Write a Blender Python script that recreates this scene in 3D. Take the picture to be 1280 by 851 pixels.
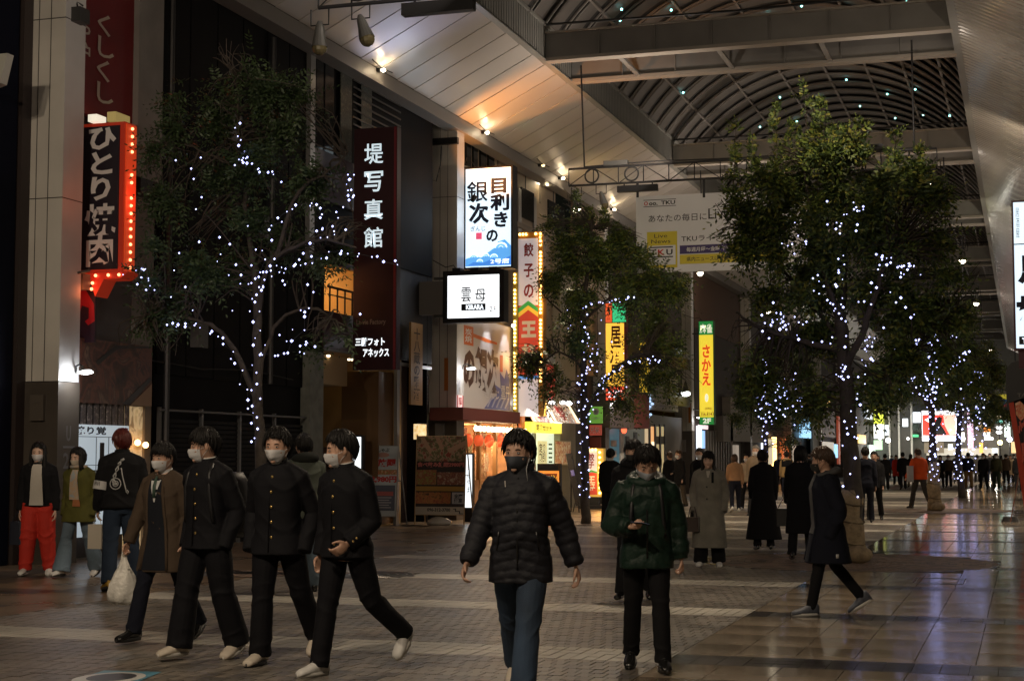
import bpy, bmesh, math, random
import numpy as np
from mathutils import Vector, Matrix, Euler, noise
from mathutils.bvhtree import BVHTree
random.seed(7); np.random.seed(7)
SC = bpy.context.scene; COL = SC.collection
R = math.radians; PI = math.pi
for o in list(bpy.data.objects): bpy.data.objects.remove(o)

# ------------------------------------------------------------------ camera
CH = 1.53; FPX = 2000.0; YAW = R(17.76); PIT = math.atan(.0728)
FW = Vector((-math.sin(YAW)*math.cos(PIT), math.cos(YAW)*math.cos(PIT), math.sin(PIT)))
RT = Vector((math.cos(YAW), math.sin(YAW), 0)); UP = RT.cross(FW)
CP = Vector((0, 0, CH))
cam = bpy.data.cameras.new('camera'); cam.sensor_width = 36; cam.lens = FPX/1280*36; cam.clip_end = 2000; cam.clip_start = .1
co = bpy.data.objects.new('camera', cam); COL.objects.link(co)
co.matrix_world = Matrix.Translation(CP) @ Matrix((RT, UP, -FW)).transposed().to_4x4()
SC.camera = co
SC.render.resolution_x = 1024; SC.render.resolution_y = 680

# ------------------------------------------------------------------ world, exposure
wd = bpy.data.worlds.new('World'); SC.world = wd; wd.use_nodes = True
nt = wd.node_tree; bg = nt.nodes['Background']
sky = nt.nodes.new('ShaderNodeTexSky'); sky.sky_type = 'NISHITA'; sky.sun_disc = False
sky.sun_elevation = R(1.5); sky.sun_rotation = R(250)
nt.links.new(sky.outputs[0], bg.inputs[0]); bg.inputs[1].default_value = .004
SC.view_settings.view_transform = 'Standard'; SC.view_settings.look = 'None'
SC.view_settings.exposure = 0; SC.view_settings.gamma = 1
SC.cycles.use_denoising = True
SC.cycles.max_bounces = 6; SC.cycles.diffuse_bounces = 3; SC.cycles.glossy_bounces = 3; SC.cycles.transmission_bounces = 3
SC.cycles.sample_clamp_indirect = 3; SC.cycles.sample_clamp_direct = 0
SC.cycles.caustics_reflective = False; SC.cycles.caustics_refractive = False
L_HANG = 2000      # watts of the big floodlights hanging on the trusses
L_CORN = 7        # watts of the small lamps along the cornice
L_BULB = 4.5         # emission of the tree bulbs

# ------------------------------------------------------------------ photo pixel -> place
def ray(x, y): return FW + RT*((x-640)/FPX) + UP*((425.5-y)/FPX)
def fl(x, y, z=0.): d = ray(x, y); return CP + d*((z-CH)/d.z)
def wl(x, y, X=-13.2): d = ray(x, y); return CP + d*(X/d.x)
def yl(x, y, Y): d = ray(x, y); return CP + d*(Y/d.y)

# ------------------------------------------------------------------ materials
MC = {}
def mat(name, col=(.5, .5, .5), rough=.6, metal=0., emit=None, es=1., bump=0., bs=30., var=0., vs=4., spec=.5, sheen=0., coat=0., stretch=None, alpha=None, rv=.12, spots=0.):
    if name in MC: return MC[name]
    m = bpy.data.materials.new(name); MC[name] = m; m.use_nodes = True
    n = m.node_tree.nodes; l = m.node_tree.links; b = n['Principled BSDF']
    b.inputs['Base Color'].default_value = (*col, 1); b.inputs['Roughness'].default_value = rough
    b.inputs['Metallic'].default_value = metal; b.inputs['Specular IOR Level'].default_value = spec
    if sheen: b.inputs['Sheen Weight'].default_value = sheen
    if coat: b.inputs['Coat Weight'].default_value = coat; b.inputs['Coat Roughness'].default_value = .08
    if alpha is not None: b.inputs['Alpha'].default_value = alpha
    if emit is not None:
        b.inputs['Emission Color'].default_value = (*emit, 1); b.inputs['Emission Strength'].default_value = es
    if var or bump:
        tc = n.new('ShaderNodeTexCoord'); mp = n.new('ShaderNodeMapping'); l.new(tc.outputs['Object'], mp.inputs[0])
        if stretch: mp.inputs['Scale'].default_value = stretch
    if var:
        t = n.new('ShaderNodeTexNoise'); t.inputs['Scale'].default_value = vs; t.inputs['Detail'].default_value = 6
        l.new(mp.outputs[0], t.inputs[0])
        mr = n.new('ShaderNodeMapRange'); mr.inputs[1].default_value = .3; mr.inputs[2].default_value = .7
        mr.inputs[3].default_value = 1-var; mr.inputs[4].default_value = 1+var
        l.new(t.outputs[0], mr.inputs[0])
        mx = n.new('ShaderNodeVectorMath'); mx.operation = 'SCALE'; mx.inputs[0].default_value = col
        l.new(mr.outputs[0], mx.inputs['Scale']); l.new(mx.outputs[0], b.inputs['Base Color'])
        if spots:                      # trodden gum and drips: small dark dots, and a few wide worn patches
            vo = n.new('ShaderNodeTexVoronoi'); vo.inputs['Scale'].default_value = spots; l.new(mp.outputs[0], vo.inputs[0])
            sp = n.new('ShaderNodeMapRange'); sp.inputs[1].default_value = .045; sp.inputs[2].default_value = .08; sp.inputs[3].default_value = .45; sp.inputs[4].default_value = 1; l.new(vo.outputs['Distance'], sp.inputs[0])
            n2 = n.new('ShaderNodeTexNoise'); n2.inputs['Scale'].default_value = .35; n2.inputs['Detail'].default_value = 3; l.new(mp.outputs[0], n2.inputs[0])
            m2 = n.new('ShaderNodeMapRange'); m2.inputs[1].default_value = .35; m2.inputs[2].default_value = .65; m2.inputs[3].default_value = .72; m2.inputs[4].default_value = 1.2; l.new(n2.outputs[0], m2.inputs[0])
            mm_ = n.new('ShaderNodeMath'); mm_.operation = 'MULTIPLY'; l.new(sp.outputs[0], mm_.inputs[0]); l.new(m2.outputs[0], mm_.inputs[1])
            m3 = n.new('ShaderNodeVectorMath'); m3.operation = 'SCALE'; l.new(mx.outputs[0], m3.inputs[0]); l.new(mm_.outputs[0], m3.inputs['Scale']); l.new(m3.outputs[0], b.inputs['Base Color'])
        mr2 = n.new('ShaderNodeMapRange'); mr2.inputs[3].default_value = max(.02, rough-rv); mr2.inputs[4].default_value = min(1, rough+rv)
        l.new(t.outputs[0], mr2.inputs[0]); l.new(mr2.outputs[0], b.inputs['Roughness'])
    if bump:
        t2 = n.new('ShaderNodeTexNoise'); t2.inputs['Scale'].default_value = bs; t2.inputs['Detail'].default_value = 4
        l.new(mp.outputs[0], t2.inputs[0])
        bp = n.new('ShaderNodeBump'); bp.inputs['Strength'].default_value = bump; bp.inputs['Distance'].default_value = .02
        l.new(t2.outputs[0], bp.inputs['Height']); l.new(bp.outputs[0], b.inputs['Normal'])
    return m
def emat(name, col, s, base=None):
    return mat(name, base or col, .5, emit=col, es=s)
def photo_mat(name, cols, scale=6., rough=.4, emit=0., kind='noise', seed=0., vm=.3):
    """printed food photograph: blotches of the given colours"""
    if name in MC: return MC[name]
    m = bpy.data.materials.new(name); MC[name] = m; m.use_nodes = True
    n = m.node_tree.nodes; l = m.node_tree.links; b = n['Principled BSDF']; b.inputs['Roughness'].default_value = rough
    tc = n.new('ShaderNodeTexCoord'); mp = n.new('ShaderNodeMapping'); mp.inputs['Location'].default_value = (seed, seed*1.7, 0)
    l.new(tc.outputs['Object'], mp.inputs[0])
    ns = n.new('ShaderNodeTexNoise'); ns.inputs['Scale'].default_value = scale; ns.inputs['Detail'].default_value = 5; ns.inputs['Distortion'].default_value = 1.5
    l.new(mp.outputs[0], ns.inputs[0])
    vo = n.new('ShaderNodeTexVoronoi'); vo.inputs['Scale'].default_value = scale*1.6; l.new(ns.outputs['Color'], vo.inputs[0] if kind == 'warp' else vo.inputs[0])
    if kind != 'warp': l.new(mp.outputs[0], vo.inputs[0])
    mx = n.new('ShaderNodeMath'); mx.operation = 'MULTIPLY_ADD'; mx.inputs[1].default_value = vm
    l.new(vo.outputs['Distance'], mx.inputs[0]); l.new(ns.outputs[0], mx.inputs[2])
    cr = n.new('ShaderNodeValToRGB'); l.new(mx.outputs[0], cr.inputs[0])
    e = cr.color_ramp.elements; k = len(cols)
    e[0].position = .32; e[0].color = (*cols[0], 1); e[1].position = .82; e[1].color = (*cols[-1], 1)
    for i in range(1, k-1):
        q = e.new(.35+.5*i/(k-1)); q.color = (*cols[i], 1)
    l.new(cr.outputs[0], b.inputs['Base Color'])
    if emit: l.new(cr.outputs[0], b.inputs['Emission Color']); b.inputs['Emission Strength'].default_value = emit
    return m

# ------------------------------------------------------------------ mesh builder
class MB:
    def __init__(s): s.v = []; s.f = []; s.m = []; s.k = 0
    def add(s, vs, fs):
        o = len(s.v); s.v += [tuple(v) for v in vs]
        for f in fs: s.f.append(tuple(i+o for i in f)); s.m.append(s.k)
        return s
    def box(s, a, b, M=None):
        x0, y0, z0 = [min(p, q) for p, q in zip(a, b)]; x1, y1, z1 = [max(p, q) for p, q in zip(a, b)]
        vs = [Vector(p) for p in ((x0,y0,z0),(x1,y0,z0),(x1,y1,z0),(x0,y1,z0),(x0,y0,z1),(x1,y0,z1),(x1,y1,z1),(x0,y1,z1))]
        if M: vs = [M @ v for v in vs]
        return s.add(vs, [(0,3,2,1),(4,5,6,7),(0,1,5,4),(1,2,6,5),(2,3,7,6),(3,0,4,7)])
    def quad(s, *p): return s.add(p, [tuple(range(len(p)))])
    def prism(s, pts, d):
        """polygon pts extruded by vector d"""
        n = len(pts); d = Vector(d); vs = [Vector(p) for p in pts]; vs += [v+d for v in vs]
        fs = [tuple(range(n))[::-1], tuple(range(n, 2*n))]+[(i, (i+1) % n, n+(i+1) % n, n+i) for i in range(n)]
        return s.add(vs, fs)
    def loft(s, rings, cap=True, closed=False):
        n = len(rings[0]); vs = [p for r in rings for p in r]; k = len(rings)
        fs = [(i*n+j, i*n+(j+1) % n, ((i+1) % k)*n+(j+1) % n, ((i+1) % k)*n+j) for i in range(k if closed else k-1) for j in range(n)]
        if cap and not closed: fs += [tuple(range(n))[::-1], tuple(range((k-1)*n, k*n))]
        return s.add(vs, fs)
    def tube(s, pts, rad, n=8, cap=True, flat=1.):
        pts = [Vector(p) for p in pts]
        if not hasattr(rad, '__len__'): rad = [rad]*len(pts)
        t = (pts[1]-pts[0]).normalized(); a = Vector((0, 1, 0)) if abs(t.y) < .8 else Vector((1, 0, 0))
        ex = t.cross(a).normalized(); rings = []
        for i, p in enumerate(pts):
            t = (pts[min(i+1, len(pts)-1)]-pts[max(i-1, 0)])
            if t.length < 1e-9: t = Vector((0, 0, 1))
            t.normalize(); ex = (ex-t*ex.dot(t)).normalized(); ey = t.cross(ex)
            rings.append([p+ex*(math.cos(2*PI*j/n)*rad[i])+ey*(math.sin(2*PI*j/n)*rad[i]*flat) for j in range(n)])
        return s.loft(rings, cap)
    def ball(s, c, r, M=None, nu=10, nv=7):
        if not hasattr(r, '__len__'): r = (r, r, r)
        c = Vector(c); vs = []; fs = []
        for i in range(1, nv):
            a = PI*i/nv
            for j in range(nu):
                p = Vector((r[0]*math.sin(a)*math.cos(2*PI*j/nu), r[1]*math.sin(a)*math.sin(2*PI*j/nu), r[2]*math.cos(a)))
                vs.append(c+(M @ p if M else p))
        q = Vector((0, 0, r[2])); q = M @ q if M else q; vs += [c+q, c-q]; T = len(vs)-2
        for i in range(nv-2):
            for j in range(nu): fs.append((i*nu+j, (i+1)*nu+j, (i+1)*nu+(j+1) % nu, i*nu+(j+1) % nu))
        for j in range(nu):
            fs.append((T, j, (j+1) % nu)); fs.append((T+1, (nv-2)*nu+(j+1) % nu, (nv-2)*nu+j))
        return s.add(vs, fs)
    def cyl(s, c, r, h, n=24, axis='Z'):
        c = Vector(c); ax = {'X': Vector((1,0,0)), 'Y': Vector((0,1,0)), 'Z': Vector((0,0,1))}[axis]
        return s.tube([c, c+ax*h], r, n)
    def mesh(s, name):
        me = bpy.data.meshes.new(name); me.from_pydata(s.v, [], s.f); me.update(); return me

WM = {}
def tag(o, label=None, cat=None, group=None, kind=None):
    if label: o['label'] = label
    if cat: o['category'] = cat
    if group: o['group'] = group
    if kind: o['kind'] = kind
    return o
def thing(name, label, cat, loc=(0, 0, 0), group=None):
    o = bpy.data.objects.new(name, None); COL.objects.link(o); o.location = loc; o.empty_display_size = .1
    WM[o.name] = Matrix.Translation(Vector(loc)); return tag(o, label, cat, group)
def link(name, me, mats, parent=None, smooth=False, local=False, label=None, kind=None):
    o = bpy.data.objects.new(name, me); COL.objects.link(o)
    for m in (mats if isinstance(mats, (list, tuple)) else [mats]): me.materials.append(m)
    if smooth: me.polygons.foreach_set('use_smooth', [True]*len(me.polygons))
    WM[o.name] = Matrix.Identity(4)
    if parent:
        o.parent = parent
        if local: WM[o.name] = WM[parent.name].copy()
        else: o.matrix_parent_inverse = WM[parent.name].inverted()
    return tag(o, label, kind=kind)
def build(name, mb, mats, parent=None, smooth=False, local=False, label=None, kind=None):
    me = mb.mesh(name)
    if any(mb.m): me.polygons.foreach_set('material_index', mb.m)
    return link(name, me, mats, parent, smooth, local, label, kind)
def bx(name, a, b, m, parent=None, **k): return build(name, MB().box(a, b), m, parent, **k)
def struct(name, mb, m, smooth=False):
    return tag(build(name, mb, m, None, smooth), kind='structure')
def solo(name, mb, m, label, cat, group=None, smooth=False):
    return tag(build(name, mb, m, None, smooth), label, cat, group)
def lamp(kind, loc, energy, col, parent=None, aim=None, size=.1, angle=90, blend=.6, name='lamp_light'):
    ld = bpy.data.lights.new(name, kind); ld.energy = energy; ld.color = col
    if kind == 'AREA': ld.size = size
    else: ld.shadow_soft_size = size
    if kind == 'SPOT': ld.spot_size = R(angle); ld.spot_blend = blend
    o = bpy.data.objects.new(name, ld); COL.objects.link(o)
    M = Matrix.Translation(Vector(loc))
    if aim is not None: M = M @ (Vector(aim)-Vector(loc)).to_track_quat('-Z', 'Y').to_matrix().to_4x4()
    if parent:
        o.parent = parent; o.matrix_parent_inverse = WM[parent.name].inverted()
    o.matrix_basis = M
    return o
# ------------------------------------------------------------------ lettering
TXT = {}
def text_pts(body, bold=.0):
    key = (body, bold)
    if key not in TXT:
        c = bpy.data.curves.new('t', 'FONT'); c.body = body; c.size = 1; c.resolution_u = 2
        c.align_x = 'CENTER'; c.offset = bold; c.space_line = .98
        o = bpy.data.objects.new('t', c); COL.objects.link(o)
        bpy.context.view_layer.update()
        me = bpy.data.meshes.new_from_object(o.evaluated_get(bpy.context.evaluated_depsgraph_get()))
        v = np.zeros(len(me.vertices)*3); me.vertices.foreach_get('co', v); v = v.reshape(-1, 3)[:, :2].copy()
        f = [tuple(p.vertices) for p in me.polygons]
        if len(v): lo = v.min(0); hi = v.max(0); v = (v-lo)/np.maximum(hi-lo, 1e-6)
        bpy.data.objects.remove(o); bpy.data.curves.remove(c); bpy.data.meshes.remove(me)
        TXT[key] = (v, f)
    return TXT[key]
class Board:
    """a flat sign or poster: O its top left corner, r its rightward and u its upward vector (full size), n its normal"""
    def __init__(s, O, r, u, parent):
        s.O = Vector(O); s.r = Vector(r); s.u = Vector(u); s.n = s.r.cross(s.u).normalized(); s.p = parent; s.lay = 0
    def at(s, a, b, d=0): return s.O+s.r*a-s.u*b+s.n*d
    def panel(s, name, a0, b0, a1, b1, m, d=None, t=.003, **k):
        if d is None: s.lay += 1; d = .003*s.lay
        p = [s.at(a0, b1, d), s.at(a1, b1, d), s.at(a1, b0, d), s.at(a0, b0, d)]
        return build(name, MB().prism(p, -s.n*t), m, k.pop('parent', s.p), **k)
    def poly(s, name, pts, m, d=None, t=.002, **k):
        if d is None: s.lay += 1; d = .003*s.lay
        return build(name, MB().prism([s.at(a, b, d) for a, b in pts], -s.n*t), m, s.p, **k)
    def text(s, body, a0, b0, a1, b1, m, bold=.0, vert=False, name='lettering', d=None, slant=0.):
        if vert: body = '\n'.join(body)
        v, f = text_pts(body, bold)
        if d is None: s.lay += 1; d = .003*s.lay
        vs = [s.at(a0+(a1-a0)*(x+slant*y), b1+(b0-b1)*y, d) for x, y in v]
        return build(name, MB().add(vs, f), m, s.p)
def boardY(px0, py0, px1, py1, Y, parent):      # faces the camera end of the street
    a = yl(px0, py0, Y); b = yl(px1, py1, Y); z1 = (yl(px0, py0, Y).z+yl(px1, py0, Y).z)/2; z0 = (yl(px0, py1, Y).z+yl(px1, py1, Y).z)/2
    return Board((a.x, Y, z1), (b.x-a.x, 0, 0), (0, 0, z1-z0), parent)
def boardX(px0, py0, px1, py1, X, parent):      # lies on a house front, faces the street
    pm = (px0+px1)/2; a = wl(px0, py0, X); b = wl(px1, py1, X); z1 = wl(pm, py0, X).z; z0 = wl(pm, py1, X).z
    return Board((X, a.y, z1), (0, b.y-a.y, 0), (0, 0, z1-z0), parent)
# ================================================================== THE SETTING
M_brick = mat('paving_brick', (.13, .115, .10), .42, var=.35, vs=1.3, bump=.25, bs=60)
M_white_tile = mat('cream_tile', (.46, .43, .37), .45, var=.25, vs=1.5, spots=1.7)
M_slab = mat('polished_slab', (.33, .27, .205), .11, var=.22, vs=1.1, rv=.05, spots=1.3)
M_slab2 = mat('polished_slab_brown', (.29, .23, .17), .13, var=.25, vs=1.4, rv=.05, spots=1.3)
M_dark_tile = mat('dark_tile', (.035, .03, .028), .2, var=.25, vs=2, rv=.06)
M_walk = mat('sidewalk_slab', (.19, .135, .09), .3, var=.25, vs=1.2)
M_joint = mat('joint', (.085, .078, .07), .8, var=.3, vs=5)
M_ring = mat('ring_brick', (.24, .17, .125), .5, var=.3, vs=3)
M_iron = mat('cast_iron', (.03, .03, .03), .45, metal=.6, var=.3, vs=10)
M_asphalt = mat('asphalt', (.05, .05, .05), .8, var=.3, vs=3)

ground = struct('ground', MB().quad((-160, -60, -.03), (160, -60, -.03), (160, 420, -.03), (-160, 420, -.03)), M_asphalt)
base = struct('paving_bed', MB().box((-16, -4, -.028), (3, 175, -.006)), M_joint)
XB, XS = -2.62, -9.45
PER, Y0 = 3.66, 11.86
circ = [(-2.5, 24.0, 2.1), (-2.5, 47.6, 2.1), (-9.7, 19.3, .62), (-8.21, 19.5, .62), (-9.7, 36, 1.0)]
def in_circ(x, y, pad=0): return any((x-a)**2+(y-b)**2 < (r+pad)**2 for a, b, r in circ)
floor = struct('pavement', MB().box((-15.99, -3.9, -.02), (2.99, 174.9, -.0055)), M_joint)
def brick_geo(mb, x0, y0, x1, y1, g=.004, rel=.0012, base=-.006):
    z = base+.006+random.uniform(-rel, rel); a, b = random.uniform(-rel, rel)*.6, random.uniform(-rel, rel)*.6
    p = [(x0+g, y0+g, z-a-b), (x1-g, y0+g, z+a-b), (x1-g, y1-g, z+a+b), (x0+g, y1-g, z-a+b)]
    mb.add(p+[(q[0], q[1], base-.002) for q in p], [(0, 1, 2, 3), (0, 4, 5, 1), (1, 5, 6, 2), (2, 6, 7, 3), (3, 7, 4, 0)])
def stripe_of(y):
    t = (y-Y0) % PER
    return t < .56
# --- small bricks, joined beyond the nearest ones; colour still comes from one of three brick tones
M_bk = [mat('paving_brick_%s' % n, c, .42, var=.32, vs=1.1, bump=.2, bs=50, spots=1.6) for n, c in (('grey', (.185, .165, .140)), ('dark', (.14, .125, .108)), ('tan', (.205, .176, .146)))]
mb = MB(); ms = MB(); near = []; nstripe = []
y = 8.2; row = 0
while y < 60:
    t = (y-Y0) % PER; st = t < .56
    h = .2 if not st else .186
    if not st and PER-t < .22: h = PER-t+1e-4
    w = .1 if y < 34 else .2
    if y > 46: w = .4
    if y > 60: w = .8
    if st: w = .1 if y < 20 else .3
    x = XS+(row % 2)*w*.5*(not st)
    while x < XB-.001:
        x1 = min(x+w, XB)
        if not in_circ((x+x1)/2, y+h/2) and x1-x > .02:
            if st: ms.k = 0; brick_geo(ms, x, y, x1, y+h)
            else:
                if y < 11.2 and -6.2 < x < -3.0 and len(near) < 300: near.append((x, y, x1, y+h))
                else: mb.k = random.choice((0, 0, 1, 2)); brick_geo(mb, x, y, x1, y+h)
        x = x1
    y += h; row += 1
build('brick', mb, M_bk, floor, kind='stuff')
build('stripe_tile', ms, [M_white_tile], floor, kind='stuff')
bm1 = []
for k in range(3):
    q = MB(); brick_geo(q, -.05, -.1, .05, .1); me = q.mesh('brick'); me.materials.append(M_bk[k]); bm1.append(me)
for (a, b, c, d) in near:
    o = bpy.data.objects.new('brick', random.choice(bm1)); COL.objects.link(o); o.parent = floor
    o.location = ((a+c)/2, (b+d)/2, random.uniform(-.0006, .0006)); o.scale = ((c-a)/.1, (d-b)/.2, 1)
# --- polished slabs on the right of the line, dark stripes between them
ns = 0; far = MB(); dk = MB(); me_s = {}
for r in range(-1, 14):
    ys = Y0+r*PER; rows = 4; hh = (PER-.56)/rows
    xs = [XB+i*.447 for i in range(0, 10)]
    for i in range(len(xs)-1):
        for j in range(rows):
            a, c = xs[i], xs[i+1]; b = ys+.56+j*hh; d = b+hh
            if in_circ((a+c)/2, (b+d)/2, .05): continue
            if ns < 290 and d > 8.5:
                key = random.randrange(6)
                if key not in me_s:
                    q = MB(); brick_geo(q, -.2235, -hh/2, .2235, hh/2, .004, .0012); me = q.mesh('paving_slab'); me.materials.append(M_slab if key % 3 else M_slab2); me_s[key] = me
                o = bpy.data.objects.new('paving_slab', me_s[key]); COL.objects.link(o); o.parent = floor
                o.location = ((a+c)/2, (b+d)/2, random.uniform(-.0004, .0004)); ns += 1
            else: far.k = int(random.random() < .33); brick_geo(far, a, b, c, d, .002, .0016)
    for i in range(20):
        for j in range(3):
            a = XB+i*.2; c = a+.2; b = ys+j*.186
            if not in_circ(a+.1, b+.1, .05): brick_geo(dk, a, b, c, b+.186, .003, .001)
build('paving_slab', far, [M_slab, M_slab2], floor, kind='stuff')
build('dark_stripe_tile', dk, M_dark_tile, floor, kind='stuff')
# beyond the reach of single pieces the same bands go on as sheets
ff = MB(); fw = MB(); fs_ = MB(); fd = MB()
for r in range(13, 44):
    ys = Y0+r*PER
    if ys+PER > 59.9:
        a = max(ys, 60)
        if ys > 59.8: fw.box((XS, ys, -.004), (XB, ys+.56, 0))
        ff.box((XS, max(ys+.56, 60), -.004), (XB, ys+PER, 0))
    if r > 13:
        fd.box((XB, ys, -.004), (1.4, ys+.56, 0)); fs_.box((XB, ys+.56, -.004), (1.4, ys+PER, 0))
build('far_brick_band', ff, M_bk[0], floor, kind='stuff'); build('far_stripe', fw, M_white_tile, floor, kind='stuff')
build('far_slab_band', fs_, M_slab, floor, kind='stuff'); build('far_dark_stripe', fd, M_dark_tile, floor, kind='stuff')
# --- brown footway along the house fronts
wk = MB()
y = 6.
while y < 90:
    h = .6 if y < 40 else 1.2
    x = XS
    while x > -15.9:
        wk.k = random.choice((0, 0, 1))
        if not in_circ(x-.3, y+h/2, .25): brick_geo(wk, x-.6, y, x, y+h, .003, .001)
        x -= .6
    y += h
build('footway_slab', wk, [M_walk, mat('sidewalk_slab_dark', (.09, .07, .055), .35, var=.2, vs=2)], floor, kind='stuff')
# --- ringed paving round the trees
for (cx, cy, r) in circ:
    rg = MB(); rr = .12
    if r < .9 and cx > -9: continue
    while rr < r-.01:
        dr = .1 if r > 1.5 else .09; nb = max(10, int(2*PI*rr/.2))
        for k in range(nb):
            a0 = 2*PI*(k+.04)/nb; a1 = 2*PI*(k+.96)/nb; z = random.uniform(-.0015, .001)
            p = [(cx+q*math.cos(a), cy+q*math.sin(a)) for q, a in ((rr+.006, a0), (rr+dr-.006, a0), (rr+dr-.006, a1), (rr+.006, a1))]
            rg.k = random.choice((0, 0, 1))
            rg.add([(px, py, z) for px, py in p]+[(px, py, -.008) for px, py in p], [(0, 1, 2, 3), (0, 4, 5, 1), (1, 5, 6, 2), (2, 6, 7, 3), (3, 7, 4, 0)])
        rr += dr
    build('ring_brick', rg, [M_ring, mat('ring_brick_dark', (.15, .11, .085), .5, var=.3, vs=3)], floor, kind='stuff')
    k = MB(); k.loft([[(cx+q*math.cos(2*PI*i/64), cy+q*math.sin(2*PI*i/64), zz) for i in range(64)] for q, zz in ((r, -.008), (r, .001), (r+.05, .001), (r+.05, -.008))], cap=False)
    build('ring_border', k, M_dark_tile, floor)
# decorative manhole
mh = thing('manhole_cover', 'round cast iron manhole cover with concentric rings behind the walking schoolboys', 'manhole cover', (-8.21, 19.5, 0))
k = MB(); k.cyl((-8.21, 19.5, -.006), .6, .0075, 48); build('cover', k, M_iron, mh)
for q in (.14, .26, .38, .5, .585):
    k = MB(); k.loft([[(-8.21+(q+a)*math.cos(2*PI*i/48), 19.5+(q+a)*math.sin(2*PI*i/48), .0015+b) for i in range(48)] for a, b in ((-.015, 0), (-.012, .004), (.012, .004), (.015, 0))], cap=False)
    build('raised_ring', k, mat('worn_iron', (.14, .13, .12), .35, metal=.7), mh)
# drain grate by the third schoolboy
gr = thing('drain_grate', 'narrow slotted steel drain grate in the paving behind the schoolboys', 'drain grate', (-9.0, 17.6, 0))
a = fl(282, 716); k = MB()
for i in range(22): k.box((a.x+i*.045, a.y, -.005), (a.x+i*.045+.018, a.y+.32, .0035))
k.box((a.x-.02, a.y-.03, -.005), (a.x+1.02, a.y, .005)); k.box((a.x-.02, a.y+.32, -.005), (a.x+1.02, a.y+.35, .005))
build('grate_bar', k, M_iron, gr)
# blue sticker on the ground
a, b, c, d = fl(84, 853), fl(130, 838), fl(202, 840), fl(160, 857)
st = thing('floor_sticker', 'light blue floor sticker with a white oval at the lower edge near the left', 'floor sticker', (a+c)/2)
build('sheet', MB().prism([(q.x, q.y, .0032) for q in (a, d, c, b)], (0, 0, .0015)), mat('sticker_blue', (.10, .30, .42), .4), st)
m_ = (a+b+c+d)/4; k = MB()
k.prism([(m_.x+.23*math.cos(t)-.02, m_.y-.05+.30*math.sin(t), .0056) for t in [2*PI*i/28 for i in range(28)]], (0, 0, .001)); build('oval', k, mat('sticker_white', (.6, .6, .58), .4), st)
k = MB(); k.prism([(m_.x+.16*math.cos(t)-.02, m_.y-.02+.20*math.sin(t), .0074) for t in [2*PI*i/24 for i in range(24)]], (0, 0, .001)); build('emblem', k, mat('sticker_dark', (.03, .05, .07), .4), st)
# access lid on the polished slabs
a = fl(1172, 722); b = fl(1213, 730)
lid = thing('access_lid', 'thin rectangular access lid outline let into the polished slabs at right', 'access lid', (a.x, a.y, 0))
k = MB()
for x0, y0, x1, y1 in ((-1.35, 20.2, -.75, 20.22), (-1.35, 21.1, -.75, 21.12), (-1.35, 20.2, -1.335, 21.12), (-.765, 20.2, -.75, 21.12)): k.box((x0, y0, -.002), (x1, y1, .004))
build('rim', k, mat('rim_steel', (.1, .1, .1), .3, metal=.8), lid)

# ================================================================== ARCADE ROOF
M_wing = mat('wing_panel', (.56, .52, .48), .36, var=.06, vs=.8, coat=.1)
M_fasc = mat('fascia_grey', (.30, .30, .28), .45, var=.12, vs=1.5)
M_beam = mat('beam_paint', (.27, .26, .245), .5, var=.12, vs=1.2)
M_flange = mat('beam_flange', (.42, .38, .33), .5)
M_roof = mat('roof_shell', (.045, .043, .042), .7, var=.2, vs=1)
M_rib = mat('roof_rib', (.24, .225, .21), .5)
M_band = mat('roof_band', (.15, .14, .13), .6, var=.15, vs=1.5)
M_dark = mat('dark_metal', (.02, .02, .022), .45, metal=.5)
M_cable = mat('cable', (.015, .015, .015), .6)
roof = thing('arcade_roof', 'long barrel vaulted arcade roof with curved ribs between two sloping white wings', 'arcade roof', (-6.1, 60, 12))
WX, WZ, IX, IZ, FT = -13.2, 9.93, -10.87, 11.12, 11.93     # left wing: outer x,z; inner x,z; fascia top
RX, OX = -1.33, 1.0
YA, YE = -8., 148.
# wing panels: one long board per transverse strip, slightly stepped
PW = 1.02
def wing(x0, z0, x1, z1, seg):
    me = None; n = int((YE-YA)/PW)
    for i in range(n):
        y0 = YA+i*PW
        q = MB(); pts = []
        for j in range(seg+1):
            t = j/seg; sag = .0
            pts.append((x0+(x1-x0)*t, z0+(z1-z0)*t))
        for (a, b), (c, d) in zip(pts[:-1], pts[1:]):
            q.add([(a, 0, b), (c, 0, d), (c, PW-.022, d+.010), (a, PW-.022, b+.010), (a, 0, b+.06), (c, 0, d+.06), (c, PW-.035, d+.08), (a, PW-.035, b+.08)],
                  [(0, 1, 2, 3), (4, 7, 6, 5), (0, 4, 5, 1), (2, 6, 7, 3), (0, 3, 7, 4), (1, 5, 6, 2)])
        if me is None: me = q.mesh('wing_panel'); me.materials.append(M_wing)
        o = bpy.data.objects.new('wing_panel', me); COL.objects.link(o); o.parent = roof; o.matrix_parent_inverse = WM[roof.name].inverted(); o.location = (0, y0, 0)
wing(WX, WZ, IX, IZ, 1)
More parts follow.
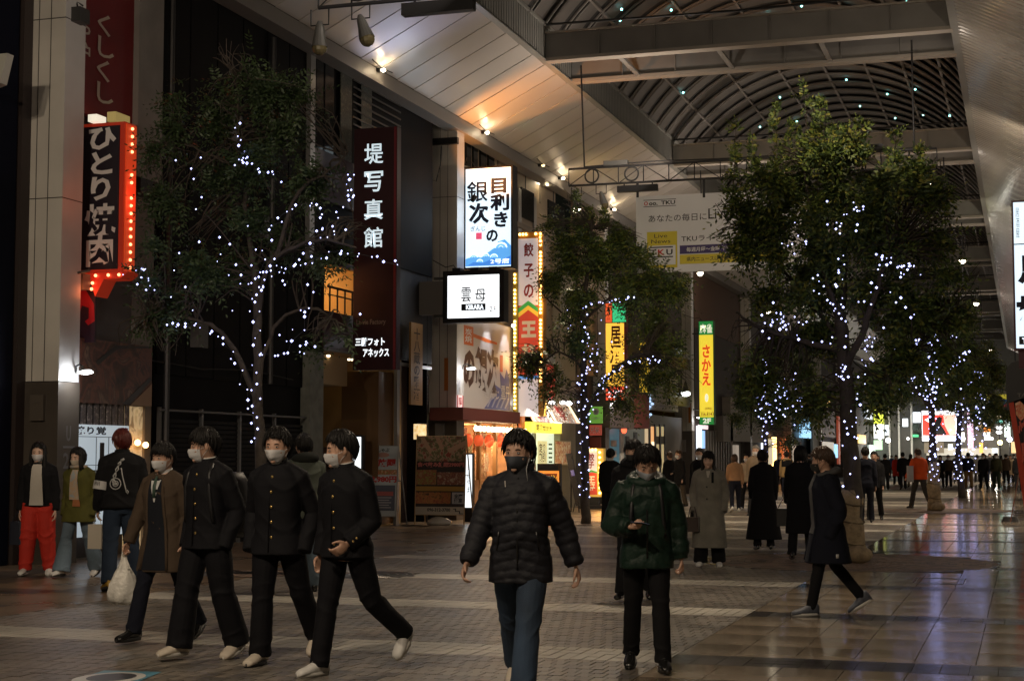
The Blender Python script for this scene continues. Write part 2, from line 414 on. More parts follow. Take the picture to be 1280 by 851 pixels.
# right wing: narrow corrugated strips
q = MB(); pw = .30
for i in range(int(pw/.1)):
    pass
prof = [(0, 0), (.06, .0), (.10, .035), (.20, .035), (.24, 0), (.30, 0)]
me = None
for k0 in range(int((YE-YA)/1.2)):
    if me is None:
        q = MB(); r0 = []; r1 = []
        for j in range(4):
            for (a, b) in prof[:-1]: r0.append((RX, a+j*.3, IZ+b)); r1.append((OX, a+j*.3, WZ+b))
        r0.append((RX, 1.2, IZ)); r1.append((OX, 1.2, WZ)); n = len(r0)
        q.add(r0+r1, [(i, i+1, n+i+1, n+i) for i in range(n-1)]); me = q.mesh('wing_panel'); me.materials.append(mat('wing_panel_right', (.42, .40, .37), .25, var=.1, vs=.8, coat=.2))
    o = bpy.data.objects.new('wing_panel', me); COL.objects.link(o); o.parent = roof; o.matrix_parent_inverse = WM[roof.name].inverted(); o.location = (0, YA+k0*1.2, 0)
# cover above the wings
build('wing_cover', MB().quad((WX-.4, YA, WZ+.2), (IX, YA, IZ+.22), (IX, YE, IZ+.22), (WX-.4, YE, WZ+.2)).quad((RX, YA, IZ+.22), (OX+.4, YA, WZ+.2), (OX+.4, YE, WZ+.2), (RX, YE, IZ+.22)), M_roof, roof)
# fascias with flutes
for sx, x in ((1, IX), (-1, RX)):
    q = MB(); q.box((x, YA, IZ-.02), (x-sx*.18, YE, FT)); q.box((x+sx*.06, YA, IZ-.05), (x-sx*.2, YE, IZ-.02)); q.box((x+sx*.05, YA, FT), (x-sx*.2, YE, FT+.07))
    build('fascia', q, M_fasc, roof)
    q = MB(); y = 20.
    while y < 95: q.box((x+sx*.001, y, IZ), (x+sx*.012, y+.015, FT-.01)); y += .18
    build('fascia_flute', q, mat('flute', (.2, .2, .19), .6), roof, kind='stuff')
# cornice boards along the house fronts
build('cornice', MB().box((WX-.35, YA, WZ-.30), (WX+.02, YE, WZ-.02)).box((WX-.3, YA, WZ-.36), (WX+.08, YE, WZ-.30)), mat('cornice_grey', (.22, .21, .20), .5), roof)
build('cornice', MB().box((OX-.02, YA, WZ-.30), (OX+.35, YE, WZ-.02)), mat('cornice_grey', (.22, .21, .20), .5), roof)
# the vault: shell, curved bands with dark gaps, ribs, purlins
VC = (IX+RX)/2; HW = (RX-IX)/2; VR = 2.5
def arc(t, off=0.):          # t -1..1
    rad = (HW*HW+VR*VR)/(2*VR); a = math.asin(HW/rad)*t
    return (VC+(rad+off)*math.sin(a), FT+VR-rad+(rad+off)*math.cos(a))
N = 28
ts = [-1+2*i/N for i in range(N+1)]
q = MB(); r0 = [(arc(t, .14)[0], YA, arc(t, .14)[1]) for t in ts]; r1 = [(a, YE, c) for a, b, c in r0]
q.add(r0+r1, [(i, i+1, N+2+i, N+1+i) for i in range(N)]); build('roof_shell', q, M_roof, roof, smooth=True)
SP = 1.24
q = MB(); o0 = [arc(t, .03) for t in ts]; o1 = [arc(t, .06) for t in ts]
for A, B in zip(range(N), range(1, N+1)):
    q.add([(o0[A][0], .16, o0[A][1]), (o0[B][0], .16, o0[B][1]), (o0[B][0], .95, o0[B][1]+.05), (o0[A][0], .95, o0[A][1]+.05)], [(0, 1, 2, 3)])
    q.add([(o0[A][0], .16, o0[A][1]), (o0[B][0], .16, o0[B][1]), (o1[B][0], .16, o1[B][1]), (o1[A][0], .16, o1[A][1])], [(0, 1, 2, 3)])
me_b = q.mesh('vault_band'); me_b.materials.append(M_band); me_b.polygons.foreach_set('use_smooth', [True]*len(me_b.polygons))
q = MB(); q.tube([(arc(t)[0], 0.06, arc(t)[1]) for t in ts], .020, 6); q.tube([(arc(t, -.03)[0], 1.02, arc(t, -.03)[1]) for t in ts], .034, 6); me_r = q.mesh('vault_rib'); me_r.materials.append(M_rib)
nv = int((YE-YA)/SP)
for i in range(nv):
    for nm, me in (('vault_band', me_b), ('vault_rib', me_r)):
        o = bpy.data.objects.new(nm, me); COL.objects.link(o); o.parent = roof; o.matrix_parent_inverse = WM[roof.name].inverted(); o.location = (0, YA+i*SP, 0)
for t in (-.78, -.5, -.25, 0, .25, .5, .78):
    x, z = arc(t, -.01); build('purlin', MB().box((x-.035, YA, z-.02), (x+.035, YE, z+.05)), M_rib, roof)
q = MB(); pts = [(1002, 8), (775, 26), (777, 12), (839, 13), (961, 20), (1059, 12), (1133, 3), (975, 122), (1025, 123), (996, 152), (1058, 100), (1109, 118), (1075, 133), (1154, 144), (1187, 145), (1119, 148), (1086, 170), (950, 159), (854, 116), (1144, 112)]
for (x, y) in pts:
    d = ray(x, y); best = None
    for k in range(200, 1200):
        p = CP+d*(k*.1); tt = (p.x-VC)/HW
        if abs(tt) < 1:
            rad = (HW*HW+VR*VR)/(2*VR)
            if math.hypot(p.x-VC, p.z-(FT+VR-rad)) > rad-.06: best = p; break
    if best: q.ball(best, .035, nu=6, nv=4)
build('star_light', q, emat('star_led', (.35, 1, .95), 5), roof)
# pairs of cross beams
def beam(y):
    q = MB(); q.box((IX+.02, y-.02, IZ+.02), (RX-.02, y+.10, IZ+.62)); q.k = 1
    q.box((IX+.02, y-.12, IZ-.06), (RX-.02, y+.2, IZ+.02)); q.box((IX+.02, y-.12, IZ+.62), (RX-.02, y+.2, IZ+.66)); q.k = 0
    for i in range(1, 7):
        x = IX+i*(RX-IX)/7; q.box((x-.01, y-.1, IZ+.02), (x+.01, y+.18, IZ+.62))
    build('cross_beam', q, [M_beam, M_flange], roof)
YB = [7.2, 21.9, 36.6, 51.3, 66, 80.7, 95.4, 110.1, 124.8]
for y in YB:
    beam(y); beam(y+2.3)
    q = MB(); q.tube([(IX+.1, y-.3, IZ+.78), (VC, y-.3, IZ+.72), (RX-.1, y-.3, IZ+.80)], .03, 6); build('conduit', q, M_cable, roof)
    for i in range(1, 4):
        x = IX+i*(RX-IX)/4-.6; build('beam_bracket', MB().box((x-.06, y+.2, IZ-.02), (x+.06, y+2.2, IZ+.03)), M_beam, roof)
# end gable where the arcade stops
q = MB(); q.prism([(arc(t)[0], YE, arc(t)[1]) for t in ts], (0, .3, 0)); build('end_gable', q, mat('gable', (.18, .17, .16), .6), roof)

# ================================================================== TRUSSES WITH FLOODLIGHTS
WARM = (1, .81, .59); M_lampglass = emat('lamp_glass', (1, .86, .62), 14); M_truss = mat('truss_steel', (.025, .025, .027), .5, metal=.4)
M_can = mat('lamp_can', (.10, .10, .095), .5, metal=.3)
def flood(root, x, y, z, aim, on=True, watts=None, ang=104, col=WARM, nm='floodlight'):
    d = (Vector(aim)-Vector((x, y, z))).normalized(); q = MB(); p = Vector((x, y, z))
    q.tube([p-d*.05, p+d*.02, p+d*.13, p+d*.30], [.03, .06, .075, .11], 14, cap=False); q.tube([p-d*.05, p-d*.045], [.0305, .03], 14)
    a = build(nm, q, M_can, root)
    q = MB(); q.tube([p+Vector((-.13, 0, .22)), p+Vector((-.13, 0, 0)), p+Vector((.13, 0, 0)), p+Vector((.13, 0, .22))], .012, 5); build('yoke', q, M_dark, a)
    q = MB(); q.ball(p+d*.31, (.105, .105, .105), nu=12, nv=8); build('glass', q, M_lampglass if on else mat('dull_glass', (.12, .10, .05), .2), a)
    if on: lamp('SPOT', p+d*.44, watts or L_HANG, col, a, aim, size=.1, angle=ang, blend=.8)
def truss(y, z, x0, x1, lab, hang=(-10.5,), lights=(), up=260):
    t = thing('lighting_truss', lab, 'lighting truss', ((x0+x1)/2, y, z), 'lighting trusses hung across the arcade')
    h = .42
    for zz in (z, z-h): build('chord', MB().tube([(x0, y, zz), (x1, y, zz)], .028, 6), M_truss, t)
    q = MB(); n = 14; w = (x1-x0)/n
    for i in range(n+1): q.tube([(x0+i*w, y, z), (x0+i*w, y, z-h)], .014, 5)
    for i in range(n): a = x0+i*w; q.tube([(a, y, z if i % 2 else z-h), (a+w, y, z-h if i % 2 else z)], .012, 5)
    build('lattice', q, M_truss, t)
    for x in hang:
        build('hanger', MB().tube([(x, y, z), (x, y-.3, IZ)], .022, 6), M_truss, t)
    for x in (x0+.6, x0+1.6):
        q = MB(); q.loft([[Vector((x+(.17+a*math.cos(b))*math.cos(u), y-.05+a*math.sin(b), z-.21+(.17+a*math.cos(b))*math.sin(u))) for b in [k*PI/3 for k in range(6)]] for a in (.022,) for u in [k*PI/10 for k in range(20)]], closed=True); build('cable_coil', q, M_cable, t)
    q = MB(); q.tube([(x0+.4, y, z+.03), (x0+2.2, y-.03, z+.07), (x0+4.2, y, z+.03), (x0+6.5, y-.02, z+.06), (x1-.1, y, z+.02)], .02, 5); build('power_cable', q, M_cable, t)
    q = MB(); q.box((x0+1.25, y-.12, z-.66), (x0+2.25, y+.02, z-.50)); q.box((x0+1.4, y-.06, z-.5), (x0+1.43, y-.03, z-.42)); q.box((x0+2.1, y-.06, z-.5), (x0+2.13, y-.03, z-.42)); build('light_bar', q, M_dark, t)
    q = MB(); q.box((x0+.9, y-.08, z+.02), (x0+1.5, y+.08, z+.14)); build('junction_box', q, M_can, t)
    for l in lights: flood(t, *l)
    lamp('AREA', (x0+2.4, y-1.1, z-.2), up*.34, (1, .84, .70), t, (x0-1.2, y-1., IZ+1.2), size=.7); lamp('AREA', (x1-1.2, y-1.0, z+.3), up*.10, (1, .84, .70), t, (x1+.9, y, IZ+1.2), size=.7)  # added fill lamps, no such source seen: they brighten wings and vault
    build('light_bar', MB().box((x1-2.0, y-.12, z+.04), (x1-1.2, y+.0, z+.16)), M_dark, t)  # unseen bar, added as fixture for the right fill lamp
    return t
# truss over the near paving (its left end shows at the top edge of the photo)
truss(19.5, 8.02, -9.0, -2.2, 'black lighting truss at the top edge with two unlit lamps and a long bar', (-8.4, -2.8),
      [(-8.98, 19.5, 7.36, (-9.0, 19.5, 0), False), (-8.38, 19.5, 7.4, (-7.2, 19.3, 4), False), (-4.0, 19.6, 8.05, (-6.2, 14.0, 0), True, L_HANG*.50, 120), (-5.2, 19.6, 8.1, (-7.2, 37.7, 6.8), True, L_HANG*.85, 30), (-7.0, 19.6, 8.1, (-13.0, 31, 2.5), True, L_HANG*.10, 70), (-2.6, 19.5, 8.05, (-2.5, 24.2, 7.2), True, L_HANG*.40, 58)])  # the lit floods are unseen, added to brighten paving, banner, fronts and tree
truss(3.5, 8.02, -9.0, -2.2, 'unseen lighting truss hung above the entrance of the view behind the nearest people', (-8.4, -2.8),
      [(-8.8, 3.5, 7.4, (-13.2, 19.5, 4.2), True, L_HANG*.6, 48), (-8.0, 3.5, 7.4, (-9.5, 13, .8), True, L_HANG*.44, 110), (-3.0, 3.5, 7.4, (-3.6, 13.5, .8), True, L_HANG*.46, 110)])  # unseen floods, added to brighten the left pillar, faces and near paving
t1 = truss(37.7, 8.62, -10.6, -1.8, 'black lattice lighting truss carrying the white broadcaster banner and two lit lamps', (-10.2, -2.3),
      [(-10.38, 37.6, 7.92, (-10.3, 38.0, 0), True, L_HANG*.8), (-9.75, 37.6, 7.95, (-8.9, 37.2, 5), False), (-1.85, 37.6, 8.08, (-3.4, 38, 0), True, L_HANG*.9)])
truss(52.9, 8.62, -10.6, -1.7, 'second lattice lighting truss further down the arcade with a lit lamp at its right end', (-10.2, -2.3), [(-10.3, 52.8, 8.0, (-9.8, 53, 0), True, L_HANG*.8), (-1.75, 52.8, 8.1, (-2.8, 53, 0), True, L_HANG*.8)])
truss(68, 8.62, -10.6, -1.7, 'third lattice lighting truss, small and far above the crowd', (-10.2, -2.3), [(-10.3, 67.8, 8.0, (-9.8, 68, 0), True, L_HANG), (-1.75, 67.8, 8.1, (-2.8, 68, 0), True, L_HANG)])
truss(98, 8.62, -10.6, -1.7, 'farthest lattice lighting truss near the end of the arcade', (-10.2, -2.3), [(-10.3, 97.8, 8.0, (-9.0, 98, 0), True, L_HANG), (-1.75, 97.8, 8.1, (-3, 98, 0), True, L_HANG)])
# small lamps along the cornice
cl = [(479, 88, 1), (609, 166, 1), (679, 207, 0), (704, 223, 1), (768, 262, 1), (837, 292, 1), (868, 312, 0), (893, 328, 1)]
for i, (x, y, on) in enumerate(cl):
    p = wl(x, y, WX+.16)
    lab = ['small lit cornice lamp above the red photo studio sign', 'small lit cornice lamp right of the grey arcade pillar top', 'dim small cornice lamp, left one of the close pair', 'bright small cornice lamp, right one of the close pair',
           'small cornice lamp just left of the white banner', 'far cornice lamp below the middle of the banner', 'dim far cornice lamp near the big tree', 'farthest cornice lamp behind the big tree leaves'][i]
    t = thing('cornice_lamp', lab, 'lamp', p, 'small lamps along the left cornice')
    build('bulb', MB().ball(p, (.05, .05, .04), nu=10, nv=7), emat('bulb_on', (1, .85, .62), 22) if on else emat('bulb_dim', (1, .72, .35), 3), t)
    build('arm', MB().tube([p+Vector((-.02, -.55, .10)), p+Vector((0, -.06, .02)), p+Vector((.1, .28, .0))], .012, 5), M_dark, t)
    build('base', MB().box(p+Vector((-.16, -.06, -.03)), p+Vector((-.05, .06, .05))), M_dark, t)
    if on: lamp('POINT', p+Vector((.14, 0, -.02)), L_CORN, (1, .74, .44), t, size=.05)
# unseen uplighters, added to wash the wings with coloured light
def uplight(x, y, z, aim, col, w, lab, ang=70):
    t = thing('uplighter', lab, 'uplighter', (x, y, z), 'unseen uplighters added under the roof wings')
    d = (Vector(aim)-Vector((x, y, z))).normalized(); p = Vector((x, y, z)); q = MB(); q.tube([p, p+d*.14], [.05, .07], 12); build('can', q, M_dark, t)
    build('lens', MB().tube([p+d*.142, p+d*.15], [.06, .06], 12), emat('lens_'+lab[:6], col, 2), t)
    lamp('SPOT', p+d*.2, w, col, t, aim, size=.05, angle=ang, blend=1)
uplight(-12.6, 36.2, 7.7, (-11.9, 38.6, 10.6), (1, .36, .07), 620, 'orange uplighter on the head of the grey arcade pillar', 95)
uplight(-12.7, 31.0, 8.3, (-11.9, 30.6, 10.5), (.62, .64, 1), 120, 'bluish uplighter above the photo studio sign', 90)
uplight(-12.7, 45.5, 8.4, (-11.8, 47.6, 10.6), (1, .62, .22), 70, 'amber uplighter over the dumpling restaurant', 95)
uplight(.5, 44, 8.6, (-.3, 47, 10.6), (1, .78, .55), 220, 'warm uplighter under the right wing', 110)
uplight(.5, 29, 8.6, (-.3, 32, 10.6), (1, .82, .62), 150, 'pale uplighter under the right wing nearer the camera', 110)
uplight(.5, 60, 8.6, (-.3, 64, 10.6), (1, .9, .65), 260, 'pale uplighter under the far part of the right wing', 110)

# ================================================================== BANNER
bn = thing('hanging_banner', 'white banner of a broadcaster hanging from the lighting truss', 'banner', (-6.8, 37.7, 6.9))
b = boardY(795, 246, 1010, 340, 37.7, bn)
b.O.z = yl(795, 246, 37.7).z; b.u = Vector((0, 0, b.O.z-yl(795, 342, 37.7).z))
M_ban = mat('banner_cloth', (.70, .71, .74), .8, var=.05, vs=1)
b.panel('cloth', 0, 0, 1, 1, M_ban, d=0, t=.01)
INK = mat('ink_black', (.015, .015, .02), .6); YEL = mat('ink_yellow', (.60, .50, .03), .6); PUR = mat('ink_purple', (.045, .03, .13), .6); RED = mat('ink_red', (.5, .03, .03), .6); WHT = mat('ink_white', (.7, .7, .7), .6)
b.panel('rule', .045, .05, .24, .058, INK, d=.004); b.panel('rule', .045, .135, .24, .143, INK, d=.004)
b.text('O', .048, .07, .072, .125, RED, .03, d=.004); b.text('oo.', .078, .085, .13, .125, INK, .03, d=.004); b.text('TKU', .15, .07, .235, .122, INK, .03, d=.004)
b.text('あなたの毎日に', .075, .25, .42, .345, INK, .005, d=.004); b.text('Live', .43, .20, .555, .335, INK, .005, d=.004); b.text('プラス', .57, .23, .76, .33, INK, .005, d=.004)
b.panel('tile', .065, .47, .245, .94, YEL, d=.004); b.panel('tile_window', .075, .65, .235, .90, M_ban, d=.007)
b.text('Live\nNews', .09, .50, .205, .62, INK, .0, d=.008); b.panel('rule', .08, .665, .22, .68, INK, d=.01); b.panel('rule', .08, .79, .22, .805, INK, d=.01)
b.text('T', .085, .70, .12, .775, INK, .03, d=.01); b.text('K', .13, .70, .172, .775, RED, .03, d=.01); b.text('U', .18, .70, .218, .775, INK, .03, d=.01)
b.text('TKUライブニュース', .27, .53, .70, .61, INK, .01, d=.004)
b.panel('band', .26, .66, .86, .77, PUR, d=.004); b.panel('band', .26, .78, .86, .90, YEL, d=.004)
b.text('毎週月曜〜金曜 午後3時45分', .30, .685, .66, .745, WHT, .01, d=.008); b.text('県内ニュースは 午後6時9分〜', .30, .81, .66, .87, INK, .01, d=.008)
for x in (795+2, 880, 1000): p = yl(x, 246, 37.7); build('strap', MB().box((p.x-.03, 37.69, p.z-.02), (p.x+.03, 37.71, 8.62-.44)), M_dark, bn)
# ================================================================== HOUSES ALONG THE LEFT
F = -13.5
def W(name, parent, px0, px1, py0, py1, m, X=F, t=.12, **k):
    """a flat piece of a front: pixel edges -> metres on the plane X, thickness t behind it. py numbers under 20 are heights in metres"""
    y0 = wl(px0, 400, X).y; y1 = wl(px1, 400, X).y; pm = (px0+px1)/2
    z1 = py0 if abs(py0) < 20 else wl(pm, py0, X).z; z0 = py1 if abs(py1) < 20 else wl(pm, py1, X).z
    return build(name, MB().box((X-t, y0, z0), (X, y1, z1)), m, parent, **k)
def room(parent, px0, px1, z0, z1, m, depth=3., X=F-.15, mf=None, watts=60, col=(1, .72, .38)):
    y0 = wl(px0, 400, X).y; y1 = wl(px1, 400, X).y; D = X-depth; q = MB()
    q.box((D-.1, y0, z0), (D, y1, z1)); q.box((D, y0-.1, z0), (X, y0, z1)); q.box((D, y1, z0), (X, y1+.1, z1)); q.box((D, y0, z1), (X, y1, z1+.1))
    build('interior_wall', q, m, parent); build('interior_floor', MB().box((D, y0, z0-.05), (X, y1, z0+.005)), mf or m, parent)
    q = MB(); n = 3
    for i in range(n):
        yy = y0+(i+.5)*(y1-y0)/n; q.tube([(X-.9, yy, z1-.001), (X-.9, yy, z1-.03)], .09, 12)
    build('downlight', q, emat('downlight_glow', (1, .8, .5), 8), parent)
    lamp('POINT', (X-1.2, (y0+y1)/2, z1-.35), watts, col, parent, size=.12)
    return D, y0, y1
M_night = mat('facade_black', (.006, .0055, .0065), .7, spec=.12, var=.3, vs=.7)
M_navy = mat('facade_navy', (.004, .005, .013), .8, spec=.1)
M_pil = mat('pillar_panel', (.60, .57, .52), .5, var=.1, vs=1.2)
M_pils = mat('pillar_side', (.52, .52, .52), .4, var=.1, vs=1.2)
M_pilb = mat('pillar_base', (.075, .062, .05), .45, var=.15, vs=2)
M_seam = mat('seam', (.06, .055, .05), .7)
M_conc = mat('concrete_grey', (.20, .19, .18), .75, var=.15, vs=2, bump=.2, bs=20)
M_beige = mat('facade_beige', (.34, .27, .19), .6, var=.1, vs=.8)
M_brownf = mat('facade_brown', (.14, .095, .07), .6, var=.15, vs=1)
M_redp = mat('facade_red', (.13, .007, .010), .5, var=.1, vs=1.5)
M_maroon = mat('sign_maroon', (.032, .003, .007), .45)
M_glass = mat('window_glass', (.012, .014, .016), .12, spec=.4)
M_alu = mat('aluminium', (.32, .32, .32), .35, metal=.7)
M_wood = mat('warm_wood', (.42, .26, .12), .5, var=.2, vs=3)
LIT = emat('lit_white', (.85, .93, 1), 1.5)
LITW = emat('lit_warm', (1, .80, .52), 1.6)
# ---- arcade pillars
def pillar(y, lab, top=9.3, base=2.62, w=.72, d=.52, X=-13.2, hi=True):
    t = thing('arcade_pillar', lab, 'pillar', (X-w/2, y+d/2, 0), 'clad arcade pillars on the left')
    q = MB(); q.box((X-w, y, base), (X-.004, y+d, top)); build('cladding', q, M_pil, t)
    q = MB(); q.box((X-.01, y+.006, base), (X, y+d-.002, top)); build('side_cladding', q, M_pils, t)
    build('base', MB().box((X-w-.01, y-.012, 0), (X+.008, y+d+.01, base-.012)), M_pilb if hi else M_pilb, t)
    q = MB()
    for a in (.34, .62): q.box((X-w*a-.006, y-.004, base), (X-w*a+.006, y+.001, top))
    for z in (base+2.65, base+5.3): q.box((X-w-.003, y-.004, z), (X+.003, y+d+.003, z+.014))
    build('panel_seam', q, M_seam, t); return t
pA = pillar(19.87, 'off white arcade pillar at the left edge beside the woman in red trousers', top=9.3)
build('call_box', MB().box((-13.62, 19.80, 2.05), (-13.40, 19.87, 2.42)).box((-13.57, 19.79, 2.30), (-13.45, 19.80, 2.32)), mat('call_box', (.09, .075, .06), .5), pA)
bb = Board((-13.19, 19.98, 1.98), (0, .34, 0), (0, 0, .62), pA); M_num = mat('number_grey', (.16, .16, .17), .5)
bb.text('U', .28, .0, .62, .36, M_num, .02); bb.panel('rule', .05, .47, .95, .52, M_num, d=.003); bb.text('26', .08, .62, .92, 1, M_num, .02, d=.003)
pB = pillar(36.78, 'grey arcade pillar left of the lit blue and white sign', top=9.75)
build('meter_box', MB().box((-13.72, 36.68, 1.95), (-13.50, 36.77, 2.35)), mat('meter_box', (.22, .21, .20), .5), pB)
build('notice', MB().box((-13.52, 36.765, 3.15), (-13.42, 36.772, 3.95)), mat('notice_orange', (.45, .15, .02), .5), pB)
build('cable_tray', MB().box((-13.98, 36.64, 9.22), (-13.15, 36.76, 9.38)), M_dark, pB)
q = MB(); q.tube([(-13.85, 36.7, 9.2), (-13.88, 36.66, 8.7), (-13.82, 36.62, 8.35), (-13.70, 36.64, 8.3), (-13.6, 36.66, 8.7), (-13.58, 36.7, 9.2)], .014, 5); build('loose_cable', q, M_cable, pB)
pD = pillar(51.3, 'arcade pillar between the dumpling restaurant and the grey awning', top=9.7)
pC = pillar(65.75, 'grey arcade pillar just left of the yellow mahjong sign', top=9.7)
build('notice', MB().box((-13.34, 65.735, 2.95), (-13.24, 65.742, 3.75)), mat('notice_orange', (.45, .15, .02), .5), pC)
build('meter_box', MB().box((-13.75, 65.66, 1.75), (-13.45, 65.74, 2.25)), mat('meter_box', (.22, .21, .20), .5), pC)
pillar(80.6, 'distant arcade pillar beyond the mahjong sign', top=9.7)
pillar(95.3, 'far arcade pillar behind the lights of the trees', top=9.7)
pillar(110, 'second farthest arcade pillar on the left', top=9.7)
pillar(124.8, 'farthest arcade pillar on the left', top=9.7)
# swan neck lamps on the pillars lighting their red plates
def plate_lamp(y, X, z, lab, plate=None, watts=14):
    t = thing('bracket_lamp', lab, 'lamp', (X, y, z), 'swan neck lamps on the pillars')
    q = MB(); q.tube([(X, y+.1, z-.02), (X+.07, y, z+.07), (X+.18, y-.06, z+.09), (X+.28, y-.1, z+.03)], .014, 6); build('arm', q, M_dark, t)
    q = MB(); q.tube([(X+.28, y-.1, z+.06), (X+.30, y-.11, z-.02)], [.05, .10], 12); build('shade', q, M_can, t)
    build('bulb', MB().ball((X+.30, y-.11, z-.03), (.12, .09, .03), nu=12, nv=6), emat('plate_bulb', (1, 1, 1), 14), t)
    lamp('POINT', (X+.26, y-.10, z-.12), watts, (.95, .97, 1), t, size=.06)
plate_lamp(20.2, -13.2, 2.78, 'bright swan neck lamp on the off white pillar at left')
plate_lamp(37.1, -13.2, 3.72, 'swan neck lamp above the small red and white plate', watts=8)
plate_lamp(51.5, -13.2, 3.35, 'swan neck lamp beside the green arrow sign', watts=8)
plate_lamp(66.0, -13.2, 3.2, 'swan neck lamp under the yellow mahjong sign', watts=6)
t = thing('plate_sign', 'small red and white plate lit by a swan neck lamp on the grey pillar', 'sign', (-13.19, 37.0, 3.3))
b = boardX(571.5, 494, 579, 516, -13.17, t); b.panel('face', 0, 0, 1, 1, emat('plate_pink', (1, .75, .75), .5, (.8, .6, .6)), d=0, t=.02); b.panel('border', .0, .0, .14, 1, RED); b.panel('border', .86, 0, 1, 1, RED, d=.003); b.text('禁煙', .25, .12, .75, .62, RED, .03, vert=True, d=.004); b.panel('border', .1, .78, .9, .86, RED, d=.004)
# lantern-white thing at the far left edge
t = thing('wall_bracket_sign', 'small white tapered sign box cut off by the left edge of the photo', 'sign', yl(4, 85, 18.2))
a = yl(-6, 68, 18.2); q = MB(); q.prism([(a.x-.1, 18.2, a.z), (a.x+.19, 18.2, a.z), (a.x+.09, 18.2, a.z-.40), (a.x-.1, 18.2, a.z-.45)], (0, .15, 0)); build('box', q, mat('box_white', (.5, .5, .45), .5), t)
build('arm', MB().box((a.x-.9, 18.25, a.z-.3), (a.x-.1, 18.3, a.z-.25)), M_dark, t)

# ---- nearest dark house
h = thing('dark_corner_house', 'unlit dark navy house front at the far left edge', 'building', (F-4, 12, 0))
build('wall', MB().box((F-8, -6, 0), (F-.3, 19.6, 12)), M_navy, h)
for i in range(4): build('shutter', MB().box((F-.3, 2+i*4.2, .1), (F-.26, 5.6+i*4.2, 2.8)), mat('shutter_dark', (.02, .02, .025), .5), h)
# ---- red grill house
h = thing('grill_house', 'narrow restaurant front with dark red upper wall, food photo banner and lit menu boards', 'building', (F-3, 21.4, 0))
ya, yb = wl(97, 400, F).y-.3, wl(198, 400, F).y
build('wall', MB().box((F-7, 19.65, 0), (F-.25, yb+.02, 12)), mat('facade_dark_brown', (.03, .02, .018), .6), h)
W('red_wall_panel', h, 90, 168, -60, 150, M_redp, F+.02)
W('grey_column', h, 168, 199, -60, 224, M_conc, F+.12, .3)
W('grey_column', h, 165, 191, 228, 505, mat('column_lower', (.15, .145, .135), .7, var=.1), F-.02, .1)
W('brown_panel', h, 97, 165, 345, 440, mat('panel_shade', (.06, .055, .055), .6), F-.03, .1)
W('downlight_box', h, 173, 188, 223, 243, M_dark, F+.22, .2)
b = boardX(97, -8, 168, 150, F+.03, h); M_scr = mat('script_cream', (.42, .36, .30), .6)
b.text('しゃく', .18, .02, .0+.02, .0+.03, M_scr) if False else None
b.text('くしくし', .33, .17, .62, .88, M_scr, .015, vert=True); b.text('や炉', -.02, .30, .22, .62, M_scr, .015, vert=True, d=.003)
W('bright_lamp_pair', h, 116, 128, 143, 152, emat('pair_glow', (1, .9, .7), .8, (.5, .5, .5)), F+.3, .15); W('bright_lamp_pair', h, 140, 158, 141, 153, emat('pair_glow2', (.8, .6, .2), .25, (.3, .25, .1)), F+.3, .15)
b = boardX(90, 427, 189, 505, F+.05, h)
b.panel('food_photo', 0, 0, 1, 1, photo_mat('food_meat', [(.012, .008, .007), (.05, .018, .012), (.13, .045, .028), (.05, .02, .015), (.17, .10, .07), (.03, .012, .01)], 2.2, .35, vm=.12), d=0)
b.poly('chopstick', [(.28, .34), (.52, .05), (.98, -.0), (.98, .03), (.55, .10), (.31, .40)], mat('steel_dark', (.05, .05, .05), .3, metal=.6)); b.poly('plate_rim', [(.62, .98), (.98, .5), (1, .56), (.70, 1)], mat('rim_dark', (.03, .03, .035), .4))
b.poly('board_corner', [(.72, 1), (1, .62), (1, 1)], mat('wood_pale', (.30, .19, .12), .5))
# lit shop opening with hanging strips and number boards
q = MB(); y0 = wl(92, 500, F).y; y1 = wl(163, 500, F).y
build('lit_back', MB().box((F-.5, y0-.6, .1), (F-.45, y1, 2.75)), emat('shop_cool', (.62, .82, 1), .42, (.4, .45, .5)), h)
for i in range(9):
    yy = y0+(i+.25)*(y1-y0)/9; z = wl(120, 498, F).z; build('paper_strip', MB().box((F-.02, yy, z-.78), (F, yy+(y1-y0)/9*.62, z)), photo_mat('strip_print', [(.05, .045, .045), (.16, .13, .12), (.10, .08, .08), (.34, .28, .24)], 12, .5, seed=2), h)
b = boardX(91, 531, 160, 600, F+.03, h); M_bd = emat('menu_glow', (.75, .9, 1), .38, (.6, .62, .65)); fr = mat('menu_line', (.25, .3, .34), .5)
b.panel('menu_board', 0, 0, 1, 2.0, M_bd, d=0, t=.03)
b.text('焼り覚', .02, .03, .58, .18, INK, .03, d=.004); b.text('昭和', .84, .03, .98, .16, mat('red_plate_letters', (.3, .01, .01), .5), .03, d=.004)
b.text('1', .47, .32, .55, .62, INK, .05, d=.004); b.text('円定', .36, .80, .60, .98, INK, .03, d=.004)
for z in (.21, .72, 1.25): b.panel('menu_line', 0, z, 1, z+.012, fr, d=.004)
for x in (.4, .62, .98): b.panel('menu_line', x, .21, x+.012, 1.9, fr, d=.006)
W('gold_window', h, 161, 184, 508, 700, photo_mat('gold_back', [(.25, .15, .05), (.5, .33, .14), (.75, .55, .3), (.3, .18, .08)], 3, .5, emit=.45), F-.04, .05)
W('window_mullion', h, 183, 191, 505, 720, mat('mullion_cream', (.22, .17, .12), .5), F, .1)
for (x, y) in ((172, 553), (182, 556)): p = wl(x, y, F+.1); build('wall_light', MB().ball(p, .05, nu=8, nv=6), emat('amber', (1, .55, .2), 8), h)
